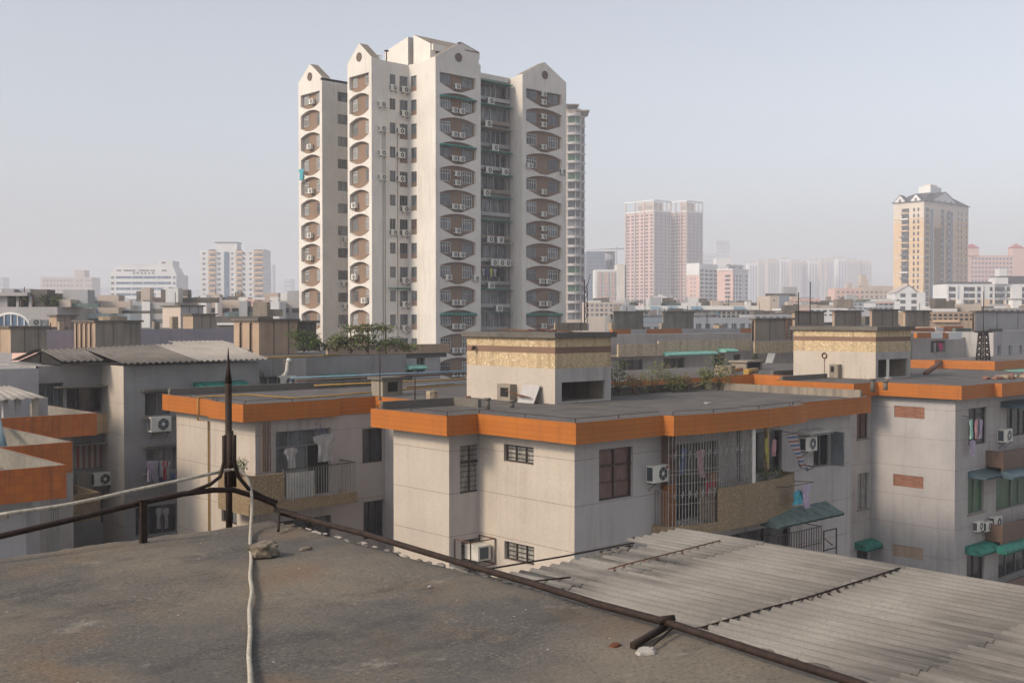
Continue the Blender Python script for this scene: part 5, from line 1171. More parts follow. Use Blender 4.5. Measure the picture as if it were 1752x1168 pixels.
window(R2, 'y', DY-.7, dw[0], dw[1], -4.5, dw[3], 2, 1, 'frame_white', 'glass_grey', rec=.2); b = MB(); b.box(dr[0], dr[1], DY-.4, DY-.35, -4.5, dr[3], 'dark_void'); b.build('door', R2)
b = MB(); b.box(dd[0], dd[1], 55.7, 55.75, dd[2], dd[3], 'glass_grey'); b.build('door', R2); window(R2, 'y', 55.5, *dw2, 2, 1, 'frame_grey', 'glass_dark')
for o in (hole('y', DY+.2, 556, 596, 645, 655), hole('y', DY+.2, 632, 668, 644, 654)): window(R2, 'y', DY+.2, *o, 3, 1, 'frame_grey', 'glass_dark', rec=.15)
awn('y', DY-.7, 417, 443, 634, 'concrete_dark', 'small dark canopy over the doorway of the roof-garden building', out=.6, drop=.3)
awn('y', DY+.2, 545, 607, 640, 'awning_green', 'short green awning on the long grey wall left of centre', out=.7, drop=.25)
awn('y', DY+.2, 625, 673, 641, 'concrete_dark', 'flat grimy grey canopy right of the short green awning', out=.6, drop=.08, curl=False)
awn('y', 55.5, 691, 720, 624, 'awning_mint', 'little mint canopy over the door beyond the flat grey canopy', out=.7, drop=.2)
acp(488, 664, 'y', DY-.72, 'big grey fan unit below the bent flue', s=1.25)
b = MB(); P = [rp(494, 617, DY-.9), rp(492, 622, DY-.9), rp(491, 634, DY-.9), rp(487, 641, DY-.9), rp(482, 643, DY-.8)]; b.tube(P, .11, 'white_metal', 8); b.tube([rp(496, 614, DY-.9), rp(493, 620, DY-.9)], .16, 'frame_white', 8); tag(b.build('flue_pipe', None, P[0]), 'bent silvery flue pipe climbing the wall above the grey fan unit', 'flue')
b = MB(); P = [ony(400, 615, 55), ony(470, 614, 55), ony(560, 612, 55.1)]; b.tube([(28.5, 54.0, -2.13), (xs_, 54.0, -2.12), (xs_+3, 55.1, -2.1)], .05, 'pipe_yellow', 6); b.build('gas_pipe', R2)
zt2 = -2.05
for i, (px, h, w_, n, lb, mt) in enumerate([(520, 1.1, 1.6, 600, 'round dark bush at the left end of the roof garden', ('leaf_dark', 'leaf')), (548, .6, 1.4, 350, 'low bush right of the round dark one in the roof garden', ('leaf', 'leaf_dark')), (575, .85, 1.5, 450, 'spiky green shrub before the second tower stack', ('leaf', 'leaf_dry')),
      (602, .8, 1.5, 420, 'bright leafy shrub in the middle of the roof garden', ('leaf', 'leaf_dry')), (628, 1.15, 1.3, 360, 'small tree under the vine trellis', ('leaf_dark', 'leaf')), (650, .6, 1.2, 260, 'low plant below the vine trellis', ('leaf', 'leaf_dark')), (678, .7, 1.2, 260, 'spiky potted palm at the right of the roof garden', ('leaf', 'leaf_dark')), (700, .45, 1.1, 200, 'low green plant at the right end of the roof garden', ('leaf', 'leaf_dry'))]):
    shrub(px, 602, zt2, h, w_, lb, mt, ls=.17, n=n, seed=30+i, D=58.5, group='plants of the roof garden')
tr = thing('vine_trellis', ond(635, 598, 58.6), 'thin trellis overgrown with vines on the roof garden', 'trellis'); b = MB(); f = MB(); rs = random.Random(9)
for px in (600, 630, 660): p = ond(px, 605, 58.6); b.tube([p, (p[0], p[1], ond(px, 563, 58.6)[2])], .04, 'wood', 5)
P = [ond(px, 562, 58.6) for px in (592, 615, 640, 668)]; b.tube(P, .04, 'wood', 5)
for k in range(9): p = ond(594+9*k, 562+rs.uniform(-2, 3), 58.6); clump(f, p, (.5, .5, .22), 60, .2, ['leaf', 'leaf_dark', 'leaf_dry'], rs)
b.build('post', tr); f.build('foliage', tr)

# ================================================================ MID-GROUND BLOCKS
def solve(pc, D, p0, p2, yt, yb=None):
    """box from the near corner pixel pc at distance D; p0 / p2 = far ends of its left (-X) and right (-Y) faces"""
    c = ond(pc, yt, D); x, y, z = c
    y1 = onx(p0, yt, x)[1] if p0 < pc-.5 else y+3; x1 = ony(p2, yt, y)[0] if p2 > pc+.5 else x+3
    zb = ond(pc, yb, D)[2] if yb else -26
    return x, x1, y, y1, zb, z
BCN = {}
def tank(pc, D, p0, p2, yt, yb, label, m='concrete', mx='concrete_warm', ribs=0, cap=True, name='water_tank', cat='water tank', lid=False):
    x0, x1, y0, y1, zb, z1 = solve(pc, D, p0, p2, yt, yb)
    t = thing(name, ((x0+x1)/2, (y0+y1)/2, zb), label, cat, 'concrete water tanks on the roofs')
    b = MB(); b.face([(x0, y0, zb), (x0, y0, z1), (x0, y1, z1), (x0, y1, zb)], mx); b.box(x0, x1, y0, y1, zb, z1, m, skip='x');  # mx paints the sunlit left face, its light put into a warmer tone
    for k in range(1, 3): x = x0+(x1-x0)*k/2.6; b.box(x-.03, x+.03, y0-.03, y0-.002, zb, z1, 'concrete_dark')
    b.build('tank_wall', t)
    if cap: b = MB(); b.box(x0-.15, x1+.15, y0-.15, y1+.15, z1, z1+.13, 'concrete_dark'); b.build('lid', t)
    for k in range(ribs): y = y0+(y1-y0)*(k+.7)/(ribs+.5); b = MB(); b.tube([(x0-.10, y, zb), (x0-.10, y, z1-.15), (x0-.02, y, z1-.12)], .055, 'rust', 5); b.build('pipe', t)
    if lid: b = MB(); xm, ym = (x0+x1)/2+.4, (y0+y1)/2; b.prism([(xm+1.0*cos(a), ym+.8*sin(a)) for a in lins(0, 2*pi, 12)[:-1]], z1+.13, z1+.4, 'debris_pale'); b.build('mound', t)
    return t
def flat(pc, D, p0, p2, yt, label, m='far_white', mx=None, wy=None, wx=None, yb=None, name='low_building', cat='building', group='low buildings in the middle distance', band=None, gm='glass_city', par=None, parh=.7):
    """block with window grids; wy/wx = (cols, first row z below the top, rows, pitch, w fraction, h)"""
    x0, x1, y0, y1, zb, z1 = solve(pc, D, p0, p2, yt, yb)
    t = thing(name, ((x0+x1)/2, (y0+y1)/2, zb), label, cat, group)
    W = MB(); panes = []
    def grid(u0, u1, g):
        if not g: return []
        n, d0, rows, pitch, fr, h = g; o = []
        if u0 > u1: u0, u1 = u1, u0
        for r in range(rows):
            for k in range(n): a = u0+(u1-u0)*(k+.5)/n; hw = (u1-u0)/n*fr/2; o.append((a-hw, a+hw, z1-d0-pitch*r-h, z1-d0-pitch*r))
        return [q for q in o if q[2] > zb+.2]
    oy, ox = grid(x0, x1, wy), grid(y0, y1, wx)
    wallpanel(W, 'y', y0, x0, x1, zb, z1, oy, m, .25); wallpanel(W, 'x', x0, y0, y1, zb, z1, ox, mx or m, .25)
    W.box(x0, x1, y0, y1, zb, z1, m, skip='xyt'); W.face([(x0, y0, z1), (x1, y0, z1), (x1, y1, z1), (x0, y1, z1)], 'roof_grey')
    W.build('wall', t)
    if par:
        b = MB(); b.box(x0-.12, x1+.12, y0-.12, y0-.004, z1-parh, z1+.15, par); b.box(x0-.12, x0-.004, y0-.004, y1+.12, z1-parh, z1+.15, par); b.build('parapet_band', t)
    for ax, c, ops in (('y', y0, oy), ('x', x0, ox)):
        for i, o in enumerate(ops): panes.append((ax, c, o))
    S_ = MB()
    for i, (ax, c, o) in enumerate(panes):
        b = MB() if i < 95 else S_
        abox(b, ax, c+.18, c+.22, *o, gm); 
        if D < 260:
            for u in lins(o[0], o[1], 2): abox(b, ax, c+.13, c+.178, u-.04, u+.04, o[2], o[3], 'frame_white')
        if i < 95: b.build('window', t)
    if len(panes) > 95: tag(S_.build('window', t), kind='stuff')
    BCN[label] = (x0, x1, y0, y1, z1); rc = random.Random(int(pc*7)); L = x1-x0
    for k in range(max(3, int(L/4))):
        u = x0+L*(k+rc.random())/max(3, int(L/4)); v = y0+.6+rc.uniform(0, 5); b = MB(); kd = rc.random()
        if kd < .45: h = rc.uniform(.3, 1.1); w2 = rc.uniform(.3, 1.2); b.box(u-w2/2, u+w2/2, v, v+w2, z1-.02, z1+h, rc.choice(['concrete', 'concrete_dark', 'pale_wall', 'debris_pale'])); b.build('roof_box', t)
        elif kd < .75: b.tube([(u, v, z1-.02), (u, v, z1+rc.uniform(.6, 2.4))], .05, 'rust', 4); b.build('roof_pole', t)
        else: b.box(u, u+rc.uniform(1.5, 4), v, v+.3, z1-.02, z1+.25, rc.choice(['debris', 'concrete_dark', 'awning_slate', 'far_white'])); b.build('roof_wall', t)
    return t
# left side tanks (nearest first)
tank(163, 76, 127, 241, 551, 600, 'water tank with dark vertical pipes and a tiled mound on its lid', ribs=4, lid=True)
tank(443, 64, 400, 508, 549, 607, 'warm beige water tank behind the sheet roof left of the garden', 'concrete_warm', ribs=2)
tank(509, 67, 508, 541, 552, 600, 'darker tank joined to the right of the beige one', 'concrete_dark')
tank(18, 72, -20, 80, 561, 604, 'wide stained tank cut by the left picture edge', ribs=1)
tank(97, 96, 84, 131, 541, 572, 'small tapering-looking tank with a lit left side behind the wide stained one', ribs=0)
tank(330, 92, 313, 369, 539, 568, 'plain grey tank above the lavender wall')
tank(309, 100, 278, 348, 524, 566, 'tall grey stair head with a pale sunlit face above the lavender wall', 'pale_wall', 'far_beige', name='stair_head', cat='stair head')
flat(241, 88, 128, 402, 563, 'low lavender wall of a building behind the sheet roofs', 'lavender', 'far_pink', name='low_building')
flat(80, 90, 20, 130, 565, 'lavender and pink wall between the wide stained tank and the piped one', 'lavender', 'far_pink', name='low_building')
# cream-banded building behind the centre
CBY = 60.5
cb = thing('cream_banded_building', (62, 64, -26), 'long building with a cream parapet band and mint awnings behind the central stairhead', 'building')
xa_, xm_, xn_, xo_ = ony(1050, 590, CBY)[0], ony(1127, 590, CBY)[0], ony(1285, 590, CBY)[0], ony(1362, 590, CBY)[0]
W = MB(); wo = [hole('y', CBY+.8, 1135, 1172, 612, 632), hole('y', CBY+.8, 1222, 1240, 606, 628), hole('y', CBY+.8, 1255, 1268, 606, 625), hole('y', CBY+.8, 1060, 1100, 615, 634)]
wallpanel(W, 'y', CBY+.8, xa_-3, xo_+6, -26, -1.3, wo, 'shaded_side_wall', .3); W.box(xa_-3, xo_+6, CBY+1.3, 72, -26, -1.5, 'grey_wall', skip='y'); W.build('wall', cb)
for o in wo: window(cb, 'y', CBY+.8, *o, 3, 1, 'frame_grey', 'glass_dark', rec=.15)
def zz(py, px=1200): return ony(px, py, CBY)[2]
b = MB(); b.box(xa_, xm_, CBY-.5, CBY-.35, ony(1090, 609, CBY)[2], ony(1090, 588, CBY)[2], 'cream_band'); b.box(xm_+.003, xn_, CBY, CBY+.15, ony(1200, 602, CBY)[2], ony(1200, 582, CBY)[2], 'cream_band'); b.box(xn_+.003, xo_+6, CBY-.4, CBY-.25, ony(1330, 603, CBY)[2], ony(1330, 584, CBY)[2], 'tan_chips')
b.box(xa_, xm_, CBY-.35, CBY+.79, ony(1090, 609, CBY)[2], ony(1090, 609, CBY)[2]+.15, 'concrete'); b.build('parapet_band', cb)
awning('y', CBY, xm_+.1, ony(1215, 600, CBY)[0], zz(600), 'awning_mint', 'long mint awning under the cream band', out=.9, drop=.25); awning('y', CBY, ony(1228, 600, CBY)[0], ony(1250, 600, CBY)[0], zz(597), 'awning_mint', 'short mint awning right of the long one', out=.9, drop=.25)
q = ony(1310, 622, CBY-1); b = MB(); b.face([ony(1309, 622, CBY-1.4), ony(1321, 622, CBY-1.4), ony(1327, 604, CBY-.5), ony(1314, 604, CBY-.5)], 'tower_white'); b.face([ony(1309, 622, CBY-1.38), ony(1314, 604, CBY-.48), ony(1327, 604, CBY-.48), ony(1321, 622, CBY-1.38)], 'tower_white'); tag(b.build('sun_screen', None, q), 'slanting white sheet hung below the cream band', 'sun screen')
b = MB(); x = ony(1297, 610, CBY-.4)
f = thing('potted_plant', ony(1294, 628, CBY), 'hanging green plant left of the slanting white sheet', 'plant'); rs = random.Random(2); b = MB(); clump(b, ony(1293, 615, CBY), (.35, .3, .55), 160, .2, ['leaf'], rs); b.build('foliage', f)
tank(1292, 78, 1286, 1356, 547, 583, 'streaked cream water tank with an iron ladder above the cream band', 'concrete', ribs=1)
p = ond(1346, 582, 77.5); b = MB()
for dx in (0, .55): b.tube([(p[0]+dx, p[1], p[2]), (p[0]+dx, p[1], p[2]+1.5)], .04, 'rust_red', 4)
for k in range(6): b.tube([(p[0], p[1], p[2]+.2+.24*k), (p[0]+.55, p[1], p[2]+.2+.24*k)], .03, 'rust_red', 4)
tag(b.build('ladder', None, p), 'short rusty ladder fixed to the streaked cream tank', 'ladder')
# striped block with dark tanks
flat(1048, 112, 1046, 1292, 566, 'low block with a red-orange and white band under two dark tanks', 'grey_wall', 'grey_wall', (22, .9, 3, 2.8, .6, 1.1), par='orange_tile')
x0_, x1_, y0_, y1_, z1_ = BCN['low block with a red-orange and white band under two dark tanks']
for a, e in ((1078, 1104), (1165, 1265)):
    xa_, xe_ = ony(a, 566, y0_)[0], ony(e, 566, y0_)[0]; b = MB(); b.box(xa_, xe_, y0_-.16, y0_-.125, z1_-.7, z1_+.15, 'pale_wall'); b.build('white_panel', COL.objects[[o.name for o in COL.objects if o.get('label') == 'low block with a red-orange and white band under two dark tanks'][0]])
tank(1050, 122, 1049, 1101, 534, 566, 'left dark streaked tank on the striped low block', 'stained_wall', 'stained_wall')
tank(1135, 122, 1133, 1187, 534, 566, 'right dark streaked tank on the striped low block', 'stained_wall', 'stained_wall')
flat(1188, 160, 1101, 1292, 543, 'white block with a row of wide windows behind the dark tanks', 'far_white', 'far_white', (7, .9, 3, 2.8, .62, 1.2))
flat(1098, 150, 1090, 1134, 545, 'small white block with a greenish ledge between the two dark tanks', 'far_white', 'far_white', (2, 1.1, 2, 2.8, .7, 1.0), par='mint_wall', parh=.5)
# right row of tanks
for i, (pc, p0, p2, yt, yb, D, lb, m) in enumerate([(1360, 1355, 1410, 534, 560, 100, 'tank at the left end of the row behind the right stairhead', 'concrete'), (1428, 1424, 1474, 533, 560, 96, 'long ribbed tank in the middle of the row behind the right stairhead', 'concrete'),
     (1492, 1488, 1537, 531, 560, 96, 'tank with a dark right half in the row behind the right stairhead', 'concrete'), (1549, 1545, 1591, 533, 559, 94, 'beige tank with a dark side just right of the right stairhead', 'concrete')]): tank(pc, D, p0, p2, yt, yb, lb, m, 'concrete_warm', ribs=0)
flat(1355, 108, 1353, 1540, 556, 'low roof deck carrying the row of tanks behind the right stairhead', 'grey_wall', 'grey_wall', name='low_building')
# far right: big pale tank, striped parapets, mast
tank(1668, 97, 1663, 1762, 534, 566, 'large pale grey tank at the right edge behind the lattice mast', 'pale_wall', 'concrete_warm', ribs=1)
flat(1700, 95, 1598, 1790, 568, 'long grey building with small dark windows at the right edge', 'pale_wall', 'pale_wall', (5, 1.2, 3, 2.8, .35, .8))
X5 = thing('striped_parapet_block', ond(1640, 600, 90), 'roof edge banded orange and white right of the right stairhead', 'building'); b = MB()
yq = ond(1582, 580, 90)[1]
def yb5(a, e, t, bt, m, y=None): y = y or yq; b = MB(); b.box(ony(a, t, y)[0], ony(e, t, y)[0], y, y+.3, ony((a+e)/2, bt, y)[2], ony((a+e)/2, t, y)[2], m); b.build('parapet_band', X5)
yb5(1569, 1593, 569, 578, 'orange_tile'); yb5(1593.2, 1613, 569, 579, 'far_white'); yb5(1613.2, 1623, 569, 579, 'orange_tile'); yb5(1623.2, 1646, 568, 580, 'far_white')
yb5(1560, 1601, 561, 568, 'orange_tile_old', yq+8); yb5(1601.3, 1614, 560, 566, 'far_white', yq+7.9); yb5(1614, 1648, 558, 567, 'orange_tile_old', yq+8)
W = MB(); xw0, xw1 = ony(1561, 590, yq+1)[0], ony(1672, 590, yq+1)[0]; wallpanel(W, 'y', yq+1, xw0, xw1, -26, ony(1620, 578, yq+1)[2], [hole('y', yq+1, 1592, 1618, 583, 602)], 'shaded_side_wall', 1.2); W.box(xw0, xw1, yq+2.3, yq+8, -26, ony(1620, 569, yq+1)[2], 'grey_wall'); W.build('wall', X5)
for px, m, w_ in ((1600, 'cloth_white', .35), (1609, 'cloth_magenta', .75)): q = ony(px, 586, yq+.9); garment(q[0], q[1], q[2], 'x', m, w_, .65 if w_ > .5 else .9, ('white garment' if w_ < .5 else 'bright pink garment')+' hanging in the dark porch right of the right stairhead')
# orange band behind R (right of stairhead 2)
YR = thing('apartment_block', (80, 42, -26), 'next orange-banded block seen past the right stairhead', 'apartment building', 'blocks with orange roof bands')
c = onz(1702, 618, -3.13); yl = onx(1560, 612, c[0])[1]
FY_ = [(c[0]-1.2, yl), (c[0]-1.2, c[1]+4), (c[0], c[1]+4), (c[0], c[1]), (c[0]+14, c[1])]
fascia(YR, FY_, -3.78, -3.13, 'orange_tile'); b = MB(); b.prism(FY_+[(c[0]+14, yl)], -3.77, -3.2, 'roof_grey', sides=False); b.build('roof', YR); b = MB(); b.box(c[0]+.4, c[0]+14, c[1]+.4, yl, -26, -3.78, 'shaded_side_wall'); b.build('wall', YR)
awning('y', c[1], c[0]+1.5, c[0]+9, -3.8, 'awning_mint', 'pale mint canopy under the distant orange band at the right edge', out=.9, drop=.2)
mb_ = onz(1682, 616, -3.2); lm = thing('lattice_mast', mb_, 'dark lattice mast with a ring top and a tall thin rod on the right roofs', 'mast')
b = MB(); hh = 2.35*(-mb_[2]/3.2); w0 = .42; H = ond(1682, 567, (mb_[0]*FX+mb_[1]*FY))[2]-mb_[2]
for k in range(4):
    a = pi/4+k*pi/2; b.tube([(mb_[0]+w0*1.25*cos(a), mb_[1]+w0*1.25*sin(a), mb_[2]), (mb_[0]+w0*.8*cos(a), mb_[1]+w0*.8*sin(a), mb_[2]+H)], .06, 'rust', 5)
    for j in range(5):
        a2 = a+pi/2; z0_, z1_ = mb_[2]+H*j/5, mb_[2]+H*(j+1)/5; r0 = w0*(1.25-.45*j/5); r1 = w0*(1.25-.45*(j+1)/5)
        b.tube([(mb_[0]+r0*cos(a), mb_[1]+r0*sin(a), z0_), (mb_[0]+r1*cos(a2), mb_[1]+r1*sin(a2), z1_)], .035, 'rust', 4); b.tube([(mb_[0]+r0*cos(a2), mb_[1]+r0*sin(a2), z0_), (mb_[0]+r1*cos(a), mb_[1]+r1*sin(a), z1_)], .035, 'rust', 4)
b.build('lattice', lm)
b = MB(); b.tube([(mb_[0]+.62*cos(a), mb_[1]+.62*sin(a), mb_[2]+H) for a in lins(0, 2*pi, 16)], .08, 'rust', 5, caps=False); b.build('ring', lm)
b = MB(); zt_ = ond(1682, 498, (mb_[0]*FX+mb_[1]*FY))[2]; b.tube([(mb_[0], mb_[1], mb_[2]), (mb_[0], mb_[1], zt_)], .05, 'rust', 5, r1=.03); b.build('rod', lm)
for px, yt, yb, D, lb in ((1386, 482, 557, 98, 'tall thin pole rising behind the row of tanks'), (1366, 500, 556, 99, 'shorter faint pole left of the tall thin one'), (1000, 478, 552, 60, 'leaning aerial lattice beside the far tower right of the centre')):
    q = ond(px, yb, D); b = MB(); b.tube([q, (q[0], q[1], ond(px, yt, D)[2])], .05 if D > 90 else .03, 'rust', 5)
    if D == 60:
        for k in range(7): z0_, z1_ = q[2]+.12+.28*k, q[2]+.12+.28*(k+1); b.tube([(q[0]+(.22 if k % 2 else 0), q[1], z0_), (q[0]+(0 if k % 2 else .22), q[1], z1_)], .018, 'rust', 4)
        b.tube([(q[0]+.22, q[1], q[2]), (q[0]+.22, q[1], q[2]+1.9)], .02, 'rust', 4); b.tube([(q[0]+.05, q[1], q[2]+1.6), (q[0]+.45, q[1], q[2]+2.6)], .015, 'rust', 4)
    tag(b.build('pole', None, q), lb, 'pole', 'poles on the roofs')
tank(950, 62, 948, 1005, 552, 566, 'low streaked concrete wall standing behind the central stairhead cap', 'concrete', cap=False, name='roof_wall', cat='wall')
rs = random.Random(77)
SL = ['long thin stick at the left end', 'short stick at the left end', 'reddish board near the left', 'dark stick crossing the reddish board', 'thin stick left of the middle', 'board in the middle', 'reddish stick in the middle', 'small stick right of the middle', 'long board right of the middle', 'short reddish board at the right', 'stick at the right end', 'last thin stick at the far right corner']
for k in range(12):
    q = (29.1+k*.2+rs.uniform(-.1, .1), 29.9+rs.uniform(0, 3.5), -.52) if 0 else (29.6+rs.uniform(0, 1.6), 29.9+rs.uniform(0, 3.5), -.52); a = rs.uniform(0, pi); L = rs.uniform(.3, .7); b = MB(); b.tube([(q[0]-L*cos(a), q[1]-L*sin(a), -.50), (q[0]+L*cos(a), q[1]+L*sin(a), -.44)], .03, rs.choice(['wood', 'rust_red', 'debris']), 4)
    tag(b.build('scrap_wood', None, q), SL[k]+' of the scrap on the central stairhead cap', 'scrap', 'scrap heaped on the central stairhead')
# ================================================================ THE FAR CITY
YAW = math.atan2(FY, FX)-pi/2
class Rot:
    """a building whose front faces the camera side, built in its own axes (x right, -y front, z up from the ground)"""
    def __init__(s, name, px0, px1, D, label, cat='building', dep=14, off=0.0, group='buildings on the hazy skyline'):
        s.D = D; s.k = D/FPX; pc = (px0+px1)/2; c = ond(pc, HY, D); s.pc = pc; s.off = off; s.dep = dep
        s.t = thing(name, (c[0], c[1], -26), label, cat, group, rz=YAW+radians(off)); s.n = {}
    def X(s, px): return (px-s.pc)*s.k
    def Zp(s, py): return (HY-py)*s.k+26
    def wall(s, px0, px1, yt, yb, m, y0=0, dep=None, name='wall', mside=None, top='roof_grey'):
        b = MB(); x0, x1 = s.X(px0), s.X(px1); z0 = 0 if yb is None else s.Zp(yb); d = dep or s.dep
        b.box(x0, x1, y0, y0+d, z0, s.Zp(yt), m, skip='t'+('xX' if mside else ''));
        if mside: b.face([(x0, y0, z0), (x0, y0, s.Zp(yt)), (x0, y0+d, s.Zp(yt)), (x0, y0+d, z0)], mside); b.face([(x1, y0, z0), (x1, y0+d, z0), (x1, y0+d, s.Zp(yt)), (x1, y0, s.Zp(yt))], mside)
        b.face([(x0, y0, s.Zp(yt)), (x1, y0, s.Zp(yt)), (x1, y0+d, s.Zp(yt)), (x0, y0+d, s.Zp(yt))], top); return b.build(name, s.t, local=True)
    def wins(s, cols, rows, h, m='glass_city', y0=0, name='window', proud=.03):
        """cols: list of (px0,px1); rows: list of top y pixels; h in px"""
        L = [(a, e, r) for r in rows for a, e in cols]; st = None
        for i, (a, e, r) in enumerate(L):
            n = s.n.get(name, 0); b = MB() if n < 90 else (st or MB())
            b.box(s.X(a), s.X(e), y0-proud, y0+.3, s.Zp(r+h), s.Zp(r), m)
            if n < 90: b.build(name, s.t, local=True); s.n[name] = n+1
            else: st = b
        if st: tag(st.build(name, s.t, local=True), kind='stuff')
def fr(a, b_, st):
    o = []; x = a
    while x < b_: o.append(x); x += st
    return o
def cols(a, b_, n, f=.5): w_ = (b_-a)/n; return [(a+w_*(k+.5-f/2), a+w_*(k+.5+f/2)) for k in range(n)]
# --- left skyline
F = Rot('hazy_block', 70, 158, 1000, 'faint greyish slab with a short tower, leftmost of the left skyline', dep=20)
F.wall(70, 158, 474, None, 'far_beige'); F.wall(128, 145, 462, 474, 'far_beige', dep=12); F.wins(cols(73, 126, 9, .6)+cols(130, 143, 2)+cols(146, 157, 3), fr(478, 530, 8.5), 4)
F = Rot('white_office_building', 189, 302, 600, 'white building with rows of blue windows and slanting shoulders on the left skyline', dep=22)
F.wall(189, 302, 469, None, 'far_white'); F.wall(200, 296, 456, 469, 'far_white', dep=15); F.wall(202, 268, 452, 456, 'far_white', y0=4, dep=10); F.wall(271, 296, 446, 456, 'far_white', dep=12)
F.wins([(199, 225), (226, 245), (246, 268), (269, 293)], fr(472.5, 512, 9.7), 4.2, 'glass_blue'); F.wins([(190.5, 196), (296.5, 300.5)], fr(472.5, 512, 9.7), 4.5, 'glass_city'); F.wins([(200, 208), (212, 232), (238, 256), (258, 266), (277, 286)], [461.5], 2.6); F.wins([(277, 284), ], [448], 3)
b = MB(); 
for k in range(6):
    px = 228+k*6.6; 
    for q in ((0, 2, 466, 467), (.6, 1.2, 465, 469), (2.2, 2.9, 465.5, 469)): b.box(F.X(px+q[0]), F.X(px+q[1]), -.25, -.05, F.Zp(q[3]), F.Zp(q[2]), 'glass_city')
b.build('sign_characters', F.t, local=True)
for s_, x0_, x1_ in ((1, 189, 200), (-1, 302, 296)):
    b = MB(); b.face([(F.X(x0_), 0, F.Zp(469)), (F.X(x1_), 0, F.Zp(456)), (F.X(x1_), 0, F.Zp(469))], 'far_white'); b.face([(F.X(x0_), 0, F.Zp(469)), (F.X(x1_), 0, F.Zp(456)), (F.X(x1_), 15, F.Zp(456)), (F.X(x0_), 15, F.Zp(469))], 'far_white'); b.build('slanting_shoulder', F.t, local=True)
0 and b.build('slanting_shoulder', F.t, local=True)
F = Rot('tall_apartment_building', 341, 452, 640, 'white block with three peach balcony columns and a dark glass strip, left skyline', dep=18)
F.wall(341, 436, 428.5, None, 'far_white'); F.wall(436, 452, 426, None, 'far_white'); F.wall(369, 406, 415, 428.5, 'far_white', dep=10); F.wall(368, 407, 414, 415.3, 'far_blue', dep=11, y0=-.5)
F.wall(384, 392, 431, None, 'glass_blue', y0=-.4, dep=.38, name='glass_strip')
for a, e in ((357, 370), (404, 415), (434, 451)):
    for r in fr(427, 520, 8.8):
        b = MB(); x0_, x1_ = F.X(a), F.X(e); b.box(x0_, x1_, -1.3, -.004, F.Zp(r+6), F.Zp(r+2.6), 'far_peach'); b.box(x0_+.2, x1_-.2, -.15, -.003, F.Zp(r+2.5), F.Zp(r), 'glass_city'); b.build('balcony', F.t, local=True)
F.wins([(347, 352), (374, 378), (396, 400), (416.5, 420), (427, 431)], fr(432, 520, 8.8), 3.6)
for a, e, t_, D, lb in ((455, 467, 452, 1700, 'very faint tall slab right of the peach balconied block'), (486, 500, 477, 1800, 'very faint low slab left of the white tower'), (-6, 5, 474, 1500, 'faint slab cut by the left picture edge'), (160, 188, 492, 1700, 'very faint low slabs left of the white office building'), (311, 340, 495, 1800, 'faint low slab between the white office building and the balconied block'), (1225, 1249, 412, 2150, 'very faint tall tower behind the pink towers'), (1201, 1225, 434, 2000, 'faint bluish slab beside the pink twin tower'), (1252, 1300, 470, 2200, 'ghostly slab behind the red and white block')):
    F = Rot('hazy_block', a, e, D, lb, dep=20); F.wall(a, e, t_, None, 'far_grey'); F.wins(cols(a+1, e-1, max(2, int((e-a)/5)), .55), fr(t_+4, 535, 7), 3, 'glass_blue')
# --- tower with curved balconies behind the white tower
F = Rot('balcony_tower', 955, 1000, 345, 'slim tower with curved white balconies peeping out right of the white tower', 'tower', dep=12, group=None)
F.wall(955, 994, 188, None, 'far_beige', mside='far_beige'); F.wall(994, 1001, 196, None, 'pale_wall', y0=3, dep=8)
for i, r in enumerate(fr(199, 545, 15.9)):
    b = MB(); x0_, x1_ = F.X(970), F.X(993.5); N = 8; P = [(x0_+(x1_-x0_)*k/N, -1.7*sin(pi*(.12+.76*k/N))) for k in range(N+1)]
    b.prism([(x0_, -.01)]+P+[(x1_, -.01)], F.Zp(r+2), F.Zp(r-2.2), 'pale_wall'); b.build('balcony', F.t, local=True)
    b = MB(); b.box(x0_+.3, x1_-.25, -.12, -.002, F.Zp(r+13), F.Zp(r+2.2), rw.choice(['glass_dark', 'glass_green', 'glass_city'])); b.box(F.X(984), F.X(985), -.18, -.121, F.Zp(r+13), F.Zp(r+2.2), 'frame_white'); b.build('balcony_glazing', F.t, local=True)
    b = MB(); b.box(F.X(995), F.X(1000), 2.9, 2.998, F.Zp(r+12), F.Zp(r+4), 'glass_city'); b.box(F.X(994.5), F.X(1002.5), 1.9, 2.89, F.Zp(r+1), F.Zp(r-.6), 'far_white'); b.build('side_window', F.t, local=True)
b = MB(); b.box(F.X(966), F.X(990), -1.5, 8, F.Zp(182.5), F.Zp(181), 'concrete'); b.box(F.X(984), F.X(1008), -1, 9, F.Zp(192.5), F.Zp(190.5), 'concrete')
for px in (970, 987): b.box(F.X(px), F.X(px+1.2), -1, 1, F.Zp(190), F.Zp(182.5), 'concrete')
b.build('roof_canopy', F.t, local=True)
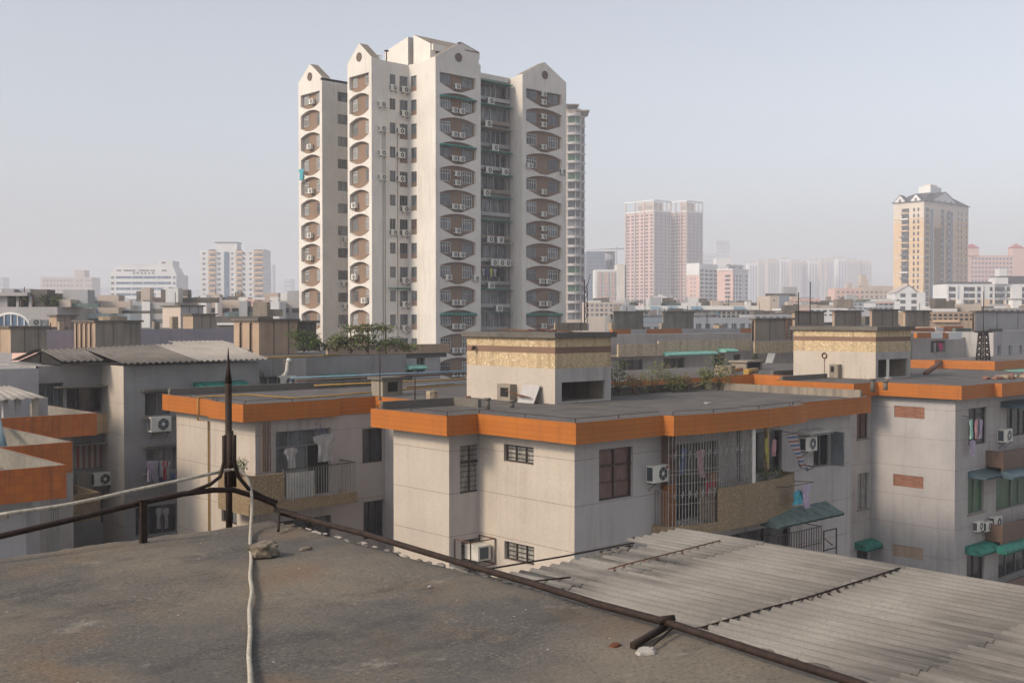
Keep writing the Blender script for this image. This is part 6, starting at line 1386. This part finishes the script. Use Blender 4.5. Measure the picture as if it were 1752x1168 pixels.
# --- between the towers
F = Rot('dark_glass_building', 1003, 1035, 560, 'dark blue-grey slab right of the slim balcony tower', dep=16); F.wall(1003, 1035, 430, None, 'far_blue'); F.wins(cols(1005, 1034, 6, .4), fr(433, 520, 7), 2.5, 'glass_blue')
F = Rot('round_building', 1035, 1054, 575, 'pale rounded tower beside the dark blue-grey slab', dep=10); b = MB(); r_ = F.X(1054)
b.prism([(r_*cos(a), 6+r_*sin(a)) for a in lins(0, 2*pi, 20)[:-1]], 0, F.Zp(430), 'far_grey'); b.build('wall', F.t, local=True); F.wall(1034, 1052, 427, 430, 'far_white', y0=2, dep=6, name='roof'); F.wall(1043, 1048, 444, 456, 'glass_city', y0=-.4, dep=.5, name='window')
F = Rot('striped_building', 1018, 1069, 420, 'white block with vertical brown stripes and a cream stair tower', dep=12); F.wall(1018, 1056, 461, None, 'far_white'); F.wall(1056, 1069, 452, None, 'far_yellow' if 0 else 'tower_white'); F.wall(1069, 1072, 454, None, 'far_grey', y0=1, dep=9)
for a, e in ((1022, 1030), (1032, 1042), (1044, 1053)):
    F.wall(a, e, 465, None, 'far_grey', y0=-.2, dep=.19, name='stripe'); F.wins([(a+1, e-1)], fr(467, 530, 6.5), 3.4, 'far_pink', y0=-.2)
b = MB(); F = Rot('tower_crane', 1005, 1068, 900, 'faint crane jib above the dark blue-grey slab', 'crane'); b.beam((F.X(1003), 0, F.Zp(427)), (F.X(1068), 0, F.Zp(425.5)), 1.0, 'far_grey'); b.build('jib', F.t, local=True); b = MB(); b.beam((F.X(1054), 0, 0), (F.X(1054), 0, F.Zp(422)), 1.4, 'far_grey'); b.build('mast', F.t, local=True)
# --- axis-aligned towers
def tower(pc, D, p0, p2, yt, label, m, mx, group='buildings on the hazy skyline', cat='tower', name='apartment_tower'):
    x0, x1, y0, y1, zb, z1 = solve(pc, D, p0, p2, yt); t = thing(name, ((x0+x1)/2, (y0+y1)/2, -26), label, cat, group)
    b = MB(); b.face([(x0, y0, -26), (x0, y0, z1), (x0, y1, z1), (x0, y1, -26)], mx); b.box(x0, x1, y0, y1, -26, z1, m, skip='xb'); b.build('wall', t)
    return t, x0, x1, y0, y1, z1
def winx(t, ax, c, us, zs, w_, h, m='glass_city', cnt={}, name='window', prd=.05):
    st = None
    for z in zs:
        for u in us:
            k = (t.name, name); n = cnt.get(k, 0); b = MB() if n < 90 else (st or MB()); abox(b, ax, c-prd, c+.2, u-w_/2, u+w_/2, z-h, z, m)
            if n < 90: b.build(name, t); cnt[k] = n+1
            else: st = b
    if st: tag(st.build(name, t), kind='stuff')
def column(t, ax, c, u0, u1, z0, z1, m, out=.5, name='pier'): b = MB(); abox(b, ax, c-out, c-.01, u0, u1, z0, z1, m); b.build(name, t)
def mids(a, e, n): return [a+(e-a)*(k+.5)/n for k in range(n)]
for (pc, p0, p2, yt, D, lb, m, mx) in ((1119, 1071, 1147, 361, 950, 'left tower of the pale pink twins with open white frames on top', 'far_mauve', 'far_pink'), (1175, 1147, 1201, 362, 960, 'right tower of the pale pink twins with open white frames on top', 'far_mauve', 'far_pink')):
    t, x0, x1, y0, y1, z1 = tower(pc, D, p0, p2, yt, lb, m, mx, 'pale pink twin towers'); zs = fr(-10, z1-2, 3.0)
    for k in range(4): u = y0+(y1-y0)*(k)/3; column(t, 'x', x0, u-.55, u+.55, -26, z1+8.5, 'far_beige' if k != 1 else 'far_pink', 1.0)
    for k in range(5): u = x0+(x1-x0)*k/4; column(t, 'y', y0, u-.4, u+.4, -26, z1+8.5, 'far_beige', .8)
    winx(t, 'x', x0, mids(y0, y1, 6), zs[::-1], (y1-y0)/10, 1.6, 'glass_dark'); winx(t, 'y', y0, mids(x0, x1, 8), zs[::-1], (x1-x0)/17, 2.0, 'glass_blue', name='glazing')
    b = MB(); b.box(x0-1.2, x1, y0-1.2, y0-.1, z1+8.5, z1+9.6, 'far_white'); b.box(x0-1.2, x0-.1, y0-.09, y1+.5, z1+8.5, z1+9.6, 'far_white'); b.box(x0-.9, x1, y0-.9, y0-.1, z1-.5, z1+.7, 'far_white'); b.box(x0-.9, x0-.12, y0-.09, y1, z1-.5, z1+.7, 'far_white'); b.box(x0+6, x1-4, y0+5, y1-8, z1, z1+8.5, 'far_beige'); b.build('roof_frame', t)
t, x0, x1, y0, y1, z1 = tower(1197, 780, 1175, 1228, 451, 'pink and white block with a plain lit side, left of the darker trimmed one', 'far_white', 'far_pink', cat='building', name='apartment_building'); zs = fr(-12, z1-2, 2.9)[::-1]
column(t, 'x', x0, y0, y1, z1-8, z1+.5, 'far_white', .3, 'top_band'); winx(t, 'x', x0, [(y0+y1)/2-1.5, (y0+y1)/2+1.5], zs, 1.4, 1.2); winx(t, 'y', y0, mids(x0, x1, 4), zs, (x1-x0)/5.5, 1.6, 'glass_dark', name='balcony')
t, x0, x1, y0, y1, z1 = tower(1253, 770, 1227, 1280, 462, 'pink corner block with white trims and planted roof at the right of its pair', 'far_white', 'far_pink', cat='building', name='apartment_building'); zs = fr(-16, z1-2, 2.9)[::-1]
winx(t, 'x', x0, [y0+(y1-y0)*.3], zs, (y1-y0)*.34, 1.7, 'glass_dark', name='balcony'); winx(t, 'y', y0, mids(x0, x1, 5), zs, (x1-x0)/9, 2.1, 'glass_curtain')
for u in (x0+.6, x0+(x1-x0)*.35, x0+(x1-x0)*.68, x1-.6): column(t, 'y', y0, u-.5, u+.5, -26, z1, 'far_pink' if u < x0+2 else 'far_white', .5)
b = MB(); b.box(x0-.6, x1+.5, y0-.6, y1, z1, z1+1.0, 'far_white'); b.build('cornice', t); b = MB(); rs = random.Random(5)
for k in range(9): clump(b, (x0+(x1-x0)*(k+.5)/9, y0+4, z1+2.4), (1.6, 1.6, 1.6), 40, 1.4, ['leaf_far'], rs)
b.build('roof_planting', t); F = Rot('roof_house', 1224, 1252, 800, 'cream roof house on top of the pink and white blocks', dep=8); F.wall(1224, 1252, 442, 470, 'far_white')
# hazy cluster
rs = random.Random(8)
HZ = [(1281, 1296, 450), (1297, 1312, 447), (1313, 1334, 446), (1335, 1352, 444), (1353, 1372, 447), (1373, 1382, 449), (1383, 1403, 447), (1404, 1412, 446), (1413, 1432, 444), (1433, 1448, 443), (1449, 1470, 446), (1471, 1492, 449)]
HL = ['first from the left', 'second from the left', 'third from the left', 'fourth from the left', 'fifth from the left', 'sixth and narrowest', 'seventh from the left', 'eighth, narrow', 'fourth from the right', 'third from the right', 'second from the right', 'rightmost']
for i, (a, e, t_) in enumerate(HZ):
    F = Rot('hazy_tower', a, e, 1750+rs.uniform(-60, 60), 'ghostly pale slab, %s of the hazy row right of the pink blocks' % HL[i], 'tower', dep=22, group='hazy row of tower slabs'); F.wall(a, e, t_, None, 'far_white' if i % 3 == 0 else 'far_beige'); F.wall(a+2, e-2, t_-4, t_, 'far_beige', y0=5, dep=8, name='roof_house')
    for c in fr(a+2, e-3, 4.6): F.wall(c, c+2.3, t_+4, None, 'far_blue', y0=-.5, dep=.49, name='glass_strip')
# yellow tower
t, x0, x1, y0, y1, z1 = tower(1581, 550, 1529, 1657, 346, 'yellow and white tower with a dark hipped roof on the right', 'far_yellow', 'far_yellow', None); dx, dy = x1-x0, y1-y0
zs = fr(z1-3, -18, 100); zs = [z1-2.5-2.95*k for k in range(27)]
column(t, 'y', y0, x0, x1, z1-7.5, z1+.6, 'far_cream', .06, 'white_band'); column(t, 'x', x0, y0, y1, z1-7.5, z1+.6, 'far_cream', .06, 'white_band')
for k in range(3, 26, 3): column(t, 'x', x0, y0, y1, z1-2.95*k-.3, z1-2.95*k, 'far_white', .1, 'string_course'); column(t, 'y', y0, x0, x1, z1-2.95*k-.3, z1-2.95*k, 'far_white', .1, 'string_course')
winx(t, 'x', x0, [y0+dy*.18, y0+dy*.32], zs, .9, 1.7, 'glass_dark', prd=.12); winx(t, 'x', x0, [y0+dy*.60], zs, dy*.24, 2.0, 'glass_dark', name='balcony_opening', prd=.15)
for z in zs: b = MB(); b.box(x0-1.0, x0-.16, y0+dy*.5, y0+dy*.75, z-2.6, z-1.9, rw.choice(['far_yellow', 'far_white', 'glass_city'])); b.build('balcony', t)
winx(t, 'y', y0, [x0+dx*.07], zs, dx*.07, 2.0, 'glass_dark', name='balcony_opening', prd=.15)
for f0, f1, m in ((.14, .19, 'glass_blue'), (.23, .36, 'tower_tile'), (.405, .435, 'glass_blue'), (.49, .53, 'glass_city'), (.58, .63, 'glass_blue')): column(t, 'y', y0, x0+dx*f0, x0+dx*f1, -26, z1-(3 if m != 'tower_tile' else 12), m, .25, 'vertical_strip')
winx(t, 'y', y0, [x0+dx*.40, x0+dx*.55], zs, dx*.05, 1.8, 'glass_dark', name='balcony_opening', prd=.3)
winx(t, 'y', y0, [x0+dx*.76, x0+dx*.84, x0+dx*.95], zs, .95, 1.7, 'glass_dark', prd=.12)
b = MB(); e = 1.0; a = [(x0-e, y0-e, z1+.7), (x1+e, y0-e, z1+.7), (x1+e, y1+e, z1+.7), (x0-e, y1+e, z1+.7)]; tt = [(x0+dx*.30, y0+dy*.25, z1+6.2), (x0+dx*.62, y0+dy*.25, z1+6.2), (x0+dx*.62, y0+dy*.75, z1+6.2), (x0+dx*.30, y0+dy*.75, z1+6.2)]
for i in range(4): b.face([a[i], a[(i+1) % 4], tt[(i+1) % 4], tt[i]], 'dark_roof')
b.face(tt, 'dark_roof'); b.build('roof', t); b = MB(); b.box(x0+dx*.34, x0+dx*.58, y0+dy*.3, y0+dy*.7, z1+5, z1+9.6, 'far_white'); b.box(x0+dx*.39, x0+dx*.54, y0+dy*.38, y0+dy*.62, z1+9.6, z1+10.8, 'far_cream'); b.build('roof_house', t)
for ax, c, u0, u1 in (('x', x0, y0+dy*.1, y0+dy*.42), ('x', x0, y0+dy*.62, y0+dy*.95), ('y', y0, x0+dx*.18, x0+dx*.72)):
    b = MB(); um = (u0+u1)/2; hgt = 4.3 if ax == 'x' else 6.4
    for d in (-.3, 2.5): b.face([P3(ax, c+d, u, z) for u, z in ((u0, z1+.6), (u1, z1+.6), (u1, z1+1.5), (um, z1+hgt), (u0, z1+1.5))], 'far_white')
    for (ua, za_), (ub, zb_) in (((u0, z1+1.5), (um, z1+hgt)), ((um, z1+hgt), (u1, z1+1.5))): b.face([P3(ax, c-.6, ua, za_+.25), P3(ax, c-.6, ub, zb_+.25), P3(ax, c+4, ub, zb_+.25), P3(ax, c+4, ua, za_+.25)], 'dark_roof')
    for k in range(3 if ax == 'y' else 1): uu = u0+(u1-u0)*(k+1)/(4 if ax == 'y' else 2); abox(b, ax, c-.36, c-.3, uu-.5, uu+.5, z1+.9, z1+2.3, 'glass_dark')
    b.build('gable', t)
F = Rot('gabled_building', 1531, 1583, 450, 'white gabled house front with arched dark windows at the foot of the yellow tower', dep=10); F.wall(1531, 1583, 500, None, 'far_white'); F.wins([(1540, 1549), (1559, 1568)], [502, 513, 524], 6.5, 'glass_dark')
b = MB(); b.face([(F.X(1531), -.1, F.Zp(500)), (F.X(1568), -.1, F.Zp(500)), (F.X(1554), -.1, F.Zp(488)), ][::1], 'far_white'); b.face([(F.X(1529), -.5, F.Zp(501)), (F.X(1554), -.5, F.Zp(487)), (F.X(1554), 9, F.Zp(487)), (F.X(1529), 9, F.Zp(501))], 'far_beige'); b.face([(F.X(1554), -.5, F.Zp(487)), (F.X(1570), -.5, F.Zp(500)), (F.X(1570), 9, F.Zp(500)), (F.X(1554), 9, F.Zp(487))], 'far_beige'); b.build('gable', F.t, local=True)
# right edge complex
F = Rot('yellow_apartment_row', 1619, 1775, 430, 'white and yellow row with white window frames and dark roof at the right edge', dep=14); F.wall(1619, 1775, 486, None, 'far_white'); F.wall(1619, 1775, 512, None, 'far_yellow', y0=-.1, dep=.09, name='yellow_band')
F.wall(1622, 1704, 482, 486, 'dark_roof', y0=2, dep=9, name='roof'); F.wall(1715, 1775, 472, 486, 'dark_roof', y0=2, dep=9, name='roof'); F.wall(1700, 1722, 475, 486, 'far_white', y0=-1.2, dep=6); F.wall(1715, 1728, 459, 472, 'far_white', y0=3, dep=4); F.wall(1728, 1745, 490, 511, 'far_white', y0=-1.6, dep=1.5); 
F.wins([(1623, 1634), (1648, 1657), (1658, 1667), (1672, 1677), (1693, 1697), (1702, 1716), (1722, 1727), (1745, 1752)], fr(491, 540, 11), 6.8, 'glass_dark', y0=-.15); F.wins([(1702, 1716)], [491, 502], 5.5, 'glass_dark', y0=-1.3, name='bay_window')
for c_ in (1620.5, 1636, 1646, 1669, 1680, 1699, 1719, 1741): F.wall(c_, c_+1.6, 487, None, 'far_white', y0=-.5, dep=.34, name='pier')
F = Rot('pink_complex', 1655, 1775, 800, 'hazy pink slab with two small red pyramid roofs behind the yellow row', dep=18); F.wall(1655, 1734, 437, None, 'far_pink'); F.wall(1734, 1775, 440, None, 'far_pink'); F.wins(cols(1660, 1732, 12, .55), fr(441, 480, 7.5), 3.6, 'glass_blue')
for a, e in ((1655, 1674), (1732, 1751)):
    F.wall(a, e, 424, 440, 'far_pink', dep=8, name='turret'); b = MB(); x0_, x1_ = F.X(a-1), F.X(e+1); A = ((x0_+x1_)/2, 4, F.Zp(416)); c4 = [(x0_, -.5, F.Zp(424)), (x1_, -.5, F.Zp(424)), (x1_, 8.5, F.Zp(424)), (x0_, 8.5, F.Zp(424))]
    for i in range(4): b.face([c4[i], c4[(i+1) % 4], A], 'red_roof')
    b.build('pyramid_roof', F.t, local=True)
F = Rot('low_pink_building', 1428, 1530, 620, 'hazy peach low building with a stepped outline left of the yellow tower', dep=14); F.wall(1428, 1475, 493, None, 'far_pink'); F.wall(1475, 1530, 489, None, 'far_beige'); F.wall(1450, 1458, 484, 493, 'far_beige', dep=6); F.wall(1473, 1485, 478, 489, 'far_beige', dep=6); F.wall(1474, 1483, 470, 478, 'far_beige', dep=5, y0=1); F.wins(cols(1430, 1528, 12, .5), [498, 506, 514], 3.6)
# ---- middle distance, centre-right
def row(a, e, yt, D, label, m, nc=0, rows=(), h=3, gm='glass_city', dep=12, name='low_building', extra=(), off=0):
    F = Rot(name, a, e, D, label, dep=dep, group='low buildings in the middle distance', off=off); F.wall(a, e, yt, None, m)
    if nc: F.wins(cols(a+1, e-1, nc, .6), list(rows), h, gm)
    rc = random.Random(int(a*13)); nk = max(1, int((e-a)/9)) if yt > 505 and m != 'far_pink' and e-a > 22 else 0
    for k in range(nk):
        px = a+(e-a)*(k+rc.random())/nk; b = MB(); kd = rc.random(); y_ = rc.uniform(1, 6); x = F.X(px); z = F.Zp(yt)
        if kd < .5: b.box(x, x+rc.uniform(.6, 3), y_, y_+2, z, z+rc.uniform(.4, 2.0), rc.choice(['concrete', 'far_white', 'far_beige', 'concrete_dark', 'far_grey'])); b.build('roof_box', F.t, local=True)
        elif kd < .75: b.tube([(x, y_, z), (x, y_, z+rc.uniform(.8, 2.2))], .045, 'rust', 4); b.build('roof_pole', F.t, local=True)
        else: b.box(x, x+rc.uniform(3, 8), y_, y_+.4, z, z+rc.uniform(.3, .8), rc.choice(['awning_slate', 'concrete_dark', 'far_white', 'far_beige', 'pipe_blue'])); b.build('roof_wall', F.t, local=True)
    for (a_, e_, t_, b_, m_, y_, nm) in extra: F.wall(a_, e_, t_, b_, m_, y0=y_, dep=abs(y_)*.9 if y_ < 0 else 4, name=nm)
    return F
row(1000, 1075, 517, 330, 'beige housing block with a dense window grid below the striped tower', 'far_beige', 9, (520, 528, 536), 4.5, 'glass_city')
row(1108, 1158, 511, 420, 'small white stepped building before the pink twins', 'far_white', 0, extra=((1122, 1142, 507, 511, 'far_white', 1, 'roof_house'), (1130, 1136, 503.5, 507, 'far_white', 2, 'roof_house')))
row(1155, 1330, 521, 380, 'long grey low block behind the tree tops', 'far_grey', 22, (524, 531), 3)
F = row(1068, 1318, 523, 235, 'long white parapet with blue awnings under the tree tops', 'grey_wall', 30, (533, 539), 4, 'glass_dark', extra=((1068, 1318, 523, 530, 'far_white', -.3, 'parapet'),))
for i, (a, e) in enumerate(((1112, 1129), (1142, 1158), (1181, 1199), (1254, 1272))): b = MB(); b.face([(F.X(a), -.4, F.Zp(524)), (F.X(e), -.4, F.Zp(524)), (F.X(e), -1.6, F.Zp(529.5)), (F.X(a), -1.6, F.Zp(529.5))][::-1], 'pipe_blue'); b.face([(F.X(a), -.38, F.Zp(524.4)), (F.X(e), -.38, F.Zp(524.4)), (F.X(e), -1.58, F.Zp(529.9)), (F.X(a), -1.58, F.Zp(529.9))], 'pipe_blue'); b.build('blue_awning', F.t, local=True)
F = row(1317, 1349, 506, 225, 'grey-pink block with a darker right half standing above the tanks', 'far_beige', 0, extra=((1333, 1350, 505, None, 'far_blue', -.2, 'painted_shade_side'),)); F.wins([(1323, 1326)], [512, 529], 4)  # dark blue slab paints the shade on the block's right side
row(1349, 1403, 511, 300, 'peach low building right of the grey-pink block', 'far_pink', 6, (515, 523), 3, extra=((1356, 1366, 504, 511, 'far_beige', 1, 'roof_house'), (1375, 1395, 508, 511, 'far_grey', 1, 'roof_house')))
row(1349, 1440, 527, 190, 'white and brownish roof line above the dark tank row', 'far_white', 8, (530, 537), 3, extra=((1362, 1384, 528, 533, 'far_pink', -.2, 'panel'),))
row(1403, 1450, 517, 280, 'white shed roofs in the middle distance left of the gabled house', 'far_white', 5, (523,), 3)
row(1440, 1530, 515, 300, 'low grey-pink building line left of the gabled house', 'far_grey', 10, (519, 526), 3.2, extra=((1446, 1458, 512, 515, 'far_white', 1, 'roof_house'), (1478, 1498, 519, 526, 'far_white', -.2, 'panel'), (1500, 1528, 516, 519, 'far_pink', -.2, 'panel')))
row(1585, 1668, 533, 150, 'brownish low building line right of the tanks', 'concrete_warm', 9, (537, 544), 4, 'glass_dark', extra=((1596, 1640, 547, 551, 'far_peach', -.3, 'parapet'),))
row(1640, 1790, 527, 220, 'dark cluttered roof line below the yellow row', 'grey_wall', 14, (530, 537), 3.5, 'glass_dark')
row(1046, 1200, 539, 175, 'grey low block behind the dark tanks', 'grey_wall', 12, (542,), 3)
row(1290, 1360, 538, 180, 'cluttered grey low block between the white and streaked tanks', 'far_grey', 6, (541,), 4)
# tree tops
def treeline(name, px0, px1, yt, yb, D, label, n, seed):
    t = thing(name, ond((px0+px1)/2, yb, D), label, 'tree', 'tree tops among the low buildings'); b = MB(); rs = random.Random(seed); w_ = (px1-px0)/FPX*D; h = (yb-yt)/FPX*D
    base = ond((px0+px1)/2, yb, D); tr = MB(); tr.tube([(base[0], base[1], -26), (base[0], base[1], base[2]+h*.3)], .3, 'wood', 6, r1=.12); tr.build('trunk', t)
    for k in range(6): u = rs.uniform(-.42, .42)*w_; c = (base[0]+RX*u, base[1]+RY*u, base[2]+h*rs.uniform(.25, .6)); clump(b, c, (w_*.2, w_*.2, h*.4), n//6, max(.5, h*.13), ['leaf_far', 'leaf_dark'], rs)
    b.build('crown', t); return t
for i, (a, e, yt, D, pl) in enumerate([(1066, 1090, 515, 300, 'first of the row, left of the small white stepped building'), (1112, 1140, 516, 290, 'in front of the small white stepped building'), (1158, 1180, 511, 460, 'at the left foot of the pink and white block'), (1178, 1202, 510, 460, 'below the balconies of the pink and white block'), (1200, 1228, 512, 455, 'between the pink blocks\' feet'), (1172, 1200, 517, 330, 'low over the long white parapet, left'), (1226, 1252, 516, 330, 'below the left edge of the pink corner block'), (1250, 1278, 515, 330, 'below the pink corner block'), (1276, 1304, 516, 330, 'right of the pink corner block\'s foot'), (1300, 1318, 518, 330, 'against the grey-pink block')]):
    treeline('tree', a, e, yt, 526, D, 'dark green tree top, '+pl, 420, i)
# ---- middle distance, left
F = row(-30, 98, 525, 112, 'pale blue-grey block with arched window and vine-covered roof frame at the left edge', 'pale_wall', 0, dep=10)
F.wall(-30, 0, 501, 525, 'pale_wall', y0=1, dep=6); F.wall(-30, 43, 500, 506, 'pale_wall', y0=.5, dep=6, name='roof_beam'); 
for c_ in (0, 20, 42): F.wall(c_, c_+5, 506, 525, 'pale_wall', y0=1, dep=.4, name='post')
F.wall(0, 43, 506, 525, 'glass_dark', y0=4, dep=.3, name='back_wall')
b = MB(); cx_, r_ = F.X(20), F.X(50)-F.X(16); zc = F.Zp(563); N = 16; P = [(cx_+r_*cos(a), -.1, zc+r_*.78*sin(a)) for a in lins(0, pi, N)]; b.face(P, 'glass_blue'); b.tube(P, .14, 'far_white', 5)
for k in range(1, 6): x = cx_-r_+2*r_*k/6; b.box(x-.05, x+.05, -.2, -.12, zc, zc+r_*.78*sqrt(max(0, 1-((x-cx_)/r_)**2)), 'far_white')
b.build('arched_window', F.t, local=True); F.wins([(69, 83)], [547], 15, 'glass_grey')
c_ = ond(58, 552, 110); ac(c_[0], c_[1], c_[2]-.3, 'y', 'small white unit right of the arched window at the left edge', s=1.2)
pg = thing('vine_pergola', ond(68, 525, 113), 'roof pergola overgrown with brownish green vines at the left', 'pergola'); f = MB(); b = MB(); rs = random.Random(44)
for px in (36, 56, 76, 94): p = ond(px, 525, 113); b.tube([p, (p[0], p[1], ond(px, 511, 113)[2])], .1, 'wood', 5)
for k in range(22): p = ond(34+rs.uniform(0, 64), 511+rs.uniform(-2, 2), 113+rs.uniform(0, 2)); clump(f, p, (.5, .5, .28), 40, .3, ['leaf', 'leaf_dry', 'leaf_dark'], rs)
for k in range(5): p = ond(88+rs.uniform(0, 9), 512+k*2.6, 113); clump(f, p, (.35, .3, .3), 40, .28, ['leaf_dark', 'leaf'], rs)
b.build('post', pg); f.build('foliage', pg)
F = row(98, 222, 523, 165, 'pale blue house with a central gable and wide windows', 'mint_wall', 0, dep=10, extra=((98, 162, 527, 530, 'far_white', -.3, 'cornice'), (212, 222, 521, 523, 'mint_wall', 1, 'roof_house')))
b = MB(); P = [(160, 526), (160, 516), (186, 508), (212, 517), (212, 526)]
for d in (-.35, 8): b.face([(F.X(a), d, F.Zp(e)) for a, e in (P if d < 0 else P[::-1])][::-1], 'mint_wall')
for (a, e) in ((P[1], P[2]), (P[2], P[3])): b.face([(F.X(a[0]), -.7, F.Zp(a[1]-.8)), (F.X(e[0]), -.7, F.Zp(e[1]-.8)), (F.X(e[0]), 8, F.Zp(e[1]-.8)), (F.X(a[0]), 8, F.Zp(a[1]-.8))], 'far_white')
b.build('gable', F.t, local=True); F.wins([(164, 186), (189, 210)], [529], 8.5, 'glass_blue'); F.wins([(146, 160), (128, 136), (214, 222)], [530], 6, 'glass_city'); F.wins([(187, 188.5)], [518], 6, 'frame_white', y0=-.4, name='slit')
for c__ in (162, 187.2, 211.5): F.wall(c__-1, c__+1, 521, None, 'far_white', y0=-.6, dep=.5, name='pilaster')
row(140, 178, 536, 120, 'pale blue box on a dark open floor before the gabled house', 'mint_wall', 0, dep=6, extra=((152, 175, 545, 549, 'glass_dark', -.1, 'opening'),))
row(147, 160, 507, 170, 'cream drum-like roof tank left of the pale blue gable', 'tower_white', 0, dep=3, name='roof_house', extra=((145, 162, 506, 508, 'tower_white', -.3, 'rim'),))
row(216, 245, 513, 175, 'peach wall with small windows between the gabled house and the white block', 'far_beige', 2, (528,), 6)
F = row(244, 302, 517, 132, 'white block with a lit left end and small blue-grey windows behind the tanks', 'pale_wall', 0, dep=9, extra=((244, 258, 516, None, 'far_white', -.3, 'painted_lit_end'),)); F.wins([(262, 280), (284, 296)], [528, 546], 7, 'glass_grey')  # whiter slab paints the sunlight on the block's left end
row(267, 296, 501, 150, 'pale stair tower on top of the white block', 'far_white', 0, dep=4, name='roof_house')
F = row(300, 420, 513, 182, 'long beige block with dark strip windows before the left skyline', 'far_beige', 0, dep=10); F.wins([(355, 373), (379, 393), (397, 409), (413, 419)], [527], 8, 'glass_dark')
row(368, 442, 541, 130, 'dark flat canopy with a gap beneath it behind the beige tank', 'concrete_dark', 0, dep=8, extra=((372, 438, 552, 556, 'far_white', -.2, 'wall_strip'),))
row(420, 436, 512, 172, 'peach block end, flat and sunlit', 'far_pink', 0, dep=10)
F = row(436, 460, 514, 176, 'pale recess with small windows right of the peach block end', 'far_beige', 2, (528,), 5)
row(460, 478, 516, 165, 'bright white block end left of the white tower', 'far_white', 0, dep=10)
F = row(478, 524, 514, 170, 'blue-grey wall with dark windows touching the white tower', 'pale_wall', 0, dep=10); F.wins([(485, 494), (500, 516)], [527], 8, 'glass_dark')
for a, e, t_, lb in ((343, 353, 504, 'small bright roof box, leftmost over the long beige block'), (368, 372, 508, 'tiny white roof box right of the leftmost one'), (410, 424, 508, 'small cream roof box above the peach block end'), (462, 476, 508, 'white roof box above the bright white block end'), (480, 494, 502, 'tallest small roof box beside the white tower')): row(a, e, t_, 178, lb, 'far_white', 0, dep=3, name='roof_house')
for px, yt, D, lb in ((300, 500, 130, 'thin aerial over the white block'), (112, 512, 150, 'thin aerial over the pale blue house')): q = ond(px, 523, D); b = MB(); b.tube([q, (q[0], q[1], ond(px, yt, D)[2])], .04, 'rust', 4); tag(b.build('pole', None, q), lb, 'pole', 'poles on the roofs')
# ================================================================ HAZE
hz = MB(); hz.box(-2605, 2605, -2605, 2605, -27, 125, 'pale_city_ground'); ho = hz.build('haze'); ho.data.materials.clear()
m = bpy.data.materials.new('haze_air'); m.use_nodes = True; n = m.node_tree.nodes; l = m.node_tree.links; n.clear()
o_ = n.new('ShaderNodeOutputMaterial'); v = n.new('ShaderNodeVolumePrincipled'); l.new(v.outputs[0], o_.inputs['Volume'])
v.inputs['Color'].default_value = (.87, .89, .965, 1); v.inputs['Density'].default_value = .00066; v.inputs['Anisotropy'].default_value = 0.0
ho.data.materials.append(m); ho['kind'] = 'stuff'

# small red sticker on the near fan unit only (added after the copies were made)
b = MB(); b.box(.22, .38, -.304, -.302, .42, .52, 'cloth_red'); b.build('sticker', AC, local=True)
